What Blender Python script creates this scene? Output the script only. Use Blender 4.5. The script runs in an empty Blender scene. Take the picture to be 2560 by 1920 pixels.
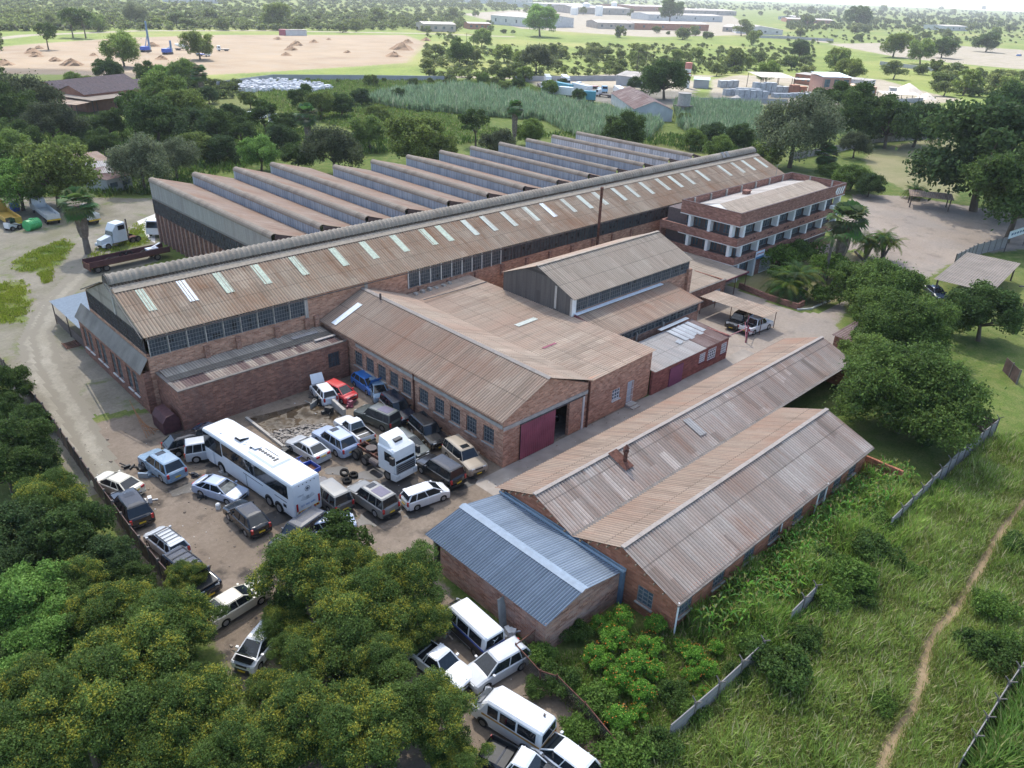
import bpy, bmesh, math, random
import numpy as np
from mathutils import Vector, Matrix
R_ = math.radians
SC = bpy.context.scene
COL = SC.collection
random.seed(7)
# ------------------------------------------------------------------ camera, sky, sun, exposure
CAM_H = 38.0
yaw, pitch, roll, FPX = R_(45.364), R_(27.259), R_(2.076), 1931.2
fw = np.array([math.cos(yaw)*math.cos(pitch), math.sin(yaw)*math.cos(pitch), -math.sin(pitch)])
rt = np.array([math.sin(yaw), -math.cos(yaw), 0.0]); up = np.cross(rt, fw)
cr = rt*math.cos(roll)+up*math.sin(roll); cu = -rt*math.sin(roll)+up*math.cos(roll)
cam = bpy.data.cameras.new('camera'); co = bpy.data.objects.new('camera', cam); COL.objects.link(co)
M = Matrix([[cr[0], cu[0], -fw[0], 0], [cr[1], cu[1], -fw[1], 0], [cr[2], cu[2], -fw[2], CAM_H], [0, 0, 0, 1]])
co.matrix_world = M
cam.sensor_width = 36.0; cam.lens = FPX/2560*36.0; cam.clip_start = .5; cam.clip_end = 12000
SC.camera = co
SUN_EL, SUN_AZ = 52.0, 62.0          # azimuth measured from +X towards +Y (ahead of the camera)
W = bpy.data.worlds.new('World'); SC.world = W; W.use_nodes = True
nt = W.node_tree; bg = nt.nodes['Background']
sky = nt.nodes.new('ShaderNodeTexSky'); sky.sky_type = 'NISHITA'; sky.sun_disc = False
sky.sun_elevation = R_(SUN_EL); sky.sun_rotation = R_(90-SUN_AZ); sky.altitude = 1200; sky.dust_density = 2.0
nt.links.new(sky.outputs[0], bg.inputs[0]); bg.inputs[1].default_value = 0.15
sl = bpy.data.lights.new('sun', 'SUN'); sl.energy = 4.5; sl.angle = R_(0.5); sl.color = (1, .95, .87)
so = bpy.data.objects.new('sun', sl); COL.objects.link(so)
sd = Vector((math.cos(R_(SUN_EL))*math.cos(R_(SUN_AZ)), math.cos(R_(SUN_EL))*math.sin(R_(SUN_AZ)), math.sin(R_(SUN_EL))))
so.rotation_euler = sd.to_track_quat('Z', 'Y').to_euler(); so.location = sd*200
SC.view_settings.view_transform = 'Standard'; SC.view_settings.look = 'None'; SC.view_settings.gamma = 1
SC.view_settings.exposure = 1.1
SC.cycles.max_bounces = 5; SC.cycles.diffuse_bounces = 3; SC.cycles.glossy_bounces = 2; SC.cycles.transparent_max_bounces = 8
SC.cycles.transmission_bounces = 3; SC.cycles.volume_bounces = 0

# ------------------------------------------------------------------ helpers
SX = 2560/2212.0
def G(dx, dy, z=0.0):
    """ground (or height z) point seen at photo position dx,dy (2212 px wide)"""
    d = fw+cr*(dx*SX-1280)/FPX-cu*(dy*SX-960)/FPX
    t = (z-CAM_H)/d[2]
    return float(d[0]*t), float(d[1]*t)
def dist(x, y, z=0): return math.sqrt(x*x+y*y+(z-CAM_H)**2)
def T(o, label=None, cat=None, group=None, kind=None):
    if label: o['label'] = label
    if cat: o['category'] = cat
    if group: o['group'] = group
    if kind: o['kind'] = kind
    return o
def thing(name, label, cat, loc=(0, 0, 0), rz=0, group=None):
    o = bpy.data.objects.new(name, None); o.empty_display_size = .3; COL.objects.link(o)
    o.location = loc; o.rotation_euler = (0, 0, rz)
    return T(o, label, cat, group)
def dup(root, loc, rz=0, label=None, group=None, scale=None):
    r = root.copy(); COL.objects.link(r); r.location = loc; r.rotation_euler = (0, 0, rz)
    if scale: r.scale = (scale, scale, scale) if isinstance(scale, (int, float)) else scale
    if label: r['label'] = label
    if group: r['group'] = group
    for ch in root.children:
        c = ch.copy(); COL.objects.link(c); c.parent = r
        for g in ch.children:
            d = g.copy(); COL.objects.link(d); d.parent = c
    return r
class MB:
    def __init__(s, off=None): s.v = []; s.f = []; s.uv = []; s.mi = []; s.off = off; s.m = 0; s.gr = []
    def face(s, pts, uv=None, mi=None):
        n = len(s.v); s.v.extend([tuple(p) for p in pts]); s.f.append(tuple(range(n, n+len(pts)))); s.uv.append(uv); s.mi.append(s.m if mi is None else mi); return s
    def box(s, x0, x1, y0, y1, z0, z1, mi=None):
        P = [(x0, y0, z0), (x1, y0, z0), (x1, y1, z0), (x0, y1, z0), (x0, y0, z1), (x1, y0, z1), (x1, y1, z1), (x0, y1, z1)]
        for q in ((0, 3, 2, 1), (4, 5, 6, 7), (0, 1, 5, 4), (1, 2, 6, 5), (2, 3, 7, 6), (3, 0, 4, 7)): s.face([P[i] for i in q], mi=mi)
        return s
    def obox(s, c, ux, hx, hy, z0, z1, mi=None):
        """oriented box: centre c (x,y), unit vector ux with half length hx, hy across"""
        uy = (-ux[1], ux[0]); P = []
        for z in (z0, z1):
            for a, b in ((-1, -1), (1, -1), (1, 1), (-1, 1)): P.append((c[0]+a*hx*ux[0]+b*hy*uy[0], c[1]+a*hx*ux[1]+b*hy*uy[1], z))
        for q in ((0, 3, 2, 1), (4, 5, 6, 7), (0, 1, 5, 4), (1, 2, 6, 5), (2, 3, 7, 6), (3, 0, 4, 7)): s.face([P[i] for i in q], mi=mi)
        return s
    def bar(s, a, b, w, h=None, mi=None, up=(0, 0, 1)):
        a = Vector(a); b = Vector(b); h = h or w; d = (b-a).normalized(); u = Vector(up)
        if abs(d.dot(u)) > .98: u = Vector((1, 0, 0))
        sx = d.cross(u).normalized()*w/2; sy = sx.cross(d).normalized()*h/2
        P = [a-sx-sy, a+sx-sy, a+sx+sy, a-sx+sy, b-sx-sy, b+sx-sy, b+sx+sy, b-sx+sy]
        for q in ((0, 1, 2, 3), (7, 6, 5, 4), (0, 4, 5, 1), (1, 5, 6, 2), (2, 6, 7, 3), (3, 7, 4, 0)): s.face([P[i] for i in q], mi=mi)
        return s
    def tube(s, a, b, r0, r1=None, n=8, caps=True, mi=None):
        a = Vector(a); b = Vector(b); r1 = r0 if r1 is None else r1; d = (b-a).normalized()
        u = Vector((0, 0, 1)) if abs(d.z) < .95 else Vector((1, 0, 0)); x = d.cross(u).normalized(); y = x.cross(d)
        A = [a+(x*math.cos(t)+y*math.sin(t))*r0 for t in [2*math.pi*i/n for i in range(n)]]
        B = [b+(x*math.cos(t)+y*math.sin(t))*r1 for t in [2*math.pi*i/n for i in range(n)]]
        for i in range(n): j = (i+1) % n; s.face([A[j], A[i], B[i], B[j]], mi=mi)
        if caps: s.face(A, mi=mi); s.face(B[::-1], mi=mi)
        return s
    def loft(s, rings, cap=True, mi=None, close=True):
        n = len(rings[0])
        for a, b in zip(rings[:-1], rings[1:]):
            for i in range(n if close else n-1):
                j = (i+1) % n; s.face([a[i], a[j], b[j], b[i]], mi=mi)
        if cap: s.face(list(rings[0])[::-1], mi=mi); s.face(rings[-1], mi=mi)
        return s
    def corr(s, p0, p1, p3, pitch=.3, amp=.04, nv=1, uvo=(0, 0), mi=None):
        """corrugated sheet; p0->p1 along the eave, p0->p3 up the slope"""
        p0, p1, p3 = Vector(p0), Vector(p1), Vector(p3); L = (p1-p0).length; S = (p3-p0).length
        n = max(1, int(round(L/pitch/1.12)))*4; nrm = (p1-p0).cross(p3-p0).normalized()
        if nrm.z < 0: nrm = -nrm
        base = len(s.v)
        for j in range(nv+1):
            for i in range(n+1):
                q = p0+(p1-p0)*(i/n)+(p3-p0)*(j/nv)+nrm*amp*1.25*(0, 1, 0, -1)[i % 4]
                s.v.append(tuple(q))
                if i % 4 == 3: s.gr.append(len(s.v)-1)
        for j in range(nv):
            for i in range(n):
                a = base+j*(n+1)+i; s.f.append((a, a+1, a+n+2, a+n+1)); s.mi.append(s.m if mi is None else mi)
                u0, u1 = uvo[0]+L*i/n, uvo[0]+L*(i+1)/n; v0, v1 = uvo[1]+S*j/nv, uvo[1]+S*(j+1)/nv
                s.uv.append([(u0, v0), (u1, v0), (u1, v1), (u0, v1)])
        return s
    def wall(s, p0, d, L, z0, z1, th, ops=(), mi=None, nrm=None):
        """wall from p0 (x,y) along unit d; ops = (u0,u1,za,zb) openings, outer face on the side of nrm"""
        nx, ny = nrm if nrm else (d[1], -d[0])
        us = sorted({0, L}|{o[0] for o in ops}|{o[1] for o in ops})
        def P(u, z, t): return (p0[0]+d[0]*u-nx*t, p0[1]+d[1]*u-ny*t, z)
        flip = (d[1]*nx-d[0]*ny) < 0
        def q(pts): s.face(pts[::-1] if flip else pts, mi=mi)
        for a, b in zip(us[:-1], us[1:]):
            if b-a < 1e-6: continue
            cut = sorted([(o[2], o[3]) for o in ops if o[0] <= a+1e-6 and o[1] >= b-1e-6]); z = z0
            for c0, c1 in cut+[(z1, z1)]:
                if c0-z > 1e-6:
                    q([P(a, z, 0), P(b, z, 0), P(b, c0, 0), P(a, c0, 0)]); q([P(b, z, th), P(a, z, th), P(a, c0, th), P(b, c0, th)])
                z = c1
        q([P(0, z1, 0), P(L, z1, 0), P(L, z1, th), P(0, z1, th)])
        e = .006; q([P(e, z0, th), P(e, z0, .004), P(e, z1, .004), P(e, z1, th)]); q([P(L-e, z0, .004), P(L-e, z0, th), P(L-e, z1, th), P(L-e, z1, .004)])
        for (a, b, c, e) in ops:
            q([P(a, c, 0), P(b, c, 0), P(b, c, th), P(a, c, th)][::1]); q([P(a, e, th), P(b, e, th), P(b, e, 0), P(a, e, 0)])
            q([P(a, c, 0), P(a, c, th), P(a, e, th), P(a, e, 0)]); q([P(b, c, th), P(b, c, 0), P(b, e, 0), P(b, e, th)])
        return s
    def build(s, name, mats, parent=None, world=True, smooth=False, rnd=None):
        me = bpy.data.meshes.new(name); V = np.array(s.v, dtype=float)
        if parent is not None and world:
            V = V-np.array(parent.location)
        me.from_pydata(V.tolist(), [], s.f)
        for m_ in (mats if isinstance(mats, (list, tuple)) else [mats]): me.materials.append(m_)
        me.polygons.foreach_set('material_index', s.mi)
        uvl = me.uv_layers.new(name='UVMap').data; k = 0
        VV = s.v
        out = np.zeros((sum(len(f) for f in s.f), 2))
        for f, uv in zip(s.f, s.uv):
            if uv is None:
                a, b, c = (np.array(VV[f[0]]), np.array(VV[f[1]]), np.array(VV[f[2]])); n = np.cross(b-a, c-a); ln = np.linalg.norm(n)
                n = n/ln if ln > 1e-9 else np.array([0, 0, 1.])
                if abs(n[2]) > .97:
                    for i in f: out[k] = VV[i][0], VV[i][1]; k += 1
                else:
                    t = np.array([-n[1], n[0], 0]); t /= np.linalg.norm(t); b2 = np.cross(n, t)
                    for i in f: p = np.array(VV[i]); out[k] = p@t, p@b2; k += 1
            else:
                for q in uv: out[k] = q; k += 1
        uvl.foreach_set('uv', out.ravel())
        if s.gr:
            ga = np.zeros(len(s.v), np.float32); ga[s.gr] = 1; me.attributes.new('groove', 'FLOAT', 'POINT').data.foreach_set('value', ga)
        if smooth: me.polygons.foreach_set('use_smooth', [True]*len(me.polygons))
        me.update()
        o = bpy.data.objects.new(name, me); COL.objects.link(o)
        if parent is not None: o.parent = parent
        return o
def npmesh(name, V, F, mats, attr=None, mi=None, smooth=False):
    """fast mesh from numpy arrays; F is (n,k)"""
    me = bpy.data.meshes.new(name); n, k = F.shape
    me.vertices.add(len(V)); me.vertices.foreach_set('co', V.astype(np.float32).ravel())
    me.loops.add(n*k); me.loops.foreach_set('vertex_index', F.astype(np.int32).ravel())
    me.polygons.add(n); me.polygons.foreach_set('loop_start', np.arange(0, n*k, k, dtype=np.int32)); me.polygons.foreach_set('loop_total', np.full(n, k, dtype=np.int32))
    for m_ in (mats if isinstance(mats, (list, tuple)) else [mats]): me.materials.append(m_)
    if mi is not None: me.polygons.foreach_set('material_index', mi.astype(np.int32))
    if attr:
        for an, dom, arr in attr:
            if arr.ndim == 2:
                a = me.attributes.new(an, 'FLOAT_COLOR', dom); a.data.foreach_set('color', np.hstack([arr, np.ones((len(arr), 1))]).astype(np.float32).ravel())
            else:
                a = me.attributes.new(an, 'FLOAT', dom); a.data.foreach_set('value', arr.astype(np.float32))
    me.polygons.foreach_set('use_smooth', np.full(n, smooth))
    me.update(calc_edges=True)
    return me
# ------------------------------------------------------------------ materials
class NT:
    def __init__(s, name, rough=.8, spec=.3, metal=0):
        s.m = bpy.data.materials.new(name); s.m.use_nodes = True; s.t = s.m.node_tree; s.b = s.t.nodes['Principled BSDF']
        s.b.inputs['Roughness'].default_value = rough; s.b.inputs['Specular IOR Level'].default_value = spec; s.b.inputs['Metallic'].default_value = metal
    def n(s, ty, **kw):
        x = s.t.nodes.new('ShaderNode'+ty)
        for k, v in kw.items():
            if k.startswith('_'): x.inputs[k[1:].replace('_', ' ')].default_value = v
            else: setattr(x, k, v)
        return x
    def l(s, a, b): s.t.links.new(a, b); return s
    def coord(s, k='Object', scale=None, rot=None):
        c = s.n('TexCoord'); o = c.outputs[k]
        if scale is not None:
            mp = s.n('Mapping'); mp.inputs['Scale'].default_value = scale
            if rot: mp.inputs['Rotation'].default_value = rot
            s.l(o, mp.inputs[0]); o = mp.outputs[0]
        return o
    def noise(s, co_, scale, detail=4, rough=.55, dim='3D'):
        x = s.n('TexNoise', noise_dimensions=dim); x.inputs['Scale'].default_value = scale; x.inputs['Detail'].default_value = detail; x.inputs['Roughness'].default_value = rough
        s.l(co_, x.inputs['Vector']); return x.outputs[0]
    def ramp(s, f, lo, hi, c0=(0, 0, 0), c1=(1, 1, 1)):
        x = s.n('ValToRGB'); e = x.color_ramp.elements; e[0].position = lo; e[1].position = hi; e[0].color = (*c0, 1); e[1].color = (*c1, 1); s.l(f, x.inputs[0]); return x.outputs[0]
    def mix(s, f, a, b, mode='MIX'):
        x = s.n('Mix', data_type='RGBA', blend_type=mode)
        for sock, v in ((x.inputs[0], f), (x.inputs[6], a), (x.inputs[7], b)):
            if hasattr(v, 'is_linked') or hasattr(v, 'links'): s.l(v, sock)
            elif isinstance(v, (tuple, list)): sock.default_value = (*v[:3], 1)
            else: sock.default_value = v
        return x.outputs[2]
    def math(s, op, a, b=None, c=None):
        x = s.n('Math', operation=op)
        for i, v in enumerate((a, b, c)):
            if v is None: continue
            if isinstance(v, (int, float)): x.inputs[i].default_value = v
            else: s.l(v, x.inputs[i])
        return x.outputs[0]
    def col(s, o): s.l(o, s.b.inputs['Base Color']) if not isinstance(o, tuple) else setattr(s.b.inputs['Base Color'], 'default_value', (*o, 1)); return s
    def bump(s, h, dist=.02, st=.5):
        x = s.n('Bump'); x.inputs['Distance'].default_value = dist; x.inputs['Strength'].default_value = st; s.l(h, x.inputs['Height']); s.l(x.outputs[0], s.b.inputs['Normal']); return s
_mc = {}
def plain(name, c, rough=.6, spec=.4, metal=0, var=.12, sc=3.0):
    k = (name, c, rough)
    if k in _mc: return _mc[k]
    m = NT(name, rough, spec, metal); o = m.coord()
    n = m.noise(o, sc, 4); m.col(m.mix(m.ramp(n, .3, .7), tuple(x*(1-var) for x in c), tuple(min(1, x*(1+var)) for x in c)))
    _mc[k] = m.m; return m.m
def paint(name, c, dirt=.35, rough=.28):
    """car paint with dust"""
    k = ('p', name)
    if k in _mc: return _mc[k]
    m = NT(name, rough, .5); o = m.coord(); n = m.noise(o, 1.6, 5, .65); d = m.ramp(n, .42, .75)
    geo = m.n('NewGeometry'); sep = m.n('SeparateXYZ'); m.l(m.coord('Object'), sep.inputs[0])
    low = m.ramp(sep.outputs[2], .15, .75, (1, 1, 1), (0, 0, 0))
    f = m.math('MULTIPLY', m.math('ADD', m.math('MULTIPLY', d, .6), m.math('MULTIPLY', low, .8)), dirt)
    m.col(m.mix(f, c, (.23, .19, .14)))
    r = m.math('ADD', m.math('MULTIPLY', f, .7), rough); m.l(r, m.b.inputs['Roughness'])
    m.b.inputs['Coat Weight'].default_value = .5; m.b.inputs['Coat Roughness'].default_value = .12
    _mc[k] = m.m; return m.m
def roofmat(name, c1, c2, rust=(.30, .14, .075), amt=.5, su=.95, sv=2.3, vary=.35, moss=None, seed=0.0, lines=.5):
    m = NT(name, .82, .25); uv = m.coord('UV'); sp = m.n('SeparateXYZ'); m.l(uv, sp.inputs[0]); u, v = sp.outputs[0], sp.outputs[1]
    cu_ = m.math('FLOOR', m.math('DIVIDE', u, su)); cv_ = m.math('FLOOR', m.math('DIVIDE', v, sv))
    cb = m.n('CombineXYZ'); m.l(cu_, cb.inputs[0]); m.l(cv_, cb.inputs[1]); cb.inputs[2].default_value = seed
    wn = m.n('TexWhiteNoise', noise_dimensions='3D'); m.l(cb.outputs[0], wn.inputs[0])
    mp = m.n('Mapping'); mp.inputs['Scale'].default_value = (3.2, .22, 1); mp.inputs['Location'].default_value = (seed*7, seed*3, seed); m.l(uv, mp.inputs[0])
    st = m.noise(mp.outputs[0], 1.0, 5, .6); bl = m.noise(mp.outputs[0], .16, 4, .6)
    mp2 = m.n('Mapping'); mp2.inputs['Location'].default_value = (seed*5, seed*9, 0); m.l(uv, mp2.inputs[0])
    bl2 = m.noise(mp2.outputs[0], .14, 4, .6); fine = m.noise(mp2.outputs[0], 6, 3, .7)
    base = m.mix(m.math('ADD', m.math('MULTIPLY', wn.outputs[0], vary), m.math('MULTIPLY', m.ramp(st, .32, .68), 1-vary)), tuple(x*.85 for x in c1), tuple(min(.9, x*1.12) for x in c2))
    wn2 = m.n('TexWhiteNoise', noise_dimensions='3D'); cb2 = m.n('CombineXYZ'); m.l(m.math('FLOOR', m.math('DIVIDE', u, su*.97)), cb2.inputs[0]); m.l(m.math('FLOOR', m.math('ADD', m.math('DIVIDE', v, sv), wn.outputs[0])), cb2.inputs[1]); cb2.inputs[2].default_value = seed+5; m.l(cb2.outputs[0], wn2.inputs[0]); base = m.mix(m.math('MULTIPLY', m.math('GREATER_THAN', wn2.outputs[0], .95), vary), base, tuple(min(.9, x*1.45) for x in c2)); base = m.mix(m.math('MULTIPLY', m.math('LESS_THAN', wn2.outputs[0], .08), vary), base, tuple(x*.5 for x in c1))
    f = m.math('MULTIPLY', m.ramp(m.math('ADD', m.math('MULTIPLY', st, .45), m.math('MULTIPLY', bl2, .65)), .47, .66), amt)
    f = m.math('MULTIPLY', f, m.math('ADD', m.math('MULTIPLY', wn.outputs[0], .5), .6))
    c = m.mix(f, base, rust)
    mp3 = m.n('Mapping'); mp3.inputs['Scale'].default_value = (1.3, .09, 1); mp3.inputs['Location'].default_value = (seed*2+3, seed, 4); m.l(uv, mp3.inputs[0]); run = m.ramp(m.noise(mp3.outputs[0], 1.0, 6, .7), .55, .68); c = m.mix(m.math('MULTIPLY', run, min(1, amt*.9)), c, tuple(x*.8 for x in rust))
    c = m.mix(m.math('MULTIPLY', m.ramp(fine, .45, .75), .35), c, tuple(x*.55 for x in c1))
    fv = m.math('FRACT', m.math('DIVIDE', v, sv)); ln = m.math('LESS_THAN', fv, .035)
    fu = m.math('FRACT', m.math('DIVIDE', u, su)); ln2 = m.math('MULTIPLY', m.math('LESS_THAN', fu, .08), .45)
    c = m.mix(m.math('MULTIPLY', m.math('MAXIMUM', ln, ln2), lines), c, tuple(x*.3 for x in c1))
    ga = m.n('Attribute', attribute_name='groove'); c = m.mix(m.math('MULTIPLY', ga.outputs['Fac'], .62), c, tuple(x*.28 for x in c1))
    m.col(c); m.bump(fine, .01, .4)
    return m.m
def brickmat(name, c1, c2, mortar=(.42, .36, .3), stain=.35, bw=.42, bh=.15, blot=(.16, .085, .06), seed=0., blv=1.0):
    m = NT(name, .88, .2); uv = m.coord('UV'); b = m.n('TexBrick'); m.l(uv, b.inputs[0])
    b.inputs['Color1'].default_value = (*c1, 1); b.inputs['Color2'].default_value = (*c2, 1); b.inputs['Mortar'].default_value = (*mortar, 1)
    b.inputs['Scale'].default_value = 1.0; b.inputs['Brick Width'].default_value = bw; b.inputs['Row Height'].default_value = bh; b.inputs['Mortar Size'].default_value = .011; b.inputs['Bias'].default_value = 0
    mp = m.n('Mapping'); mp.inputs['Scale'].default_value = (1, blv, 1); mp.inputs['Location'].default_value = (seed, seed, 0); m.l(uv, mp.inputs[0])
    n = m.noise(mp.outputs[0], .55, 6, .62); n2 = m.noise(mp.outputs[0], 2.4, 4, .7)
    su_ = m.n('SeparateXYZ'); m.l(uv, su_.inputs[0]); rw = m.math('FLOOR', m.math('DIVIDE', su_.outputs[1], bh)); cc = m.n('CombineXYZ'); m.l(m.math('FLOOR', m.math('ADD', m.math('DIVIDE', su_.outputs[0], bw), m.math('MULTIPLY', rw, .37))), cc.inputs[0]); m.l(rw, cc.inputs[1]); wn = m.n('TexWhiteNoise', noise_dimensions='2D'); m.l(cc.outputs[0], wn.inputs[0])
    bb = m.mix(m.math('MULTIPLY', m.math('LESS_THAN', wn.outputs[0], .25), .38), b.outputs[0], tuple(x*.5 for x in c1)); bb = m.mix(m.math('MULTIPLY', m.math('GREATER_THAN', wn.outputs[0], .82), .35), bb, tuple(min(.8, x*1.5+.03) for x in c2))
    c = m.mix(m.math('MULTIPLY', m.ramp(n, .42, .72), stain), bb, blot)
    c = m.mix(m.math('MULTIPLY', m.ramp(n2, .5, .8), .35), c, mortar)
    m.col(c); m.bump(b.outputs[1], .01, -.3)
    return m.m
# ------------------------------------------------------------------ shared materials
M_hall = roofmat('hall_roof_sheeting', (.285, .21, .15), (.43, .355, .275), amt=.85, rust=(.25, .125, .065), vary=.35, lines=.55)
M_hallcap = roofmat('ridge_vent_sheeting', (.30, .26, .21), (.44, .395, .33), amt=.35, rust=(.3, .19, .13), sv=50, su=1.5, lines=.3)
M_saw = roofmat('sawtooth_sheeting', (.32, .23, .175), (.42, .33, .265), amt=.8, rust=(.29, .165, .105), seed=2, vary=.2, lines=.25)
M_sawcap = roofmat('sawtooth_cap_sheeting', (.30, .245, .19), (.41, .355, .29), amt=.4, rust=(.3, .2, .15), seed=3, sv=60, su=1.2, lines=.3)
M_ws = roofmat('workshop_sheeting', (.31, .225, .17), (.41, .325, .25), amt=.7, rust=(.33, .18, .12), seed=4, vary=.25, sv=3.0)
M_ws2 = roofmat('tan_sheeting', (.39, .295, .22), (.51, .41, .315), amt=.5, rust=(.45, .26, .18), seed=5, vary=.3, sv=2.6)
M_mon = roofmat('monitor_sheeting', (.32, .26, .20), (.42, .36, .295), amt=.4, rust=(.33, .23, .17), seed=6, vary=.25, sv=2.6)
M_shed = roofmat('shed_sheeting', (.32, .26, .22), (.52, .46, .41), amt=.75, rust=(.30, .17, .115), seed=7, vary=.55, sv=3.1)
M_lean = roofmat('annex_sheeting', (.37, .33, .28), (.44, .40, .34), amt=.2, seed=8, su=.75, sv=30, lines=.8)
M_leanrust = roofmat('rusty_annex_sheeting', (.115, .065, .07), (.42, .37, .3), amt=.75, rust=(.11, .055, .055), seed=9, su=.8, sv=9, vary=.75, lines=.3)
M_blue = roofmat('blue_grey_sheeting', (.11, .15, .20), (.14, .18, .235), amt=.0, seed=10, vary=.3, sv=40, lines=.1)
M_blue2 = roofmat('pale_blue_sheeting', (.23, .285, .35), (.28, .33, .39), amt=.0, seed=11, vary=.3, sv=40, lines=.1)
M_galv = roofmat('galvanised_sheeting', (.50, .53, .56), (.72, .74, .75), amt=.12, seed=12, vary=.5, sv=40, lines=.2)
M_rusty = roofmat('rusty_sheeting', (.15, .08, .075), (.42, .36, .33), amt=.85, rust=(.14, .07, .06), seed=13, vary=.5, sv=3)
M_grey = roofmat('grey_sheeting', (.36, .345, .33), (.45, .43, .41), amt=.25, seed=14, vary=.3)
M_white = roofmat('white_sheeting', (.34, .325, .31), (.46, .44, .42), amt=.1, seed=15, vary=.5)
M_purple = roofmat('dark_tiled_sheeting', (.085, .065, .075), (.11, .085, .095), amt=.1, seed=16, vary=.5, sv=.6, su=.4)
M_brick = brickmat('red_brown_brick', (.30, .14, .09), (.40, .20, .135), stain=.55)
M_brick2 = brickmat('orange_brick', (.38, .18, .11), (.50, .275, .18), mortar=(.45, .37, .3), stain=.3, blot=(.28, .13, .09))
M_brickd = brickmat('dark_stained_brick', (.23, .095, .06), (.31, .14, .09), mortar=(.24, .2, .18), stain=.6, blot=(.13, .075, .065), blv=.25, seed=3)
M_bricks = brickmat('salt_stained_brick', (.30, .13, .085), (.41, .21, .14), mortar=(.36, .3, .27), stain=.5, blot=(.50, .42, .37), blv=2.6, seed=5)
M_brickr = brickmat('red_brick', (.36, .13, .07), (.43, .17, .095), mortar=(.3, .19, .14), stain=.3, blot=(.22, .09, .06), seed=8)
M_bricko = brickmat('office_brick', (.265, .12, .085), (.325, .165, .12), mortar=(.27, .17, .15), stain=.25, blot=(.17, .08, .07), seed=9)
M_conc = plain('concrete', (.40, .37, .33), .9, .2, var=.18, sc=1.5)
M_concl = plain('pale_concrete', (.62, .60, .56), .85, .2, var=.12, sc=1.5)
M_concd = plain('dark_concrete', (.17, .15, .135), .9, .2, var=.25, sc=1.5)
M_wpaint = plain('white_paint', (.74, .74, .72), .6, .3, var=.08, sc=1.2)
M_steel = plain('dark_steel', (.09, .07, .065), .7, .4, var=.3)
M_rust = plain('rusty_steel', (.12, .055, .04), .85, .2, var=.45)
M_frame = plain('grey_window_frame', (.22, .22, .21), .6, .3)
M_framew = plain('white_window_frame', (.75, .76, .76), .5, .3)
M_black = plain('black_rubber', (.02, .02, .021), .85, .2)
M_plastic = plain('black_plastic', (.025, .026, .028), .5, .4)
M_maroon = plain('maroon_painted_sheet', (.30, .085, .12), .5, .4, var=.2, sc=.8)
M_maroond = plain('maroon_paint', (.16, .045, .055), .6, .3, var=.3)
M_gutter = plain('pale_blue_gutter', (.32, .40, .46), .45, .4, var=.12)
M_wood = plain('weathered_timber', (.30, .21, .14), .85, .2, var=.3)
M_green = plain('green_plastic', (.07, .38, .13), .4, .4)
M_bluep = plain('blue_paint', (.03, .09, .42), .4, .4)
M_soil = plain('dug_soil', (.24, .165, .11), .95, .1, var=.25)
M_sand = plain('grey_sand', (.50, .45, .40), .95, .1)
def glassmat(name, c0, c1, sc=(.42, .38), rough=.2, crack=.06):
    m = NT(name, rough, .5); uv = m.coord('UV'); sp = m.n('SeparateXYZ'); m.l(uv, sp.inputs[0])
    cb = m.n('CombineXYZ'); m.l(m.math('FLOOR', m.math('DIVIDE', sp.outputs[0], sc[0])), cb.inputs[0]); m.l(m.math('FLOOR', m.math('DIVIDE', sp.outputs[1], sc[1])), cb.inputs[1])
    wn = m.n('TexWhiteNoise', noise_dimensions='2D'); m.l(cb.outputs[0], wn.inputs[0]); n = m.noise(uv, 1.3, 4)
    c = m.mix(m.math('ADD', m.math('MULTIPLY', wn.outputs[0], .55), m.math('MULTIPLY', n, .45)), c0, c1)
    c = m.mix(m.math('GREATER_THAN', wn.outputs[0], 1-crack), c, (.005, .005, .006))
    m.col(c); m.l(m.math('ADD', m.math('MULTIPLY', n, .5), rough-.1), m.b.inputs['Roughness']); return m.m
M_glass = glassmat('dusty_factory_glass', (.028, .036, .046), (.075, .09, .105), rough=.3)
M_glass2 = glassmat('pale_north_light_glass', (.21, .26, .32), (.44, .49, .54), sc=(.66, 50), rough=.3, crack=.0)
M_glassd = glassmat('dark_wired_glass', (.03, .036, .042), (.075, .085, .09), rough=.35)
M_gloff = glassmat('office_glass', (.03, .045, .055), (.14, .19, .22), sc=(.9, 3), rough=.08, crack=.0)
M_carglass = NT('tinted_car_glass', .06, .6).col((.012, .016, .02)).m
M_scratch = plain('dusty_windscreen', (.16, .17, .16), .25, .5, var=.5, sc=2)

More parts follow.
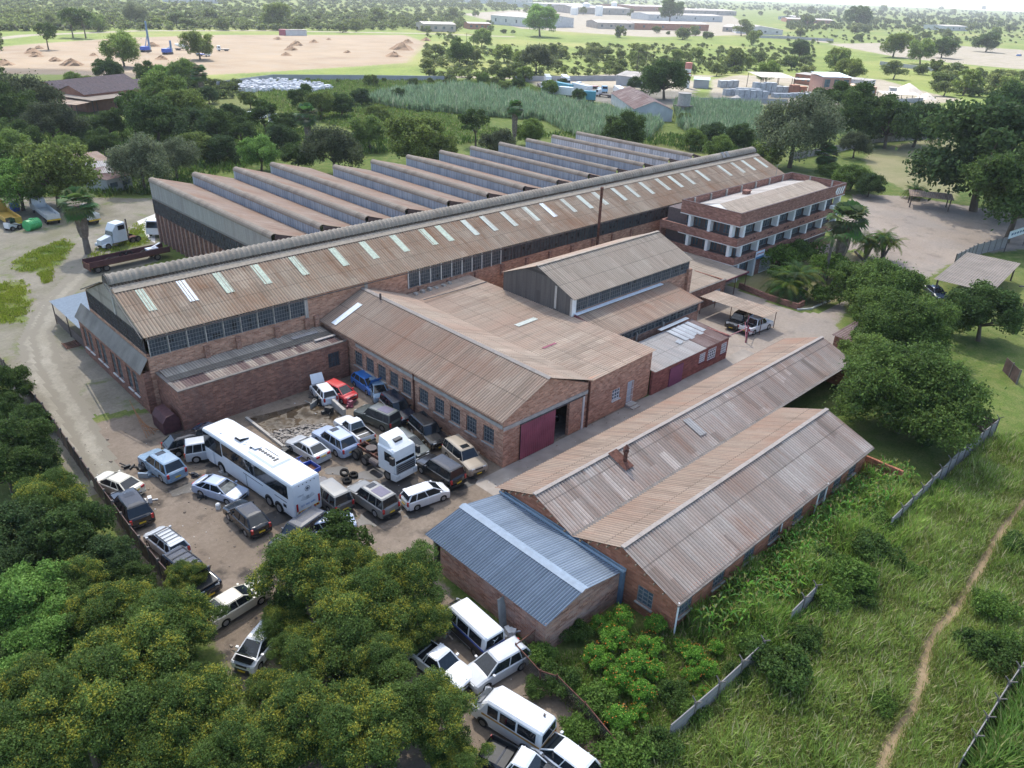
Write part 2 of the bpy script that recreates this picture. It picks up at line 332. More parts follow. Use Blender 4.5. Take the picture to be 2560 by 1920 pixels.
def windows(parent, p0, d, nrm, w, h, z, nx, ny, fm, gm, depth=.12, bar=.05, sill=None, name='window', fr=.07):
    """one window part: pane with glazing bars set into the wall opening starting at p0"""
    a = MB(); ux, uy = d; ox, oy = -nrm[0]*depth, -nrm[1]*depth
    def P(u, v, t=0): return (p0[0]+ux*u+ox+nrm[0]*t, p0[1]+uy*u+oy+nrm[1]*t, z+v)
    flip = (ux*nrm[1]-uy*nrm[0]) > 0
    pts = [P(0, 0), P(w, 0), P(w, h), P(0, h)]; a.face(pts[::-1] if flip else pts, mi=1)
    b2 = bar
    for i in range(nx+1):
        t = fr if i in (0, nx) else b2; u = min(max(w*i/nx, t/2), w-t/2); a.bar(P(u, 0, .03), P(u, h, .03), t, .05, mi=0, up=(nrm[0], nrm[1], 0))
    for j in range(ny+1):
        t = fr if j in (0, ny) else b2; v = min(max(h*j/ny, t/2), h-t/2); a.bar(P(0, v, .035), P(w, v, .035), .05, t, mi=0)
    o = a.build(name, [fm, gm], parent)
    if sill:
        s = MB(); s.bar((p0[0]-ux*.08+nrm[0]*.05, p0[1]-uy*.08+nrm[1]*.05, z-.06), (p0[0]+ux*(w+.08)+nrm[0]*.05, p0[1]+uy*(w+.08)+nrm[1]*.05, z-.06), .18, .1)
        q = s.build('sill', sill, parent); q.parent = o
    return o
# ------------------------------------------------------------------ main hall
HX0, HX1, HY0, HY1, HE, HR = 21.3, 140.0, 70.4, 86.2, 8.1, 11.3
YR = 78.2
def hall():
    t = thing('factory_hall', 'very long factory hall with brown roof, rounded ridge vent and pale roof lights', 'factory building', (21.3, 78, 0))
    b = MB(); k = (HR-HE)/(YR-HY0)
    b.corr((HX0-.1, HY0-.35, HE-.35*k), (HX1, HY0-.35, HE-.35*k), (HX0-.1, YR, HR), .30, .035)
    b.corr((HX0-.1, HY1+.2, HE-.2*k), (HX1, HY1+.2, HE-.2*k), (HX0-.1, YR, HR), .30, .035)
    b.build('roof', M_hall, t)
    # ridge vent: a half round hood standing over the ridge
    v = MB(); n = 10; cz = 11.05; rr = .9; nseg = 200
    base = len(v.v)
    for i in range(nseg*2+1):
        x = HX0-.15+(HX1+.1-HX0)*i/(nseg*2); off = .06*(1 if i % 2 else -1)
        for j in range(n+1):
            a = math.pi*(j/n)*.92+.08*math.pi/2; v.v.append((x, YR-.15-math.cos(a)*(rr+off), cz+math.sin(a)*(rr+off)))
    for i in range(nseg*2):
        for j in range(n):
            q = i*(n+1)+j; v.f.append((q, q+n+1, q+n+2, q+1)); v.mi.append(0)
            x = i*.3; v.uv.append([(x, j*.3), (x+.15, j*.3), (x+.15, j*.3+.3), (x, j*.3+.3)])
    v.build('ridge_vent', M_hallcap, t)
    for x in (HX0-.08, HX1-.1):
        e = MB(); e.face([(x, YR-.15-math.cos(math.pi*i/10)*1.0, cz+math.sin(math.pi*i/10)*1.0) for i in range(11)]); e.build('vent_end', M_steel, t)
    for x in (128.2, 129.6):
        w = MB(); w.corr((x, YR-1.15, cz+.25), (x+.9, YR-1.15, cz+.25), (x, YR-.35, cz+1.12), .3, .03)
        w.build('vent_patch', M_white, t)
    # flashing strip along the vent
    fl = MB(); z = HE+k*(YR-1.9-HY0); fl.face([(HX0, YR-1.95, z+.07), (HX1, YR-1.95, z+.07), (HX1, YR-1.15, z+.07+.8*k), (HX0, YR-1.15, z+.07+.8*k)]); fl.build('ridge_flashing', plain('weathered_flashing', (.31, .26, .205), .85, var=.2), t)
    ys, yt = 73.05, 76.1
    xs = [(23.1, 1), (27.1, 2), (30.9, 1), (35.1, 1), (39.6, 1), (44.7, 1), (48.8, 1), (53.2, 1), (57.6, 1), (60.2, 1), (64.5, 0), (67.8, 0), (71.5, 0), (75.7, 0), (79.2, 2), (83.5, 0), (87, 0), (90.5, 0), (95, 0), (98.3, 0), (102, 0), (106.3, 0), (109.8, 0), (113.4, 0), (117.8, 0), (124.7, 0), (129.1, 0), (132.7, 0), (137.1, 0)]
    mg = [plain('pale_roof_light', (.55, .57, .50), .5), plain('green_roof_light', (.50, .55, .44), .5, var=.2), plain('white_roof_light', (.80, .82, .82), .5)]
    for x, c in xs:
        s = MB(); s.corr((x, ys, HE+k*(ys-HY0)+.05), (x+.88, ys, HE+k*(ys-HY0)+.05), (x, yt, HE+k*(yt-HY0)+.05), .3, .035); s.build('roof_light', mg[c], t)
    # west gable
    g = MB(); x = HX0
    g.face([(x, HY1, HE-.1), (x, HY0, HE-.1), (x, YR-.1, HR-.12)]); g.face([(x+.15, HY0, HE-.1), (x+.15, HY1, HE-.1), (x+.15, YR-.1, HR-.12)])
    g.build('gable_panel', roofmat('gable_cladding', (.34, .29, .24), (.44, .38, .32), amt=.6, rust=(.22, .18, .15), su=1.0, sv=9, lines=.3), t)
    for yy in (77.2,):
        c = MB(); c.box(x-.08, x, yy-.25, yy+.25, HE, 10.9); c.build('vertical_flashing', M_conc, t)
    bar = MB(); bar.bar((x-.3, HY1+.35, HE-.05), (x-.3, YR+.9, 10.95), .12, .1); bar.bar((x-.3, HY0-.3, HE-.12), (x-.3, YR, HR), .08, .08); bar.build('barge_board', M_concd, t)
    # west glazing
    for i in range(7):
        y0 = HY1-.3-i*2.2; windows(t, (x, y0), (0, -1), (-1, 0), 2.12, 1.9, 6.15, 5, 4, M_steel, M_glass, depth=.02, bar=.035, fr=.06)
    # south wall: brick below, glazing bays above
    b = MB(); b.wall((HX0, HY0), (1, 0), HX1-HX0, 0, 5.85, .3); b.wall((38.2, HY0), (1, 0), 13.4, 5.85, 8.0, .3)
    b.wall((106.8, HY0), (1, 0), HX1-106.8, 5.85, 8.0, .3)
    b.wall((HX0, HY1), (0, -1), HY1-HY0-.3, 0, 6.1, .3, nrm=(-1, 0))
    b.wall((HX1, HY0), (0, 1), HY1-HY0, 0, 8.0, .3, nrm=(1, 0)); b.wall((HX1, HY1), (-1, 0), HX1-HX0, 0, 8.0, .3, nrm=(0, 1))
    b.face([(HX1-.1, HY0, 8), (HX1-.1, HY1, 8), (HX1-.1, YR, HR-.15)])
    b.build('wall', M_brick2, t)
    for x in (26.6, 29.9, 34.2, 37.7, 38.9, 53, 57.5, 62, 66.6, 71.1, 75.6, 80.1, 84.6, 89.1, 93.6):
        p = MB(); p.box(x, x+.5, HY0-.35, HY0-.005, 4.2, 5.55 if x < 60 else 5.6); p.build('pilaster', M_brick, t)
    for x in (45.6, 37.95): p = MB(); p.box(x, x+.4, HY0-.06, HY0-.004, 5.4, 7.9); p.build('concrete_column', M_conc, t)
    n = 9; w_ = (38.1-HX0-.35)/n
    for i in range(n): windows(t, (HX0+.3+i*w_, HY0), (1, 0), (0, -1), w_-.1, 2.1, 5.85, 6, 5, M_frame, M_glass, depth=.0, bar=.03, fr=.05)
    for i in range(n+1):
        m_ = MB(); m_.box(HX0+.25+i*w_, HX0+.32+i*w_, HY0-.1, HY0+.02, 5.8, 8.0); m_.build('mullion_post', plain('peeling_timber', (.5, .44, .38), .8, var=.4, sc=2), t)
    n = 9; w_ = (66.6-51.7)/n
    for i in range(n): windows(t, (51.7+i*w_, HY0), (1, 0), (0, -1), w_-.1, 2.2, 5.75, 5, 5, M_frame, M_glass, depth=.0, bar=.03, fr=.05)
    for i in range(n+1):
        m_ = MB(); m_.box(51.62+i*w_, 51.72+i*w_, HY0-.12, HY0+.02, 5.7, 8.0); m_.build('mullion_post', M_concl, t)
    n = 22; w_ = (106.7-66.7)/n
    for i in range(n): windows(t, (66.7+i*w_, HY0), (1, 0), (0, -1), w_-.05, 2.1, 5.85, 3, 3, M_steel, M_glassd, depth=.0, bar=.035, fr=.06)
    g = MB(); g.bar((HX0, HY0-.42, HE-.3), (HX1, HY0-.42, HE-.3), .1, .1); g.build('gutter', M_steel, t)
    return t
hall()
def end_leanto():
    t = thing('end_lean_to', 'low brick lean-to with sloping grey roof across the end of the long hall', 'building', (20.9, 80, 0))
    r = MB(); r.corr((20.3, 88.9, 4.35), (20.3, 70.3, 4.35), (21.25, 88.9, 5.75), .3, .03); r.build('roof', plain('weathered_lean_to_sheet', (.25, .225, .195), .85, var=.25, sc=.6), t)
    ops = []
    y = 88.6
    us = [1.0, 2.6, 5.0, 6.6, 9.4, 11.0, 13.6, 15.2]
    b = MB(); b.wall((20.6, 88.9), (0, -1), 18.5, 0, 4.4, .3, [(u, u+1.15, 1.1, 3.5) for u in us], nrm=(-1, 0))
    b.box(20.62, 22, 70.42, 70.7, 0, 4.4); b.box(20.62, 22, 88.6, 88.88, 0, 4.4); b.build('wall', M_brickd, t)
    for u in us: windows(t, (20.6, 88.9-u), (0, -1), (-1, 0), 1.15, 2.4, 1.1, 3, 4, M_frame, M_glass, depth=.15, sill=M_concl)
end_leanto()
def annex():
    t = thing('brick_annex', 'flat roofed dark brick annex with half rusty roof in front of the long hall', 'building', (30, 67, 0))
    b = MB(); b.wall((21.7, 65.2), (1, 0), 18.0, 0, 4.15, .35, [(15.6, 17.0, 1.6, 3.3)]); b.wall((21.7, 70.3), (0, -1), 5.1, 0, 4.15, .35, nrm=(-1, 0))
    b.build('wall', M_brickd, t); windows(t, (37.3, 65.2), (1, 0), (0, -1), 1.4, 1.7, 1.6, 4, 3, M_steel, M_glass, depth=.2, bar=.05)
    c = MB(); c.box(21.66, 39.6, 65.14, 65.5, 4.15, 4.23); c.box(21.66, 22.0, 65.5, 70.3, 4.15, 4.23); c.build('coping', M_concd, t)
    r = MB(); r.corr((22.05, 65.5, 3.98), (39.5, 65.5, 3.98), (22.05, 67.7, 4.1), .25, .015); r.build('rusty_roof_strip', M_leanrust, t)
    r = MB(); r.corr((22.05, 67.65, 4.15), (39.5, 67.65, 4.15), (22.05, 70.3, 4.3), .25, .012, uvo=(0, 0)); r.build('roof', M_lean, t)
    s = MB(); s.box(37.0, 39.45, 67.0, 67.35, 4.18, 4.28); s.box(35.4, 38.4, 68.7, 69.3, 4.28, 4.33); s.build('loose_sheet', M_grey, t)
annex()
def sawtooth():
    t = thing('sawtooth_factory', 'north light factory behind the long hall with twelve rounded sawtooth roof bays', 'factory building', (43, 100, 0))
    xs = [43.1, 49.9, 56.8, 63.4, 70.9, 78.6, 86.3, 94.0, 101.7, 109.3, 117.0, 124.7, 132.5, 139.8]
    for i, x in enumerate(xs[:-1]):
        yn = 124.7 if i < 4 else 117.0; x2 = xs[i+1]; zb = 8.15; y0 = HY1+.3
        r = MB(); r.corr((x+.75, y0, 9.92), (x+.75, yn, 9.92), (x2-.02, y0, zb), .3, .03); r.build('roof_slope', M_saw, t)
        c = MB(); n = 8; ns = int((yn-y0)/.15); cc = []
        for a in range(ns+1):
            y = y0+(yn-y0)*a/ns; off = .02*(1 if a % 2 else -1)
            for j in range(n+1):
                g = math.pi*1.05*(1-j/n)-.05; rr = .56+off
                c.v.append((x+.42+math.cos(g)*rr*1.0, y, 9.5+math.sin(g)*rr))
        for a in range(ns):
            for j in range(n):
                q = a*(n+1)+j; c.f.append((q, q+1, q+n+2, q+n+1)); c.mi.append(0); yy = a*.15; c.uv.append([(yy, j*.2), (yy, j*.2+.2), (yy+.15, j*.2+.2), (yy+.15, j*.2)])
        c.build('ridge_cap', M_sawcap, t)
        f = MB()
        f.face([(x-.02, y0, zb), (x-.02, yn, zb), (x-.02, yn, 9.6), (x-.02, y0, 9.6)][::-1])
        if i == 0:
            f.f = []; f.v = []; f.uv = []; f.mi = []
            f.corr((x, y0, 6.8), (x, yn, 6.8), (x, y0, 9.62), .3, .02); f.build('end_cladding', roofmat('pale_cladding', (.40, .38, .35), (.47, .45, .41), amt=.15, su=1.0, sv=9, lines=.5), t)
        else:
            f.build('north_light', M_glass2 if i < 11 else M_galv, t)
            bz = MB()
            for k in range(int((yn-y0)/.66)): bz.box(x-.06, x-.025, y0+.3+k*.66, y0+.34+k*.66, zb, 9.55)
            bz.build('glazing_bars', M_frame, t)
        e = MB(); e.face([(x, yn-.02, 0), (x, yn-.02, 9.9), (x2, yn-.02, zb), (x2, yn-.02, 0)]); e.build('end_wall', M_brick, t)
        e = MB(); e.face([(x+.05, y0+.01, 7), (x+.5, y0+.01, 9.95), (x2, y0+.01, zb), (x2, y0+.01, 7)]); e.build('end_infill', M_steel, t)
    for k in range(17):
        y0 = 124.5-k*2.2
        windows(t, (43.05, y0), (0, -1), (-1, 0), 2.15, 2.1, 4.65, 4, 3, M_steel, M_glass, depth=.0, bar=.035, fr=.06)
    b = MB(); b.wall((43.25, 124.6), (0, -1), 38, 0, 6.8, .3, nrm=(-1, 0))
    b.build('wall', M_brickd, t)
    for k in range(24):
        p = MB(); y = 124.2-k*1.55; p.box(42.95, 43.24, y-.28, y, 0, 4.6); p.build('steel_stanchion', plain('faded_steel', (.30, .20, .17), .7, var=.3), t)
sawtooth()
# ------------------------------------------------------------------ ground, yards, tracks
def grassnodes(m, k=1.0):
    o = m.coord(); n1 = m.noise(o, .05, 5, .6); n2 = m.noise(o, .6, 5, .65); n3 = m.noise(o, 5, 4, .7); n4 = m.noise(o, .012, 3, .5)
    c = m.mix(m.ramp(n1, .35, .65), (.07, .125, .024), (.165, .22, .05))
    c = m.mix(m.ramp(n2, .4, .7), c, (.23, .235, .08)); c = m.mix(m.math('MULTIPLY', m.ramp(n3, .35, .75), .6), c, (.03, .06, .014))
    c = m.mix(m.math('MULTIPLY', m.ramp(n4, .5, .7), .55), c, (.24, .22, .09))
    return c, n2, n3
M_ground = NT('grassland', .95, .1); gc, g2, g3 = grassnodes(M_ground); M_ground.col(gc).bump(g3, .15, .6); M_ground = M_ground.m
def polysd(P, poly):
    """signed distance, negative inside"""
    poly = np.array(poly); d = np.full(len(P), 1e9); ins = np.zeros(len(P), bool)
    for a, b in zip(poly, np.roll(poly, -1, 0)):
        ab = b-a; t = np.clip(((P-a)@ab)/max(ab@ab, 1e-9), 0, 1); d = np.minimum(d, np.linalg.norm(P-a-t[:, None]*ab, axis=1))
        c = ((a[1] > P[:, 1]) != (b[1] > P[:, 1])); x = (b[0]-a[0])*(P[:, 1]-a[1])/((b[1]-a[1]) if abs(b[1]-a[1]) > 1e-9 else 1e-9)+a[0]; ins ^= c & (P[:, 0] < x)
    return np.where(ins, -d, d)
def linesd(P, line, w):
    line = np.array(line); d = np.full(len(P), 1e9)
    for a, b in zip(line[:-1], line[1:]):
        ab = b-a; t = np.clip(((P-a)@ab)/max(ab@ab, 1e-9), 0, 1); d = np.minimum(d, np.linalg.norm(P-a-t[:, None]*ab, axis=1))
    return d-w/2
def sheet(name, sdf, pts, cell, z, mat, fade=2.0, lab=None):
    pts = np.array(pts); lo = pts.min(0)-fade-cell; hi = pts.max(0)+fade+cell
    nx, ny = int((hi[0]-lo[0])/cell)+1, int((hi[1]-lo[1])/cell)+1
    X, Y = np.meshgrid(lo[0]+np.arange(nx+1)*cell, lo[1]+np.arange(ny+1)*cell, indexing='ij'); P = np.stack([X.ravel(), Y.ravel()], 1)
    d = sdf(P); I = np.arange(len(P)).reshape(nx+1, ny+1)
    F = np.stack([I[:-1, :-1], I[1:, :-1], I[1:, 1:], I[:-1, 1:]], -1).reshape(-1, 4)
    F = F[d[F].min(1) < fade]; u, inv = np.unique(F, return_inverse=True); V = np.hstack([P[u], np.full((len(u), 1), z)])
    me = npmesh(name, V, inv.reshape(-1, 4), mat, attr=[('edge', 'POINT', d[u]/fade)]); o = bpy.data.objects.new(name, me); COL.objects.link(o); return T(o, kind='structure')
def dirt(name, c1, c2, c3, sc=.25, edgeto=None, grass=.0, stain=0, gravel=(.3, .27, .22), tuft=.0):
    m = NT(name, .93, .12); gc, g2, g3 = grassnodes(m); o = m.coord(); n = m.noise(o, sc, 6, .62); n2 = m.noise(o, 2.6, 5, .65); n3 = m.noise(o, .09, 4, .6)
    c = m.mix(m.ramp(n, .3, .7), c1, c2); c = m.mix(m.math('MULTIPLY', m.ramp(n3, .45, .65), .7), c, c3)
    c = m.mix(m.math('MULTIPLY', m.ramp(n2, .4, .75), .45), c, tuple(x*.62 for x in c1))
    sp = m.noise(o, 11, 2, .6); c = m.mix(m.math('MULTIPLY', m.math('GREATER_THAN', sp, .68), .5), c, tuple(min(1, x*1.6) for x in c2))
    if stain:
        s1 = m.noise(m.coord(scale=(1, 1, 1)), .33, 4, .6); c = m.mix(m.math('MULTIPLY', m.ramp(s1, .55, .68), stain), c, (.045, .04, .037))
    a = m.n('Attribute', attribute_name='edge'); e = m.math('ADD', a.outputs['Fac'], m.math('MULTIPLY', m.math('SUBTRACT', g2, .5), 2.6)); e = m.math('ADD', e, m.math('MULTIPLY', m.math('SUBTRACT', g3, .5), .8))
    f = m.ramp(e, .1, .5)
    if tuft: f = m.math('MAXIMUM', f, m.math('MULTIPLY', m.ramp(m.noise(o, .22, 5, .65), .56, .66), tuft))
    m.col(m.mix(f, c, edgeto or gc)); m.bump(m.math('ADD', n2, g3), .05, .5); return m.m
M_yard = dirt('yard_dirt', (.185, .145, .11), (.285, .23, .18), (.215, .165, .12), stain=.85, tuft=.0)
M_track = dirt('dry_track', (.19, .17, .13), (.32, .285, .23), (.17, .165, .09), tuft=.75)
M_field = dirt('bare_field', (.195, .145, .10), (.285, .225, .16), (.25, .21, .165), sc=.03)
M_road = dirt('gravel_road', (.22, .195, .155), (.31, .275, .23), (.2, .185, .13))
M_path = dirt('trodden_earth', (.31, .22, .13), (.38, .29, .18), (.3, .22, .13))
M_redyard = dirt('reddish_yard', (.29, .235, .19), (.385, .325, .27), (.27, .24, .215), sc=.12, stain=.25)
M_lawn = dirt('mown_lawn', (.20, .195, .085), (.27, .25, .13), (.34, .29, .17), sc=.15)
def GP(l): return [G(*p) for p in l]
ground = MB(); ground.face([(-2500, -2500, -.012), (5500, -2500, -.012), (5500, 5500, -.012), (-2500, 5500, -.012)]); T(ground.build('ground', M_ground), kind='structure')
yard_poly = [(60, 700), (150, 590), (330, 560), (900, 640), (1500, 730), (1580, 800), (1200, 1060), (930, 1160), (960, 1290), (1150, 1420), (1330, 1659), (700, 1800), (480, 1400), (340, 1240), (200, 1050), (100, 900)]
yp = GP([p if p[1] < 1659 else (p[0], 1659) for p in yard_poly]); yp = [(21.5, 70), (45, 74), (62, 62), (60, 41.5), (60, 36), (35, 36), (35, 34), (27, 36)]+GP([(960, 1290), (1150, 1410), (1340, 1700), (700, 1750), (480, 1400), (340, 1240), (200, 1050), (120, 925)])
sheet('yard', lambda P: polysd(P, yp), yp, .5, .004, M_yard, 1.2)
tp = GP([(0, 425), (330, 430), (340, 560), (190, 620), (190, 760), (380, 930), (420, 960), (215, 1060), (110, 920), (0, 790), (-250, 600), (-250, 425)])
holes = [GP(h) for h in ([(20, 570), (60, 545), (140, 515), (165, 525), (140, 570), (90, 590), (25, 588)], [(-50, 615), (60, 605), (75, 640), (70, 690), (50, 700), (-50, 705)], [(165, 575), (200, 590), (260, 545), (330, 525), (330, 470), (240, 500)], [(80, 590), (118, 575), (115, 610), (90, 615)])]
def trk(P):
    d = polysd(P, tp)
    for h in holes: d = np.maximum(d, -polysd(P, h))
    return d
sheet('track', trk, tp, .6, .001, M_track, 1.6)
rp = [(61, 40.8), (76, 41.5), (78, 53), (98, 57), (131, 55)]+GP([(1850, 420), (1960, 425), (2240, 470), (2240, 535), (2120, 545), (2050, 570), (1970, 610), (1830, 640), (1800, 700), (1840, 780)])+[(79, 36.3), (61, 36.3)]
sheet('parking_yard', lambda P: polysd(P, rp), rp, .7, .001, M_redyard, 1.5)
fp = GP([(-60, 108), (80, 95), (280, 82), (480, 76), (870, 76), (912, 92), (895, 112), (870, 135), (760, 143), (560, 155), (300, 168), (150, 160), (-60, 158)])
sheet('field', lambda P: polysd(P, fp), fp, 4, .002, M_field, 8)
for pl, w in (([(-60, 90), (60, 76), (300, 66.5), (560, 66), (900, 72), (1100, 79)], 9), ([(250, 172), (470, 179), (590, 168), (700, 165.5), (930, 165.5), (1180, 170), (1330, 157), (1480, 163), (1700, 170)], 6), ([(1700, 78), (1790, 92), (1900, 97), (2010, 102)], 12)):
    ln = GP(pl); sheet('road', lambda P, ln=ln, w=w: linesd(P, ln, w), ln, 3, .006, M_road, 3)
for pp in ([(1140, 172), (1330, 160), (1480, 170), (1530, 195), (1470, 225), (1400, 240), (1290, 218), (1180, 192)], [(1545, 172), (1600, 163), (1900, 172), (2000, 200), (2070, 215), (1960, 232), (1540, 224)], [(1790, 95), (1960, 92), (2212, 108), (2212, 150), (2080, 138), (1950, 125)], [(1000, 30), (1300, 8), (1560, 20), (1640, 75), (1400, 80), (1130, 62)]):
    q = GP(pp); zz_ = globals().get('zz_', .003)+.004; sheet('yard', lambda P, q=q: polysd(P, q), q, 4 if pp[0][1] > 160 else 12, zz_, M_road, 5)
lp = GP([(1870, 345), (1890, 325), (2060, 290), (2060, 430), (1970, 415), (1900, 380)])
sheet('lawn', lambda P: polysd(P, lp), lp, 1, .002, M_lawn, 2)
gp_ = GP([(1430, 630), (1490, 590), (1600, 560), (1700, 560), (1830, 640), (1755, 668), (1720, 672), (1600, 650)])
pl = GP([(1893, 1680), (1925, 1600), (1965, 1540), (1990, 1470), (2000, 1400), (2022, 1360), (2060, 1320), (2092, 1270), (2120, 1220), (2160, 1150), (2225, 1070)])
sheet('path', lambda P: linesd(P, pl, .6), pl, .25, .004, M_path, .5)
d_ = MB(); d_.face([(36.5, 37.3, .012), (79.5, 37.3, .012), (79.5, 41.2, .012), (36.5, 41.25, .012)]); T(d_.build('driveway', plain('stained_concrete', (.33, .29, .25), .9, .2, var=.22, sc=.5)), kind='structure')
d_ = MB(); q = GP([(296, 478), (335, 462), (335, 525), (322, 518)]); d_.face([(*p, .012) for p in q][::-1]); T(d_.build('concrete_slab', M_concl), kind='structure')
# muddy pit with rubble beside the annex
mp_ = GP([(530, 905), (600, 880), (680, 868), (745, 900), (690, 925), (722, 930), (615, 968)])
m = NT('muddy_water', .25, .4); o = m.coord(); m.col(m.mix(m.ramp(m.noise(o, .5, 5), .4, .62), (.05, .038, .026), (.10, .072, .045))); m.l(m.ramp(m.noise(o, .7, 4), .4, .6), m.b.inputs['Roughness'])
d_ = MB(); d_.face([(*p, .016) for p in GP([(534, 905), (612, 966), (728, 918), (742, 897), (676, 868)])]); T(d_.build('puddle', m.m), kind='structure')
M_rut = dirt('wheel_worn_dirt', (.26, .235, .185), (.37, .335, .27), (.29, .26, .2), edgeto=(.235, .21, .165))
for k_, of in ((0, -.9), (1, .9)):
    ln = GP([(215, 1040), (150, 905), (95, 800), (78, 730), (110, 660), (165, 600), (215, 545), (262, 500), (330, 482)]); ln = [(x+of*.8, y+of*.6) for x, y in ln]; sheet('wheel_track', lambda P, ln=ln: linesd(P, ln, .5), ln, .35, .009+.001*k_, M_rut, .8)
# light oil stains
mo = NT('oil_stain', .35, .4).col((.05, .045, .042)).m
def stain(dx, dy, r, k=1.5, seed=0):
    x, y = G(dx, dy); rs = random.Random(seed); s = MB(); n = 22; s.face([(x+r*math.cos(a)*k*w_-r*.3*math.sin(a), y+r*math.sin(a)*w_, .02) for a, w_ in [(2*math.pi*i/n, .75+.35*rs.random()) for i in range(n)]]); return T(s.build('oil_stain', mo), kind='structure')
stain(905, 1105, .8, 1.6, 3)
# ------------------------------------------------------------------ cloud whose shadow lies over the whole works
def cloud():
    alt = 650.0; c0 = np.array([sd[0], sd[1]])*alt/sd[2]; ax = np.array([math.cos(R_(45)), math.sin(R_(45))]); ay = np.array([-ax[1], ax[0]])
    n = 46; rs = np.random.RandomState(4); g = np.linspace(-1, 1, n+1); U, Vv = np.meshgrid(g, g, indexing='ij')
    far, back, side = CLOUD_FAR, -620., 760.
    A = (U+1)/2*(far-back)+back; B = Vv*side
    wob = sum(np.sin(B*f+ph)*a for f, ph, a in ((.006, 1, 30), (.017, 2.2, 16), (.04, .3, 9))); A = A+wob*(U+1)/2
    th = np.clip(1-np.maximum(np.abs(U), np.abs(Vv))**8, 0, 1); bump = sum(np.sin(A*f+p1)*np.sin(B*f*1.1+p2) for f, p1, p2 in ((.011, 0, 1), (.023, 2, .4), (.05, 1, 3)))
    top = alt+6+th*(70+18*bump); bot = alt-th*(8+3*bump)
    XY = c0+A[..., None]*ax+B[..., None]*ay
    Vt = np.concatenate([XY, top[..., None]], -1).reshape(-1, 3); Vb = np.concatenate([XY, bot[..., None]], -1).reshape(-1, 3)
    I = np.arange((n+1)**2).reshape(n+1, n+1); F = np.stack([I[:-1, :-1], I[1:, :-1], I[1:, 1:], I[:-1, 1:]], -1).reshape(-1, 4); m_ = (n+1)**2
    rim = []
    e = [I[i, 0] for i in range(n+1)]+[I[n, j] for j in range(1, n+1)]+[I[i, n] for i in range(n-1, -1, -1)]+[I[0, j] for j in range(n-1, 0, -1)]
    for a, b in zip(e, e[1:]+e[:1]): rim.append((b, a, a+m_, b+m_))
    F = np.concatenate([F, F[:, ::-1]+m_, np.array(rim)])
    mt = bpy.data.materials.new('cloud_vapour'); mt.use_nodes = True; t = mt.node_tree; t.nodes.clear(); out = t.nodes.new('ShaderNodeOutputMaterial')
    tr = t.nodes.new('ShaderNodeBsdfTransparent'); tl = t.nodes.new('ShaderNodeBsdfTranslucent'); df = t.nodes.new('ShaderNodeBsdfDiffuse')
    tl.inputs[0].default_value = (.95, .96, 1, 1); df.inputs[0].default_value = (.95, .96, 1, 1); m1 = t.nodes.new('ShaderNodeMixShader'); m2 = t.nodes.new('ShaderNodeMixShader')
    m1.inputs[0].default_value = .3; t.links.new(tl.outputs[0], m1.inputs[1]); t.links.new(df.outputs[0], m1.inputs[2])
    m2.inputs[0].default_value = CLOUD_OP; t.links.new(tr.outputs[0], m2.inputs[1]); t.links.new(m1.outputs[0], m2.inputs[2]); t.links.new(m2.outputs[0], out.inputs[0])
    me = npmesh('cloud', np.concatenate([Vt, Vb]), F, mt, smooth=True); o = bpy.data.objects.new('cloud', me); COL.objects.link(o); T(o, kind='structure')
CLOUD_FAR, CLOUD_OP = 330., .43
cloud()
def haze():
    m_ = bpy.data.materials.new('haze_air'); m_.use_nodes = True; t = m_.node_tree; t.nodes.clear(); out = t.nodes.new('ShaderNodeOutputMaterial'); v = t.nodes.new('ShaderNodeVolumePrincipled')
    v.inputs['Color'].default_value = (.93, .96, 1, 1); v.inputs['Density'].default_value = .00013; v.inputs['Anisotropy'].default_value = .35; t.links.new(v.outputs[0], out.inputs['Volume'])
    b = MB(); b.box(-2490, 5490, -2490, 5490, -1.2, 40.5); T(b.build('haze', m_), kind='stuff')
haze()
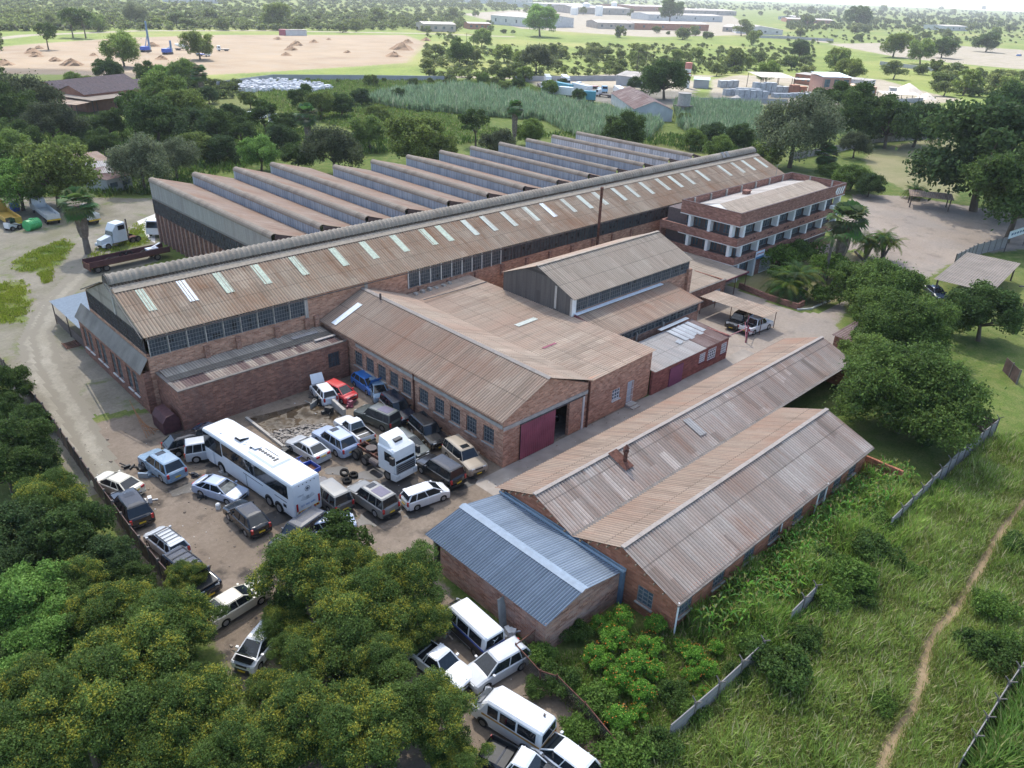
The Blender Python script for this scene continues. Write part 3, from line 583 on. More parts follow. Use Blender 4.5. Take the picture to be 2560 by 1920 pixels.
# ------------------------------------------------------------------ yard side buildings
def gable(b, x0, x1, y, ze, xr, zr, th=.3, mi=None, axis='x'):
    """triangle of wall above the eaves"""
    def P(a, t, z): return (a, y+t, z) if axis == 'x' else (y+t, a, z)
    A, B, C_ = P(x0, 0, ze), P(x1, 0, ze), P(xr, 0, zr); b.face([A, B, C_], mi=mi)
    A, B, C_ = P(x0, th, ze), P(x1, th, ze), P(xr, th, zr); b.face([B, A, C_], mi=mi)
def workshop():
    t = thing('workshop', 'gabled brown roofed brick workshop with row of side windows and maroon sliding door', 'workshop building', (45, 41, 0))
    r = MB(); r.corr((39.45, 41.0, 4.85), (39.45, 70.35, 4.85), (45.3, 41.0, 7.3), .27, .035); r.build('roof_slope', M_ws, t)
    r = MB(); r.corr((51.2, 41.0, 5.15), (51.2, 70.35, 5.15), (45.3, 41.0, 7.3), .27, .03); r.build('roof_slope', M_ws2, t)
    c = MB()
    for i in range(15):
        y = 41+i*1.96; c.face([(45.05, y, 7.25), (45.3, y, 7.42), (45.3, y+1.94, 7.42), (45.05, y+1.94, 7.25)]); c.face([(45.3, y, 7.42), (45.55, y, 7.27), (45.55, y+1.94, 7.27), (45.3, y+1.94, 7.42)])
    c.build('ridge_cap', plain('dull_ridge_cap', (.33, .285, .25), .85), t)
    s = MB(); s.corr((39.9, 67.6, 5.1), (39.9, 68.5, 5.1), (43.4, 67.6, 6.56), .27, .035); s.build('roof_light', plain('white_roof_light', (.8, .82, .82), .5), t)
    wy = [42.5, 44.8, 47.1, 49.4, 51.8, 54.5, 56.6, 58.7, 60.8, 62.9]
    b = MB(); b.wall((39.95, 70.3), (0, -1), 29.0, 0, 4.8, .35, [(70.3-y-1.45, 70.3-y, 1.65, 3.35) for y in wy], nrm=(-1, 0))
    b.wall((39.95, 41.3), (1, 0), 11.1, 0, 4.8, .35, [(2.05, 8.55, 0, 3.75)])
    gable(b, 39.95, 51.05, 41.3, 4.8, 45.3, 7.15, .35)
    b.build('wall', M_brick2, t)
    for y in wy: windows(t, (39.95, y+1.45), (0, -1), (-1, 0), 1.45, 1.7, 1.65, 4, 4, M_frame, M_glass, depth=.18, bar=.045, sill=M_conc)
    c = MB(); c.box(39.87, 39.94, 41.4, 53.9, 3.9, 4.25); c.box(39.87, 39.94, 54.1, 63.9, 3.9, 4.25); c.build('lintel_band', M_conc, t)
    c = MB(); c.box(39.93, 50.9, 41.2, 41.29, 3.78, 4.12); c.build('door_lintel', M_conc, t)
    c = MB(); c.box(50.3, 50.55, 41.22, 41.6, 0, 3.78); c.build('door_jamb', M_concl, t)
    d = MB(); d.corr((41.95, 41.15, .05), (46.4, 41.15, .05), (41.95, 41.15, 3.72), .22, .03); d.build('sliding_door', M_maroon, t)
    rl = MB(); rl.box(41.8, 50.4, 41.08, 41.18, 3.72, 3.8); rl.build('door_rail', M_steel, t)
    for y in (54.0,): p = MB(); p.box(39.82, 39.94, y-.1, y+.05, 0, 4.7); p.build('downpipe', M_rust, t)
    p = MB(); p.box(50.95, 51.1, 41.1, 41.25, 0, 5.0); p.build('downpipe', M_rust, t)
    p = MB(); p.tube((44.9, 66.3, 7.2), (44.9, 66.3, 7.9), .12); p.build('vent_pipe', M_steel, t)
    f = MB(); f.box(40.3, 50.9, 41.6, 70, .01, .03); f.build('floor_slab', M_concd, t)
workshop()
def midshed():
    t = thing('flat_workshop', 'tan low pitched workshop roof between the gabled workshop and the glazed monitor', 'workshop building', (56, 41, 0))
    r = MB(); r.corr((51.15, 41.0, 5.08), (51.15, 70.3, 5.08), (61.1, 41.0, 5.38), .27, .032); r.build('roof', M_ws2, t)
    b = MB(); b.wall((51.05, 41.4), (1, 0), 9.95, 0, 5.1, .35, [(3.9, 5.1, 1.4, 2.6), (6.3, 7.15, .3, 2.75)]); b.wall((61.0, 41.4), (0, 1), 28.9, 0, 5.25, .35, nrm=(1, 0))
    b.build('wall', M_brick2, t)
    windows(t, (54.95, 41.4), (1, 0), (0, -1), 1.2, 1.2, 1.4, 3, 3, M_framew, M_gloff, depth=.1, sill=M_concl)
    d = MB(); d.box(57.35, 58.2, 41.5, 41.56, .3, 2.75); d.build('door', plain('pale_blue_door', (.45, .55, .62), .5), t)
    g = MB()
    for u in np.linspace(57.3, 58.25, 7): g.bar((u, 41.33, .3), (u, 41.33, 2.7), .025)
    for z in (.3, 1.1, 1.9, 2.7): g.bar((57.3, 41.33, z), (58.25, 41.33, z), .04)
    g.build('security_gate', M_framew, t)
    s = MB(); s.box(57.2, 58.4, 40.7, 41.36, 0, .28); s.box(57.2, 58.4, 40.3, 40.7, 0, .14); s.build('door_step', M_conc, t)
    q = MB(); q.corr((55.4, 60.8, 5.3), (55.4, 61.9, 5.3), (58.9, 60.8, 5.4), .27, .032); q.corr; q = MB(); q.corr((54.6, 54.6, 5.24), (54.6, 55.3, 5.24), (57.6, 54.6, 5.33), .27, .03); q.build('roof_light', plain('pale_roof_light', (.55, .57, .50), .5), t)
    q = MB(); q.corr((52.7, 48.9, 5.19), (52.7, 49.2, 5.19), (54.6, 48.9, 5.24), .27, .03); q.build('red_patch', M_maroon, t)
    for k in range(6): f = MB(); f.box(51.9+k*1.05, 52.3+k*1.05, 69.3+.15*math.sin(k*3), 69.8, 5.1, 5.32+.1*(k%3)); f.build('loose_block', M_conc, t)
    c = MB(); c.box(51.3, 61.1, 66.9, 67.05, 5.38, 5.45); c.build('sheet_joint', M_concd, t)
midshed()
def monitor():
    X0, X1, Y0, Y1, Ym, ze, zr = 60.9, 83.3, 52.6, 63.8, 58.2, 7.55, 9.85
    t = thing('monitor_building', 'tall gabled building with dark cladded end and window strip rising above the tan roof', 'building', (72, 58, 0))
    r = MB(); r.corr((X0-.15, Y0-.35, ze-.1), (X1+.3, Y0-.35, ze-.1), (X0-.15, Ym, zr), .3, .03); r.build('roof_slope', M_mon, t)
    r = MB(); r.corr((X0-.15, Y1+.3, ze-.08), (X1+.3, Y1+.3, ze-.08), (X0-.15, Ym, zr), .3, .03); r.build('roof_slope', M_ws2, t)
    c = MB(); c.bar((X0-.15, Ym, zr+.04), (X1+.3, Ym, zr+.04), .4, .05); c.build('ridge_cap', M_mon, t)
    g = MB(); g.face([(X0, Y1, 4.9), (X0, Y0+.02, 4.9), (X0, Y0+.02, ze), (X0, Ym, zr-.08), (X0, Y1, ze)])
    g.build('gable_cladding', roofmat('dark_gable_cladding', (.095, .085, .08), (.13, .12, .11), amt=.15, su=.8, sv=9, rust=(.09, .06, .05), lines=.6), t)
    gp = MB(); gp.box(X0-.06, X0-.01, Y0+.0, Y0+.28, 5.3, ze-.1); gp.box(X0-.06, X0-.01, 55.0, 55.3, 5.6, 8.3); gp.build('flashing_strip', M_conc, t)
    p = MB(); p.box(X0-.05, X0+.55, Y0-.08, Y0-.005, 5.4, 7.4); p.build('corner_panel', M_wpaint, t)
    n = 11; w_ = (X1-X0-.7)/n
    for i in range(n): windows(t, (X0+.6+i*w_, Y0), (1, 0), (0, -1), w_-.08, 1.45, 5.85, 5, 3, M_frame, M_glass, depth=.0, bar=.03, fr=.06)
    b = MB(); b.wall((X0+.02, Y0+.01), (1, 0), X1-X0, 0, 5.84, .3); b.wall((X1, Y0), (0, 1), Y1-Y0, 0, 7.5, .3, nrm=(1, 0)); gable(b, Y0, Y1, X1-.3, 7.5, Ym, zr-.1, .3, axis='y'); b.wall((X1, Y1), (-1, 0), X1-X0, 0, 7.5, .3, nrm=(0, 1))
    b.box(X1-.5, X1+.25, Y0-.4, Y0-.02, 0, 6.3)
    b.build('wall', M_brick2, t)
    f = MB(); f.box(X0+.3, 77.2, Y0-.55, Y0-.03, 5.62, 5.7); f.build('white_flashing', plain('galvanised_flashing', (.72, .78, .84), .35, .5), t)
monitor()
def leanto():
    t = thing('glazed_lean_to', 'lean-to with brown sheet roof and long dusty window strip below the monitor building', 'building', (70, 50, 0))
    r = MB(); r.corr((61.2, 47.2, 4.55), (78.9, 47.2, 4.55), (61.2, 52.45, 5.55), .3, .03); r.build('roof', M_ws, t)
    b = MB(); b.wall((61.3, 47.6), (1, 0), 17.5, 0, 3.2, .3); b.wall((78.8, 47.6), (0, 1), 4.9, 0, 4.4, .3, nrm=(1, 0)); b.box(78.5, 79, 47.5, 48, 3.2, 4.5); b.build('wall', M_brick, t)
    n = 12; w_ = 17.1/n
    for i in range(n): windows(t, (61.35+i*w_, 47.6), (1, 0), (0, -1), w_-.08, 1.15, 3.25, 2, 2, M_frame, M_glassd, depth=.0, bar=.04, fr=.07)
    f = MB(); f.bar((61.15, 47.2, 4.5), (61.15, 52.4, 5.5), .1, .3); f.build('barge_board', M_maroond, t)
    g = MB(); g.bar((61.3, 47.1, 4.5), (78.8, 47.1, 4.5), .12, .1); g.build('gutter', M_steel, t)
    for x in (66.2, 71.2): p = MB(); p.box(x, x+.15, 47.3, 47.5, 2.6, 3.7); p.build('downpipe', M_conc, t)
leanto()
def smallshed():
    t = thing('lean_to_store', 'low red brick store with patched grey and galvanised sheet roof and white barred windows', 'store building', (68, 43, 0))
    r = MB(); r.corr((61.3, 40.9, 2.75), (70.8, 40.9, 2.75), (61.3, 46.4, 3.15), .25, .025); r.build('roof', M_grey, t)
    r = MB(); r.corr((70.8, 40.9, 2.78), (75.8, 40.9, 2.78), (70.8, 46.4, 3.2), .25, .025); r.build('roof', M_rusty, t)
    for i, (x, y, w_, l) in enumerate([(70.2, 43.4, .8, 2.7), (71.1, 43.2, .8, 2.9), (72.0, 43.5, .8, 2.6), (72.9, 43.3, .85, 2.9), (73.9, 43.6, .8, 2.6), (68.9, 43.2, .8, .7)]):
        k = .4/5.5; z = 2.82+k*(y-40.9); q = MB(); q.corr((x, y, z), (x+w_, y+.08*(i % 3), z+.02*i % .06), (x-.06, y+l, z+k*l+.03), .2, .02); q.build('loose_sheet', M_galv, t)
    q = MB(); q.bar((69.4, 46.55, 3.45), (75.0, 46.6, 3.5), .5, .04); q.build('gutter_board', M_wpaint, t)
    b = MB(); b.wall((61.2, 41.1), (1, 0), 14.4, 0, 2.7, .3, [(8.6, 9.7, 1.1, 2.2), (10.3, 11.9, .9, 2.25), (13.0, 14.1, .9, 2.2)]); b.wall((75.6, 41.1), (0, 1), 5.4, 0, 3.0, .3, nrm=(1, 0)); b.build('wall', brickmat('maroon_brick', (.24, .085, .075), (.29, .11, .09), stain=.3, mortar=(.25, .16, .14)), t)
    for x, w_, z0, z1 in ((69.8, 1.1, 1.1, 2.2), (71.5, 1.6, .9, 2.25), (74.2, 1.1, .9, 2.2)): windows(t, (x, 41.1), (1, 0), (0, -1), w_, z1-z0, z0, 4, 4, M_framew, M_gloff, depth=.06, bar=.05, sill=M_maroond)
    d = MB(); d.box(64.2, 66.6, 41.0, 41.09, 0, 2.2); d.build('door', plain('purple_door', (.20, .06, .13), .5), t)
smallshed()
def twin(name, lab, Y0, Y1, x1, ys, flue=False):
    X0, ze, Ym = 34.8, 3.1, (Y0+Y1)/2; zr = ze+(Ym-Y0)*.38
    t = thing(name, lab, 'shed', (50, Ym, 0)); zm = (Ym-Y0)
    r = MB(); r.corr((X0-.35, Y0-(.35 if ys else 0), ze-(.13 if ys else 0)), (x1, Y0-(.35 if ys else 0), ze-(.13 if ys else 0)), (X0-.35, Ym, zr), .27, .035, uvo=(Y0*7, 0)); r.build('roof_slope', M_shed, t)
    r = MB(); yn = Y1+(0 if ys else .3); r.corr((X0-.35, yn, ze-(0 if ys else .1)), (x1, yn, ze-(0 if ys else .1)), (X0-.35, Ym, zr), .27, .03, uvo=(Y0*3, 0)); r.build('roof_slope', M_ws, t)
    c = MB(); n = int((x1-X0)/1.9)
    for i in range(n+1): x = X0-.35+i*1.9; c.bar((x, Ym, zr+.05), (min(x+1.88, x1), Ym, zr+.05+.015*(i % 2)), .34, .06)
    c.build('ridge_cap', plain('dull_ridge_cap', (.33, .285, .25), .85), t)
    b = MB(); ops = [(u, u+1.5, 1.05, 2.35) for u in ys] if ys else []
    b.wall((X0, Y0), (1, 0), x1-X0-.3, 0, ze-.02, .3, ops) if ys else None
    wop = [(Y0+1.7, Y0+3.0, .9, 2.3)] if ys else []
    b.wall((X0, Y1), (0, -1), Y1-Y0, 0, ze-.02, .3, [(Y1-o[1], Y1-o[0], o[2], o[3]) for o in wop], nrm=(-1, 0)); b.wall((x1-.3, Y0), (0, 1), Y1-Y0, 0, ze-.02, .3, nrm=(1, 0))
    if not ys: b.wall((x1-.3, Y1), (-1, 0), x1-X0-.3, 0, ze-.02, .3, nrm=(0, 1))
    gable(b, Y0, Y1, X0, ze-.02, Ym, zr-.05, .3, axis='y'); gable(b, Y0, Y1, x1-.6, ze-.02, Ym, zr-.05, .3, axis='y')
    b.build('wall', M_brickr, t)
    for o in wop: windows(t, (X0, o[1]), (0, -1), (-1, 0), 1.3, 1.4, .9, 3, 4, M_frame, M_gloff, depth=.1, bar=.05, sill=M_conc)
    for u in ys: windows(t, (X0+u, Y0), (1, 0), (0, -1), 1.5, 1.3, 1.05, 4, 3, M_frame, M_gloff, depth=.1, bar=.05, sill=M_conc)
    for k in range(5):
        for s in (-1, 1):
            y = Ym+s*(Ym-Y0)*(k+.6)/5.6; q = MB(); z = zr-(zr-ze)*(k+.6)/5.6-.2; q.box(X0-.45, X0, y-.05, y+.05, z-.06, z+.06); q.build('purlin_end', M_wood, t)
    return t, zr, Ym
t, zr, ym = twin('twin_gable_shed', 'longer sheet roofed shed, ridge with rusty flue, nearest the workshop side of the pair', 28.2, 36.1, 79.7, [])
def flue(px, py):
    q = MB(); z = 4.2; x, y = 43.6, 31.1
    f = MB(); k = .38; f.face([(x-.75, 32.1, 4.75), (x-.75, y-.9, 4.75-k*(1.9)), (x+.35, y-.9, 4.75-k*1.9), (x+.35, 32.1, 4.75)][::1]); f.build('flue_flashing', M_rust, t)
    q.tube((x, y-.2, 3.9), (x, y-.2, 5.15), .17, n=10); q.tube((x, y-.2, 5.15), (x, y-.2, 5.3), .24, n=10); q.tube((x, y-.2, 5.5), (x, y-.2, 5.85), .27, .02, n=10)
    for a in range(4): q.bar((x+.15*math.cos(a*1.57), y-.2+.15*math.sin(a*1.57), 5.28), (x+.15*math.cos(a*1.57), y-.2+.15*math.sin(a*1.57), 5.52), .03)
    q.build('flue', M_rust, t)
flue(0, 0)
q = MB(); q.corr((52.5, 29.6, 3.72), (53.4, 29.5, 3.7), (52.5, 31.6, 4.46), .27, .03); q.build('patch_sheet', M_white, t)
t2, zr, ym = twin('twin_gable_shed', 'shorter sheet roofed shed with window row facing the maize plot', 19.4, 28.2, 63.8, [.6, 4.6, 8.6, 12.2, 15.9, 19.8, 22.6, 25.4])
for x in (34.72, 53.9, 55.3):
    q = MB(); q.tube((x, 19.1, 0), (x, 19.1, 3.0), .06); q.build('downpipe', M_wpaint, t2)
q = MB(); q.bar((34.6, 28.2, 3.13), (79.6, 28.2, 3.13), .35, .06); q.build('valley_gutter', M_concd, t)
q = MB(); q.bar((34.45, 19.0, 2.93), (63.7, 19.0, 2.93), .12, .1); q.build('eaves_gutter', M_concd, t2)
q = MB(); q.box(48.6, 48.72, 19.31, 19.37, 1.4, 2.6); q.box(47.6, 49.6, 19.31, 19.37, 2.3, 2.42); q.build('wall_pipe', M_wpaint, t2)
def blueshed():
    t = thing('blue_roofed_shed', 'low brick shed with new blue grey corrugated roof beside the two gabled sheds', 'shed', (31, 30, 0))
    X0, X1, Y0, Y1, XR, ze, zr = 27.2, 34.45, 23.75, 35.8, 30.65, 2.65, 3.45
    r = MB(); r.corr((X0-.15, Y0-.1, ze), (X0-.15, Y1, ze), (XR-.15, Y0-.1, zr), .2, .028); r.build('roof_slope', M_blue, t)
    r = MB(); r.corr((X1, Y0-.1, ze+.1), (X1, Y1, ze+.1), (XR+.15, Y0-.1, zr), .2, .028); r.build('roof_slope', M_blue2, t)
    c = MB(); c.face([(XR-.35, Y0-.15, zr-.0), (XR, Y0-.15, zr+.14), (XR, Y1+.05, zr+.14), (XR-.35, Y1+.05, zr)][::-1]); c.face([(XR, Y0-.15, zr+.14), (XR+.35, Y0-.15, zr+.02), (XR+.35, Y1+.05, zr+.02), (XR, Y1+.05, zr+.14)][::-1]); c.build('ridge_cap', plain('blue_flashing', (.26, .32, .39), .5), t)
    g = MB(); g.box(X1, X1+.3, Y0-.3, Y1+.1, ze+.12, ze+.17); g.box(X1, X1+.04, Y0-.3, Y1+.1, ze+.15, ze+.35); g.box(X1+.26, X1+.3, Y0-.3, Y1+.1, ze+.15, ze+.35); g.build('box_gutter', M_gutter, t)
    p = MB(); p.box(X1-.02, X1+.26, Y0-.3, Y0-.02, 0, ze+.15); p.build('downpipe', plain('blue_downpipe', (.13, .2, .27), .5), t)
    b = MB(); b.wall((X0, Y1-1.6), (0, -1), Y1-1.6-Y0, 0, ze-.03, .23, nrm=(-1, 0)); b.wall((X0, Y0), (1, 0), X1-X0, 0, ze+.02, .23); gable(b, X0, X1, Y0, ze-.03, XR, zr-.05, .23); b.build('wall', M_bricks, t)
    b = MB(); b.wall((X1, Y1-.3), (-1, 0), X1-X0-.4, 0, ze, .2, nrm=(0, 1)); b.build('rear_wall', M_concd, t)
blueshed()
def chimney():
    p = MB(); p.tube((85.1, 69.6, 3), (85.1, 69.6, 13.2), .2, n=12); p.tube((85.1, 69.6, 13.0), (85.1, 69.6, 13.25), .24, n=12)
    T(p.build('flue_stack', M_rust), 'tall thin rust brown pipe stack rising beside the long hall', 'chimney')
chimney()
def office():
    X0, X1, Y0, Y1 = 98.3, 131.0, 54.8, 64.9
    t = thing('office_block', 'three storey brick office block with white columns, window bands and flat roof', 'office building', (98.3, 54.8, 0))
    def band(z0, z1, x0=X0, x1=X1, y0=Y0, y1=Y1, th=.25, name='brick_band', m=M_bricko):
        b = MB()
        b.wall((x0, y0), (1, 0), x1-x0, z0, z1, th); b.wall((x0, y1), (0, -1), y1-y0, z0, z1, th, nrm=(-1, 0)); b.wall((x1, y0), (0, 1), y1-y0, z0, z1, th, nrm=(1, 0)); b.wall((x1, y1), (-1, 0), x1-x0, z0, z1, th, nrm=(0, 1))
        b.face([(x0, y0, z0), (x0, y1, z0), (x1, y1, z0), (x1, y0, z0)]); return b.build(name, m, t)
    band(8.65, 10.5, name='parapet'); band(5.65, 6.85, y1=68.3); band(2.9, 3.95, y1=68.3)
    for z in (8.62, 5.62, 2.87):
        s = MB(); s.box(X0-.04, X1+.04, Y0-.05, Y0+.01, z-.06, z+.05); s.box(X0-.05, X0+.01, Y0+.012, Y1, z-.06, z+.05); s.build('soffit_edge', M_concl, t)
    f = MB(); f.box(X0+.02, X1-.02, Y0+.02, 68.2, 6.5, 6.6); f.build('balcony_floor', M_concd, t)
    f = MB(); f.box(X0+.3, X1-.3, Y0+.3, 68.2, 3.6, 3.7); f.build('floor_slab', M_concd, t)
    # recessed glazed walls
    for lv, z0, z1 in ((2, 6.85, 8.6), (1, 3.95, 5.6), (0, 0, 2.85)):
        c = MB(); c.box(X0+1.3, X1-1.3, Y0+1.2, 68.0, z0-.2, z1+.1); c.build('inner_wall', plain('office_inner_wall', (.12, .09, .085), .8), t)
        xs = [X0+1.35+4.95*i for i in range(7)]
        if lv > 0 or True:
            for i, x in enumerate(xs[:6]):
                if lv == 0 and i not in (0, 2, 3, 4): continue
                windows(t, (x, Y0+1.2), (1, 0), (0, -1), 4.4, z1-z0-(.05 if lv else .9), z0 + (0 if lv else .85), 6, 1, M_frame, M_gloff, depth=-.03, bar=.09)
            if lv:
                for y in (Y1-.3, Y1-3.6, Y1-6.8)[:3]: windows(t, (X0+1.3, y), (0, -1), (-1, 0), 2.7, z1-z0-.05, z0, 5, 1, plain('brown_frame', (.2, .11, .08), .6), M_gloff, depth=-.03, bar=.09)
        cz = MB()
        for x in [99.9, 104.6, 109.5, 114.5, 119.5, 124.7, 129.8]:
            if lv == 0 and x > 110: continue
            cc = MB(); cc.box(x-.25, x+.25, Y0+.03, Y0+1.0, z0, z1) if lv or x > 100 else cc.box(x-.25, x+.25, Y0+.03, Y0+1.0, z0, z1)
            cc.build('column', M_wpaint, t)
        if lv:
            for y in (63.2, 59.8, 56.1): cc = MB(); cc.box(X0+.03, X0+.9, y-.22, y+.22, z0, z1); cc.build('column', M_wpaint, t)
    # ground floor brick pier, entrance gate and sign boards
    b = MB(); b.box(104.9, 106.3, 54.9, 56.2, 0, 2.9); b.box(109.5, 131, 55.4, 56.1, 0, 1.0); b.build('ground_wall', M_bricko, t)
    d = MB()
    for x in np.linspace(106.4, 109.1, 13): d.bar((x, 54.9, 0), (x, 54.9, 2.2), .04)
    for z in (.1, 1.1, 2.2): d.bar((106.4, 54.9, z), (109.1, 54.9, z), .06)
    d.build('entrance_gate', M_framew, t)
    s = MB(); s.box(106.4, 109.2, 54.6, 54.7, 2.25, 2.85); s.build('entrance_sign', plain('pale_sign', (.72, .78, .86), .4), t)
    s = MB(); s.box(104.0, 106.4, 54.5, 54.6, 2.75, 3.9); sg = s.build('name_board', plain('sign_white', (.74, .8, .88), .4), t)
    s = MB(); s.box(104.02, 106.38, 54.47, 54.495, 2.77, 3.1); q = s.build('sign_stripe', plain('sign_blue', (.08, .22, .38), .4), t); q.parent = sg; 
    s = MB()
    for i in range(8): s.box(104.2+i*.25, 104.36+i*.25, 54.47, 54.495, 3.45, 3.62)
    s.box(104.1, 104.3, 54.46, 54.494, 3.3, 3.36); q = s.build('sign_lettering', plain('sign_red', (.5, .12, .1), .4), t); q.parent = sg
    # rooftop: low double pitch behind the parapet
    r = MB(); ym = 61.3
    r.corr((X0+.5, Y0+.35, 9.6), (X1-3.3, Y0+.35, 9.6), (X0+4.6, ym, 9.95), .3, .02); r.build('roof_slope', M_mon, t)
    r = MB(); r.corr((X0+3.2, Y1-.5, 9.55), (X1-3.3, Y1-.5, 9.55), (X0+4.6, ym, 9.95), .3, .02); r.build('roof_slope', roofmat('pale_dusty_sheeting', (.5, .45, .4), (.58, .53, .48), amt=.2, seed=21), t)
    f = MB(); f.face([(X0+.5, Y0+.36, 9.58), (X0+4.6, ym, 9.93), (X0+3.2, Y1-.5, 9.53), (X0+3.2, Y1-.5, 9.3), (X0+.5, Y0+.36, 9.3)]); f.build('roof_end', M_concl, t)
    f = MB(); f.box(X0+.26, X1-.26, Y0+.26, Y1-.26, 9.3, 9.4); f.build('roof_deck', M_conc, t)
    for i in range(7): p = MB(); p.box(101+i*4.4, 101.25+i*4.4, Y1-.45, Y1-.26, 9.4, 10.5); p.build('parapet_pier', M_conc, t)
    for i in range(2): p = MB(); p.box(X1-.4, X1-.26, 57+i*4, 57.25+i*4, 9.4, 10.5); p.build('parapet_pier', M_conc, t)
    c = MB(); c.box(112.0, 113.2, 62.2, 63.0, 9.3, 10.3); c.box(111.9, 113.3, 62.1, 63.1, 10.3, 10.4); c.build('roof_chimney', M_bricko, t)
    cp = MB(); cp.box(X0-.03, X1+.03, Y0-.03, Y0+.27, 10.5, 10.56); cp.box(X0-.03, X0+.27, Y0+.27, Y1, 10.5, 10.56); cp.box(X0+.27, X1+.03, Y1-.25, Y1+.03, 10.5, 10.56); cp.box(X1-.27, X1+.03, Y0+.27, Y1-.25, 10.5, 10.56); cp.build('coping', plain('dark_coping', (.1, .06, .055), .8), t)
    # white emblem: three slanted strokes with a triangle
    e = MB(); y = Y0-.03
    for k, (a, b_) in enumerate(((128.0, .5), (128.8, .5), (129.6, .5))): e.face([(a, y, 8.95), (a+b_, y, 8.95), (a+b_+.5, y, 10.15), (a+.5, y, 10.15)])
    e.face([(127.3, y, 9.6), (127.75, y, 8.95), (128.3, y, 10.15), (127.85, y, 10.15)]); e.build('wall_emblem', M_wpaint, t)
    # air bricks on the bands
    for z, x0 in ((6.2, 99.8), (3.4, 99.8)):
        for i in range(7):
            for k in (0, .9): a = MB(); a.box(x0+2.1+i*4.9+k, x0+2.7+i*4.9+k, Y0-.02, Y0+.01, z-.15, z+.12); a.build('air_brick', plain('dark_airbrick', (.09, .04, .035), .9), t)
    ac = MB(); ac.box(126.2, 127.1, 54.2, 54.75, 6.95, 7.45); ac.build('air_conditioner', M_wpaint, t)
    ae = MB(); ae.tube((125.2, 64.7, 10.4), (125.2, 64.7, 12.6), .04); ae.bar((124.4, 64.7, 12.5), (126, 64.7, 12.5), .04); ae.build('antenna', M_frame, t)
    b = MB(); b.wall((X0-.0, 68.35), (1, 0), X1-X0, 0, 6.4, .3, nrm=(0, 1)); b.build('rear_wall', M_bricko, t)
office()
def lowroofs():
    t = thing('brick_store_room', 'small flat roofed dark brick room between the monitor building and the office', 'store building', (87, 54, 0))
    b = MB(); b.wall((83.4, 52.0), (1, 0), 8.6, 0, 3.0, .3, [(6.0, 7.6, .5, 2.0)]); b.wall((92.0, 52.0), (0, 1), 5, 0, 3.0, .3, nrm=(1, 0)); b.build('wall', M_brickd, t)
    windows(t, (89.4, 52.0), (1, 0), (0, -1), 1.6, 1.5, .5, 4, 3, M_framew, M_gloff, sill=M_concl)
    r = MB(); r.corr((83.45, 52.3, 2.85), (92.0, 52.3, 2.85), (83.45, 58.5, 3.0), .3, .02); r.build('roof', M_mon, t)
    c = MB(); c.box(83.4, 92.05, 51.95, 52.3, 3.0, 3.07); c.build('coping', M_concd, t)
    t = thing('entrance_canopy', 'flat sheet canopy on posts beside the office entrance', 'canopy', (96, 52, 0))
    r = MB(); r.corr((92.05, 52.2, 2.75), (98.2, 52.2, 2.75), (92.05, 62.5, 3.0), .3, .02); r.build('roof', M_mon, t)
    f = MB(); f.box(92.05, 98.25, 52.1, 52.18, 2.55, 2.78); f.box(98.2, 98.28, 52.1, 54.7, 2.55, 2.8); f.build('fascia', M_maroond, t)
    for x in (92.4, 95.2, 98.0): p = MB(); p.tube((x, 52.3, 0), (x, 52.3, 2.7), .06); p.build('post', M_rust, t)
    t = thing('carport', 'open carport with tan corrugated roof over two parked pickups', 'carport', (86.5, 46.5, 0))
    r = MB(); r.corr((84.8, 41.9, 2.45), (84.8, 51.3, 2.45), (88.75, 41.9, 2.4), .27, .03); r.build('roof', M_ws2, t)
    for x, y in ((85, 42.2), (88.5, 42.2), (85, 46.6), (88.5, 46.6), (85, 51.1), (88.5, 51.1)): p = MB(); p.tube((x, y, 0), (x, y, 2.4), .05); p.build('post', M_rust, t)
    t = thing('maroon_gate_frame', 'maroon steel gate frame with diagonal braces in front of the carport', 'gate', (81.5, 42, 0))
    g = MB(); g.bar((81.5, 42, 0), (81.5, 42, 2.2), .14); g.bar((81.5, 42, .2), (83.9, 43.8, 1.5), .08); g.bar((81.5, 42, 1.6), (84.5, 42.6, .3), .08); g.bar((81.5, 42, 2.0), (79.6, 43.4, .9), .08); g.build('frame', M_maroon, t)
    g = MB(); g.bar((84.2, 43.6, 0), (84.2, 43.6, 2.3), .1); g.build('post', M_maroon, t)
    t = thing('side_shelter', 'open shelter with flat pale blue sheet roof at the end of the long hall', 'shelter', (23, 94, 0))
    r = MB(); r.corr((20.5, 99.6, 2.9), (20.5, 88.95, 2.9), (26.5, 99.6, 3.3), .25, .02); r.build('roof', plain('pale_grey_blue_sheet', (.22, .27, .32), .7, .2, var=.12), t)
    for x, y in ((20.7, 99.4), (20.7, 94.2), (20.7, 89.2), (26.3, 99.4)): p = MB(); p.tube((x, y, 0), (x, y, 2.9), .06); p.build('post', M_steel, t)
    w = MB(); w.box(20.75, 20.8, 89.3, 99.3, .1, 1.3); w.build('mesh_panel', M_steel, t)
lowroofs()
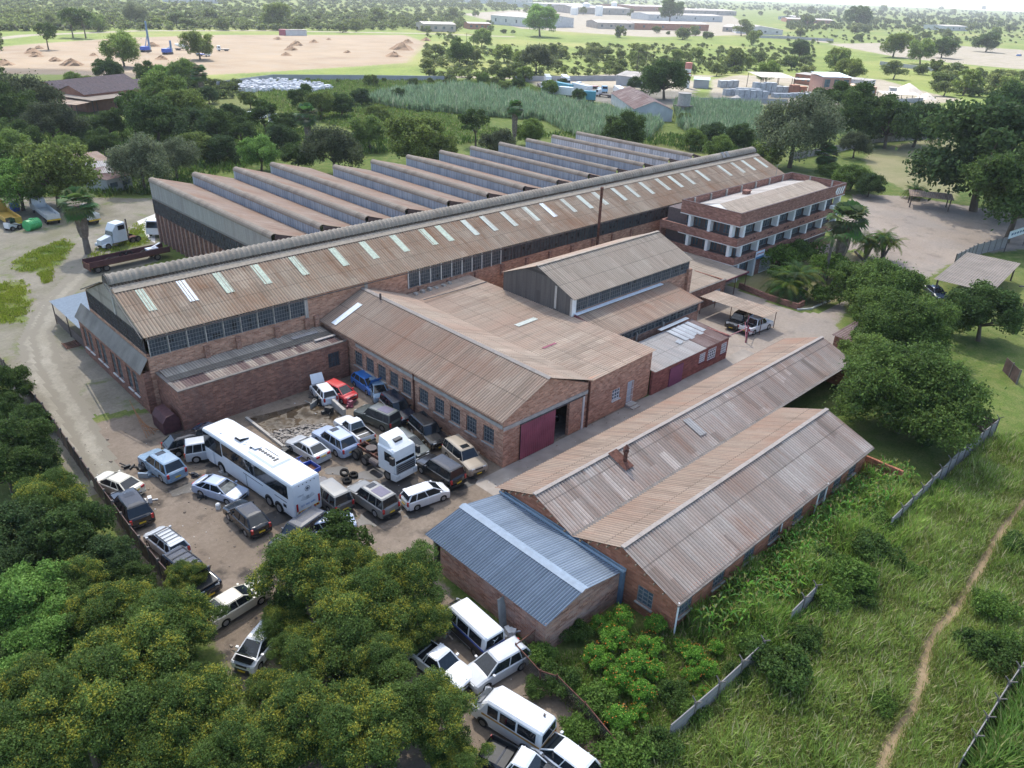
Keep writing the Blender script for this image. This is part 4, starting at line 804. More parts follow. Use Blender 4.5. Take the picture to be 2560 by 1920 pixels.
# ------------------------------------------------------------------ vehicles
M_tyre = plain('tyre_rubber', (.022, .021, .02), .9, .15, var=.3); M_rim = plain('alloy_rim', (.38, .38, .39), .35, .5, .6); M_srim = plain('steel_rim', (.12, .11, .10), .6, .4)
M_red = plain('red_lens', (.42, .02, .02), .2, .6); M_lens = plain('clear_lens', (.55, .57, .58), .12, .7); M_amber = plain('amber', (.7, .3, .03), .3)
M_plate = plain('yellow_plate', (.62, .42, .03), .5); M_platew = plain('white_plate', (.7, .7, .7), .5)
ZA = lambda x, y: ((200+x*.4823)/SX, (950+y*.4823)/SX)
ZW = lambda x, y: ((700+x*.36166)/SX, (800+y*.36166)/SX)
ZM = lambda x, y: ((1000+x*.36166)/SX, (1400+y*.36166)/SX)
_wc = {}
def wheel(parent, x, y, r, w=.22, rim=None, side=1):
    rim = rim or M_rim; k = (round(r, 2), w, rim.name, side)
    if k not in _wc:
        a = MB(); n = 18
        ring = lambda rr, yy: [(rr*math.cos(2*math.pi*i/n), yy, rr*math.sin(2*math.pi*i/n)) for i in range(n)]
        a.loft([ring(r*.62, -w/2), ring(r*.93, -w/2), ring(r, -w*.3), ring(r, w*.3), ring(r*.93, w/2), ring(r*.62, w/2)], cap=False)
        b = MB(); s = side; b.loft([ring(r*.62, s*w*.5), ring(r*.58, s*w*.3), ring(r*.12, s*w*.36), ring(r*.08, s*w*.44)], cap=True)
        for i in range(5): t_ = 2*math.pi*i/5; b.bar((r*.1*math.cos(t_), s*w*.42, r*.1*math.sin(t_)), (r*.6*math.cos(t_), s*w*.40, r*.6*math.sin(t_)), r*.15, .03, up=(0, 1, 0))
        c = MB(); c.loft([ring(r*.6, s*w*.18), ring(.01, s*w*.18)], cap=False)
        oa = a.build('tyre', M_tyre, smooth=False); ob = b.build('rim', rim); oc = c
        _wc[k] = (oa.data, ob.data); bpy.data.objects.remove(oa); bpy.data.objects.remove(ob)
    da, db = _wc[k]; o = bpy.data.objects.new('wheel', da); COL.objects.link(o); o.parent = parent; o.location = (x, y, r)
    p = bpy.data.objects.new('rim', db); COL.objects.link(p); p.parent = o
    return o
KIND = dict(
 sedan=dict(L=4.6, W=1.78, H=1.45, zb=.95, zh=.78, zt=1.02, xw=1.2, f=.3, r=-1.1, b=-1.85, wr=.31, wb=(1.38, -1.33), gc=.18),
 hatch=dict(L=3.95, W=1.68, H=1.52, zb=.98, zh=.84, zt=1.0, xw=1.35, f=.48, r=-1.5, b=-1.88, wr=.29, wb=(1.25, -1.2), gc=.18),
 wagon=dict(L=4.5, W=1.75, H=1.52, zb=.97, zh=.8, zt=1.0, xw=1.25, f=.35, r=-1.8, b=-2.12, wr=.31, wb=(1.35, -1.3), gc=.18),
 cross=dict(L=4.6, W=1.84, H=1.66, zb=1.03, zh=.86, zt=1.08, xw=1.2, f=.4, r=-1.5, b=-2.1, wr=.35, wb=(1.35, -1.35), gc=.22),
 suv=dict(L=4.85, W=1.93, H=1.88, zb=1.14, zh=1.0, zt=1.16, xw=1.05, f=.52, r=-2.12, b=-2.3, wr=.37, wb=(1.45, -1.42), gc=.26),
 rsuv=dict(L=4.95, W=1.95, H=1.84, zb=1.13, zh=1.0, zt=1.14, xw=1.1, f=.45, r=-1.85, b=-2.28, wr=.37, wb=(1.48, -1.4), gc=.26),
 suv3=dict(L=4.2, W=1.8, H=1.82, zb=1.12, zh=1.0, zt=1.12, xw=.7, f=.4, r=-1.85, b=-1.98, wr=.36, wb=(1.25, -1.2), gc=.26),
 pick=dict(L=4.95, W=1.74, H=1.62, zb=1.0, zh=.85, zt=1.0, xw=1.0, f=.42, r=-.42, b=-.68, wr=.33, wb=(1.5, -1.4), gc=.24),
 dpick=dict(L=5.2, W=1.85, H=1.8, zb=1.12, zh=.98, zt=1.1, xw=1.2, f=.65, r=-.75, b=-1.0, wr=.38, wb=(1.55, -1.55), gc=.28))
def car(kind, F, B, color, label, cat='car', name=None, group='cars parked in the yard', rim=None, sunroof=None, glassroof=False, bonnet=False, rack=False, plate=True, spare=False, z=.8, tint=None, wind=None, spoiler=False, doorless=False, roofm=None, fade=None, wheels=4):
    k = KIND[kind]; L, W_, H = k['L'], k['W'], k['H']; f = G(*F, z); b = G(*B, z); a = math.atan2(f[1]-b[1], f[0]-b[0]); c = ((f[0]+b[0])/2, (f[1]+b[1])/2)
    nm = name or {'sedan': 'sedan_car', 'hatch': 'hatchback_car', 'wagon': 'estate_car', 'cross': 'crossover_car', 'suv': 'off_road_car', 'rsuv': 'off_road_car', 'suv3': 'off_road_car', 'pick': 'pickup_truck', 'dpick': 'pickup_truck'}[kind]
    t = thing(nm, label, cat, (c[0], c[1], .03), a, group)
    h = L/2; zb, zh, zt, gc, wr = k['zb'], k['zh'], k['zt'], k['gc'], k['wr']; xw, xf, xr, xb = k['xw'], k['f'], k['r'], k['b']; hw = W_/2
    # lower body: side outline with wheel arches, rounded across the width
    top = [(h, gc+.18), (h-.01, zh-.14), (h-.1, zh-.03), (h-.35, zh+.03), (xw+.1, zb-.01), (xw-.25, zb)]
    pk = kind in ('pick', 'dpick')
    if pk: top += [(xb, zb), (xb-.02, zb), (-h+.03, zb-.0), (-h, zb-.06)]
    else: top += [(xb+.25, zt-.02 if kind != 'sedan' else zb+.02), (xb, zt), (-h+.12, zt-.03), (-h+.01, zt-.14)]
    top += [(-h, gc+.2), (-h+.04, gc+.02)]
    def arch(x):
        R2 = wr+.055; return [(x+R2*math.cos(q), wr+.02+R2*math.sin(q)) for q in np.linspace(math.pi+.25, -.25, 9)]
    bot = [(p[0], max(p[1], gc)) for p in arch(k['wb'][1])]+[(p[0], max(p[1], gc)) for p in arch(k['wb'][0])]+[(h-.05, gc+.02)]
    prof = top+bot
    def row(y, inx, inz): return [((x-math.copysign(inx*min(1, abs(x)/h)**6, x)), y, zz-inz*max(0, min(1, (zz-gc)/(zb-gc)))**2) for x, zz in prof]
    bd = MB(); rows = [row(-hw+.02, .16, .05), row(-hw, .10, .07) if 0 else row(-hw+.0, .13, .085), row(-hw+.13, .05, .012), row(-hw*.4, 0, 0), row(hw*.4, 0, 0), row(hw-.13, .05, .012), row(hw-.0, .13, .085), row(hw-.02, .16, .05)]
    rows = rows[1:-1]
    n = len(prof)
    if pk:
        i0 = top.index((xb-.02, zb)); skip = {i0}
    for r0, r1 in zip(rows[:-1], rows[1:]):
        for i in range(n):
            if pk and i == i0 and abs(r0[0][1]) <= hw*.45+.6 and abs(r1[0][1]) < hw-.1+.0 and abs(r0[0][1]) < hw-.1: continue
            j = (i+1) % n; bd.face([r0[i], r1[i], r1[j], r0[j]])
    bd.face(rows[0]); bd.face(rows[-1][::-1])
    pm = fade or color; bo = bd.build('body', pm, t, world=False)
    md = bo.modifiers.new('bevel', 'BEVEL'); md.width = .03; md.segments = 2; md.limit_method = 'ANGLE'; md.angle_limit = R_(28)
    und = MB(); und.box(-h+.15, h-.15, -hw+.28, hw-.28, gc-.02, gc+.12)
    for x in k['wb']: und.box(x-wr-.06, x+wr+.06, -hw+.03, hw-.03, wr+.0, wr+.3)
    und.build('underbody', M_plastic, t, world=False)
    if pk:  # load bed
        q = MB(); x0, x1 = -h+.07, xb-.12; y = hw-.14; zf = .72
        q.face([(x0, -y, zf), (x1, -y, zf), (x1, y, zf), (x0, y, zf)])
        for pp in ([(x0, -y), (x1, -y)], [(x1, -y), (x1, y)], [(x1, y), (x0, y)], [(x0, y), (x0, -y)]): q.face([(*pp[0], zf), (*pp[0], zb-.01), (*pp[1], zb-.01), (*pp[1], zf)])
        q.build('load_bed', M_plastic, t, world=False)
    # glasshouse
    zr = H-.07; yb, yt = hw-.07, hw-.25
    lo = [(xw, -yb*.93, zb-.03), (xw-.35, -yb, zb-.03), (xb+.05, -yb, zb-.03), (xb, -yb*.92, zt-.04 if not pk else zb-.03), (xb, yb*.92, zt-.04 if not pk else zb-.03), (xb+.05, yb, zb-.03), (xw-.35, yb, zb-.03), (xw, yb*.93, zb-.03)]
    hi = [(xf, -yt*.9, zr), (xf-.12, -yt, zr), (xr+.08, -yt, zr), (xr, -yt*.92, zr), (xr, yt*.92, zr), (xr+.08, yt, zr), (xf-.12, yt, zr), (xf, yt*.9, zr)]
    g = MB(); g.loft([lo, hi]); g.build('windows', tint or M_carglass, t, world=False)
    if wind: g = MB(); g.face([(xw+.015, -yb*.86, zb+.02), (xw+.015, yb*.86, zb+.02), (xf+.03, yt*.84, zr-.04), (xf+.03, -yt*.84, zr-.04)][::1]); g.build('windscreen', wind, t, world=False)
    ro = MB()
    hi2 = [(x*1.0+(.03 if x > 0 else -.03), y*1.02, zr-.005) for x, y, _ in hi]; hi3 = [(x-(.1 if x > (xf+xr)/2 else -.1), y*.9, H-.005) for x, y, _ in hi]; hi4 = [((x-(xf+xr)/2)*.6+(xf+xr)/2, y*.5, H+.012) for x, y, _ in hi]
    ro.loft([hi2, hi3, hi4])
    def lerp(p, q, s): return tuple(p[i]+(q[i]-p[i])*s for i in range(3))
    for sgn in (0, 1):
        L1 = [lo[0], lo[1]][0] if sgn == 0 else lo[7]; H1 = hi[0] if sgn == 0 else hi[7]; ro.bar(L1, H1, .07, .06)
        L1 = lo[3] if sgn == 0 else lo[4]; H1 = hi[3] if sgn == 0 else hi[4]; ro.bar(L1, H1, .1, .09)
        s1, s2 = (lo[1], lo[2]) if sgn == 0 else (lo[6], lo[5]); u1, u2 = (hi[1], hi[2]) if sgn == 0 else (hi[6], hi[5])
        for fr_, wd in (((.42, .08), (.76, .07)) if not pk or kind == 'dpick' else ((.9, .1),)) if kind != 'hatch' else ((.40, .07), (.78, .09)):
            ro.bar(lerp(s1, s2, fr_), lerp(u1, u2, fr_), wd, .05, up=(1, 0, 0))
    r_ = ro.build('roof', roofm or color, t, world=False)
    if sunroof: s = MB(); s.box(xf-.75, xf-.2, -.38, .38, H-.02, H+.022); s.build('sunroof', M_carglass, t, world=False)
    if glassroof: s = MB(); s.box(xr+.35, xf-1.0, -.5, .5, H-.02, H+.024); s.build('roof_panel', plain('purple_tinted_roof_panel', (.12, .105, .16), .25), t, world=False)
    if rack:
        s = MB()
        for y in (-yt+.05, yt-.05): s.bar((xf-.1, y, H+.05), (xr+.2, y, H+.05), .04)
        for x in np.linspace(xf-.3, xr+.4, 4): s.bar((x, -yt+.05, H+.06), (x, yt-.05, H+.06), .04, .03)
        s.build('roof_rack', M_plastic, t, world=False)
    for y in (-1, 1):
        a_ = MB(); a_.box(h-.22, h-.035, y*(hw-.4)-.16, y*(hw-.4)+.16, zh-.2, zh-.06); a_.build('headlight', M_lens, t, world=False)
        a_ = MB()
        zt_ = zt-.1 if not pk else zb-.1
        if kind in ('suv', 'rsuv', 'suv3', 'cross', 'hatch', 'wagon'): a_.box(-h-.0, -h+.2, y*(hw-.19)-.09, y*(hw-.19)+.09, zt_-.35, zt_+.02)
        elif pk: a_.box(-h-.01, -h+.1, y*(hw-.11)-.06, y*(hw-.11)+.06, zt_-.28, zt_)
        else: a_.box(-h-.0, -h+.2, y*(hw-.33)-.17, y*(hw-.33)+.17, zt_-.18, zt_+.01)
        a_.build('taillight', M_red, t, world=False)
        a_ = MB(); a_.box(xw-.42, xw-.28, y*(hw+.07)-.09, y*(hw+.07)+.09, zb, zb+.13); a_.build('mirror', color, t, world=False)
    bp = MB(); bp.box(h-.03, h+.025, -hw*.6, hw*.6, gc+.08, gc+.28); bp.box(h-.02, h+.012, -.38, .38, zh-.22, zh-.08); bp.build('grille', M_plastic, t, world=False)
    bp = MB(); bp.box(-h-.05, -h+.06, -hw*.88, hw*.88, gc+.06, gc+.27); bp.build('rear_bumper', M_plastic if kind in ('suv', 'pick', 'dpick', 'suv3') else color, t, world=False)
    if plate:
        p = MB(); p.box(-h-.07, -h-.045, -.25, .25, gc+.32, gc+.45) if kind != 'sedan' else p.box(-h-.03, -h-.005, -.25, .25, zt-.3, zt-.18); p.build('number_plate', M_plate, t, world=False)
        p = MB(); p.box(h+.03, h+.05, -.25, .25, gc+.1, gc+.22); p.build('number_plate', M_plate, t, world=False)
    if spoiler: p = MB(); p.box(xr-.28, xr+.02, -yt*.95, yt*.95, H-.05, H-.01); p.build('spoiler', color, t, world=False)
    if bonnet:
        p = MB(); p.box(xw+.12, h-.12, -hw+.22, hw-.22, zb-.06, zb+.035); p.build('engine_bay', M_plastic, t, world=False)
        p = MB(); p.bar((xw+.05, 0, zb+.05), (xw+.55, 0, zb+1.05), hw*1.75, .04, up=(0, 1, 0)) if False else p.face([(xw+.08, -hw+.15, zb+.05), (xw+.08, hw-.15, zb+.05), (xw+.62, hw-.2, zb+.95), (xw+.62, -hw+.2, zb+.95)]); p.face([(xw+.1, -hw+.15, zb+.05), (xw+.64, -hw+.2, zb+.95), (xw+.64, hw-.2, zb+.95), (xw+.1, hw-.15, zb+.05)]); p.build('open_bonnet', color, t, world=False)
    i = 0
    for x in k['wb']:
        for y in (-1, 1):
            i += 1
            if i > wheels: continue
            wheel(t, x, y*(hw-.12), wr, .23, rim, y)
    if spare: w_ = wheel(t, -h-.12, .15, wr*.95, .2, rim, -1); w_.rotation_euler = (0, 0, math.pi/2); w_.location = (-h-.14, .15, .95); w_.name = 'spare_wheel'
    return t
C = {n: paint('paint_'+n, c, d, r) for n, c, d, r in [('white', (.72, .73, .74), .22, .3), ('cream', (.62, .57, .45), .3, .35), ('silver', (.46, .48, .50), .35, .3), ('bluesilver', (.36, .43, .56), .35, .3), ('gold', (.34, .28, .21), .35, .3), ('black', (.007, .009, .013), .02, .16), ('navy', (.010, .017, .034), .04, .2), ('iceblue', (.22, .32, .42), .3, .25), ('grey', (.19, .19, .18), .45, .35), ('brown', (.10, .085, .075), .5, .4), ('green', (.035, .05, .047), .2, .3), ('red', (.55, .02, .025), .15, .3), ('darkblue', (.02, .035, .065), .15, .25), ('blue', (.02, .16, .5), .2, .3), ('faded', (.5, .5, .48), .6, .6)]}
car('sedan', ZA(115, 500), ZA(272, 562), C['cream'], 'cream saloon car by the boundary wall, leftmost of the parked cars', wind=None)
car('rsuv', ZA(228, 600), ZA(305, 705), C['black'], 'black off-road car with yellow rear plate beside the dark boundary wall', sunroof=True)
car('rsuv', ZA(365, 390), ZA(490, 480), C['iceblue'], 'pale blue off-road car with a loose door leaning against its side', sunroof=True)
car('cross', ZA(650, 295), ZA(492, 340), C['black'], 'glossy black car with silver wheels parked against the annex wall')
car('sedan', ZA(760, 290), ZA(640, 262), C['darkblue'], 'dark blue car hidden behind the nose of the white coach', wheels=4)
car('suv3', ZA(735, 345), ZA(610, 365), C['silver'], 'small silver off-road car with spare wheel on its rear door', spare=True, sunroof=True)
car('sedan', ZA(830, 590), ZA(625, 525), C['bluesilver'], 'silver saloon car with missing front bumper beside the white coach', wind=M_scratch, wheels=4, plate=False, bonnet=False)
car('cross', ZA(812, 655), ZA(918, 752), C['black'], 'black crossover car directly behind the wrecked silver saloon')
car('hatch', ZA(385, 785), ZA(512, 885), C['silver'], 'silver people carrier with roof rack near the boundary wall', rack=True, spoiler=True)
car('suv', ZA(645, 1065), ZA(505, 955), C['navy'], 'dark off-road car with its bonnet open beside the leafy boundary', bonnet=True, rack=True)
car('sedan', ZA(880, 1098), ZA(728, 1190), C['cream'], 'cream saloon car parked at the edge of the yellow flowering trees', wind=None)
car('hatch', ZA(880, 1425), ZA(985, 1300), C['white'], 'white car with its bonnet raised under the yellow flowering trees', bonnet=True)
car('suv', ZA(1090, 830), ZA(1190, 760), C['navy'], 'dark car half hidden under the small green tree behind the coach')
car('wagon', ZA(1330, 735), ZA(1220, 760), C['bluesilver'], 'pale blue estate car half hidden below the rear of the coach')
car('suv', ZA(1235, 545), ZA(1345, 635), C['brown'], 'dusty brown grey off-road car right beside the rear of the coach', roofm=C['grey'])
car('suv', ZA(1445, 560), ZA(1590, 655), C['grey'], 'grey off-road car with purple tinted roof panel in front of the tractor unit', sunroof=True, glassroof=True)
car('hatch', ZA(1868, 560), ZA(1710, 615), C['white'], 'clean white hatchback parked beside the oil stain', spoiler=True)
car('sedan', ZA(1115, 305), ZA(1248, 385), C['silver'], 'rounded silver saloon car beside the rubble pit')
car('rsuv', ZA(1255, 265), ZA(1392, 355), C['bluesilver'], 'silver blue off-road car between the silver saloon and the white pickup', sunroof=True)
pk_ = car('pick', ZA(1355, 195), ZA(1490, 300), C['white'], 'white pickup with rubble in its load bed', cat='pickup', group='pickups in the works')
car('suv', ZA(1478, 160), ZA(1610, 215), C['green'], 'stripped dark grey off-road car without front doors or bumper', tint=M_plastic, glassroof=True, plate=False, rim=M_srim)
car('suv', ZA(1705, 205), ZA(1590, 95), C['navy'], 'dark navy off-road car parked close along the workshop wall', sunroof=False)
car('suv', ZA(1865, 325), ZA(1745, 215), C['black'], 'long black off-road car behind the tractor unit by the workshop wall')
car('suv', ZA(2068, 462), ZA(1920, 335), C['gold'], 'gold off-road car with two dark roof panels at the workshop corner', sunroof=True, roofm=C['gold'])
car('suv', ZA(1800, 420), ZA(1935, 505), C['black'], 'black off-road car with red tail lamps right of the tractor unit')
car('wagon', ZA(1760, 365), ZA(1650, 290), C['green'], 'dark green estate car hidden behind the tractor unit')
car('hatch', ZW(480, 520), ZW(345, 455), C['red'], 'bright red damaged hatchback among scrap in the yard corner', plate=False, wheels=2)
car('hatch', ZW(255, 440), ZW(350, 545), C['white'], 'white wrecked car shell beside the red hatchback', tint=M_plastic, plate=False, bonnet=True, wheels=2)
car('hatch', ZW(640, 455), ZW(560, 400), C['blue'], 'bright blue wrecked car in the dark corner by the workshop', tint=M_plastic, bonnet=True, plate=False)
car('hatch', ZW(700, 520), ZW(655, 430), C['iceblue'], 'pale blue scrap car nose against the workshop wall', plate=False)
car('pick', ZM(395, 790), ZM(150, 615), C['white'], 'white pickup with empty rusty load frame under the trees', cat='pickup', group='pickups in the works', plate=False)
car('wagon', ZM(545, 780), ZM(790, 640), C['silver'], 'silver estate car beside the wire fence below the blue roofed shed', tint=None)
car('hatch', ZM(1035, 1280), ZM(1260, 1450), C['white'], 'white rounded hatchback at the bottom edge behind the school minibus')
car('pick', ZM(980, 1500), ZM(730, 1370), C['black'], 'black pickup bed filled with scrap parts at the bottom edge', cat='pickup', group='pickups in the works', roofm=C['white'])
car('sedan', ZA(1390, 1230), ZA(1290, 1290), C['white'], 'white saloon car mostly hidden under the middle tree')
car('hatch', ZA(1440, 1380), ZA(1380, 1420), C['white'], 'second white car hidden under the tree canopy near the minibus')
OZ = lambda x, y: ((1400+x*.36166)/SX, (400+y*.36166)/SX)
car('dpick', OZ(1185, 1140), OZ(1300, 1065), C['black'], 'black double cab pickup under the carport roof', cat='pickup', group='pickups in the works')
car('dpick', OZ(1430, 1110), OZ(1280, 1165), C['white'], 'white double cab pickup sticking out from under the carport', cat='pickup', group='pickups in the works')
tb = lambda n_, s_, m_, t_, **k: None
# silhouette under the far right carport
car('sedan', (2035, 640), (2010, 620), C['darkblue'], 'dark car under the flat roofed parking shelter on the right', group=None)
def lettering(parent, txt, size, mat_, loc, rot, name='lettering'):
    cu_ = bpy.data.curves.new('t', 'FONT'); cu_.body = txt; cu_.size = size; cu_.align_x = 'CENTER'; cu_.extrude = .004
    o = bpy.data.objects.new('t', cu_); COL.objects.link(o); me = bpy.data.meshes.new_from_object(o); bpy.data.objects.remove(o)
    me.materials.clear(); me.materials.append(mat_); p = bpy.data.objects.new(name, me); COL.objects.link(p); p.parent = parent; p.location = loc; p.rotation_euler = rot; return p
def coach():
    # ground line of the left side
    a = G(*ZA(712, 462)); b = G(*ZA(1122, 748)); ang = math.atan2(a[1]-b[1], a[0]-b[0]); L = 13.2; u = (math.cos(ang), math.sin(ang)); lft = (-u[1], u[0])
    cx_, cy_ = b[0]+u[0]*L/2-lft[0]*(-1.27), b[1]+u[1]*L/2-lft[1]*(-1.27)
    # the side facing the camera is the right hand side of travel: centre lies away from the camera
    if (cx_-b[0])*1+(cy_-b[1])*1 < 0: pass
    cx_, cy_ = b[0]+u[0]*L/2-lft[0]*1.27, b[1]+u[1]*L/2-lft[1]*1.27
    t = thing('coach', 'large white coach with dark side glass, roof hatches and lettering on its rear', 'coach', (cx_, cy_, 0), ang)
    wp = paint('coach_white', (.76, .77, .78), .1, .3); h = L/2
    def ring(x, w, z0, z1, c=.18): return [(x, -w+c*.3, z0), (x, -w, z0+.15), (x, -w, z1-c), (x, -w+c*.35, z1-c*.3), (x, -w+c*1.2, z1), (x, w-c*1.2, z1), (x, w-c*.35, z1-c*.3), (x, w, z1-c), (x, w, z0+.15), (x, w-c*.3, z0)]
    bd = MB(); bd.loft([ring(-h, 1.22, .38, 3.5), ring(-h+.1, 1.27, .35, 3.62), ring(h-1.2, 1.27, .35, 3.62), ring(h-.3, 1.25, .35, 3.5), ring(h-.02, 1.12, .42, 3.25)]); bd.build('body', wp, t, world=False)
    for s in (-1, 1):
        g = MB(); y = s*1.275; g.box(-h+.75, h-3.2, min(y, y-.02*s), max(y, y-.02*s), 2.0, 3.2); g.build('side_window', M_carglass, t, world=False)
        g = MB(); g.box(h-3.08, h-.35, min(y, y-.02*s), max(y, y-.02*s), 1.75, 3.25); g.build('side_window', M_carglass, t, world=False)
        q = MB()
        for x0, x1, z in ((-h+1.0, -h+2.6, 1.55), (-2.4, .4, 1.62)): q.box(x0, x1, min(y, y+.008*s), max(y, y+.008*s), z, z+.06)
        q.box(-.0, .06, min(y, y+.008*s), max(y, y+.008*s), .5, 1.62); q.box(-h+1.1, -h+1.5, min(y, y+.008*s), max(y, y+.008*s), 1.0, 1.3)
        q.build('side_trim', M_plastic, t, world=False)
    g = MB(); g.face([(h+.012, -1.0, 1.5), (h+.012, 1.0, 1.5), (h-.0, .95, 3.05), (h-.0, -.95, 3.05)]); g.build('windscreen', M_carglass, t, world=False)
    for x in (h-4.4, h-6.6):
        q = MB(); q.box(x-.45, x+.45, -.4, .4, 3.62, 3.68); q.build('hatch_frame', M_plastic, t, world=False)
        q = MB(); q.face([(x-.5, -.45, 3.76), (x+.5, -.45, 3.76), (x+.5, .45, 3.95), (x-.5, .45, 3.95)]); q.face([(x-.5, -.45, 3.72), (x-.5, .45, 3.91), (x+.5, .45, 3.91), (x+.5, -.45, 3.72)]); q.build('roof_hatch', wp, t, world=False)
    q = MB(); q.loft([[(x, y, z) for x, y in ((-3.6, -.95), (.0, -.95), (.25, 0), (.0, .95), (-3.6, .95))] for z, in ((3.6,),)]+[[(x, y, 3.78) for x, y in ((-3.4, -.75), (-.1, -.75), (.1, 0), (-.1, .75), (-3.4, .75))]]); q.build('air_conditioning_pod', wp, t, world=False)
    for i in range(6): q = MB(); x = -.7-i*.36; q.tube((x, .1, 3.775), (x, .1, 3.81), .15, n=12); q.build('fan_grille', M_plastic, t, world=False)
    q = MB(); q.box(-3.0, -2.75, -.15, .35, 3.775, 3.8); q.build('vent_grille', M_plastic, t, world=False); q = MB(); q.box(-2.6, -.8, -.35, -.28, 3.775, 3.8); q.build('vent_slot', M_plastic, t, world=False)
    for x, y in ((h-2.4, .7), (h-5.2, .1), (h-5.4, .35)): q = MB(); q.tube((x, y, 3.6), (x, y, 3.69), .13, n=10); q.build('roof_cap', wp, t, world=False)
    for i in range(5): q = MB(); q.tube((-h+.02, -.75+i*.36, 3.3), (-h-.01, -.75+i*.36, 3.3), .05, n=8); q.build('marker_lamp', M_plastic, t, world=False)
    mk = plain('dark_lettering', (.06, .07, .1), .5); mb = plain('blue_lettering', (.08, .2, .42), .5); r90 = (math.pi/2, 0, -math.pi/2)
    lettering(t, '071 060 3685', .24, mb, (-h-.012, 0, 1.28), r90); lettering(t, 'WING', .2, plain('grey_lettering', (.35, .35, .38), .5), (-h-.012, .62, 2.3), r90)
    e = MB(); n = 20; y0 = -.05
    for R1, R2 in ((.24, .2), (.13, .02)):
        for i in range(n): a0, a1 = 2*math.pi*i/n, 2*math.pi*(i+1)/n; e.face([(-h-.012, y0+R1*math.cos(a0), 2.75+R1*math.sin(a0)), (-h-.012, y0+R1*math.cos(a1), 2.75+R1*math.sin(a1)), (-h-.012, y0+R2*math.cos(a1), 2.75+R2*math.sin(a1)), (-h-.012, y0+R2*math.cos(a0), 2.75+R2*math.sin(a0))][::-1])
    e.build('round_emblem', mk, t, world=False)
    e = MB()
    for s in (-1, 1):
        for kk in range(4): e.face([(-h-.012, s*.12, 1.78+kk*.07), (-h-.012, s*(.62-kk*.06), 1.92+kk*.09), (-h-.012, s*(.66-kk*.06), 1.97+kk*.09), (-h-.012, s*.12, 1.82+kk*.07)][::s])
    e.box(-h-.014, -h-.01, -.12, .12, 1.8, 2.12); e.build('winged_emblem', plain('grey_emblem', (.3, .32, .34), .5), t, world=False)
    e = MB(); e.box(-h-.03, -h-.01, -1.0, 1.0, .78, .98); e.build('warning_strip', M_plate, t, world=False)
    for i in range(7): q = MB(); y = -.95+i*.28; q.face([(-h-.033, y, .78), (-h-.033, y+.13, .98), (-h-.033, y+.0, .98), (-h-.033, y-.13, .78)] if 0 else [(-h-.033, y+.15, .78), (-h-.033, y, .78), (-h-.033, y+.1, .98), (-h-.033, y+.25, .98)][::1]); o = q.build('red_chevron', M_red, t, world=False)
    d = MB(); d.box(h-1.75, h-.85, 1.3, 1.36, .5, 1.75) ; d.box(h-1.75, h-.85, -1.36, -1.3, 9, 9.01) if 0 else None; d.build('open_door', wp, t, world=False)
    for x in (h-2.7, -h+3.5, -h+2.15):
        for s in (-1, 1):
            ar = MB(); nn = 10; ar.face([(x+.62*math.cos(math.pi*i/nn), s*1.278, .5+.62*math.sin(math.pi*i/nn)) for i in range(nn+1)][::-s]); ar.build('wheel_arch', M_plastic, t, world=False)
            wheel(t, x, s*1.17, .5, .3, M_rim, s)
    for s in (-1, 1): q = MB(); q.bar((h-.2, s*1.1, 3.3), (h+.25, s*1.45, 3.1), .07); q.box(h+.18, h+.3, s*1.5-.1, s*1.5+.1, 2.6, 3.1); q.build('mirror', M_plastic, t, world=False)
    for s in (-1, 1): q = MB(); q.box(-h-.03, -h, s*1.02-.08, s*1.02+.08, 1.05, 1.75); q.build('taillight', M_red, t, world=False)
coach()
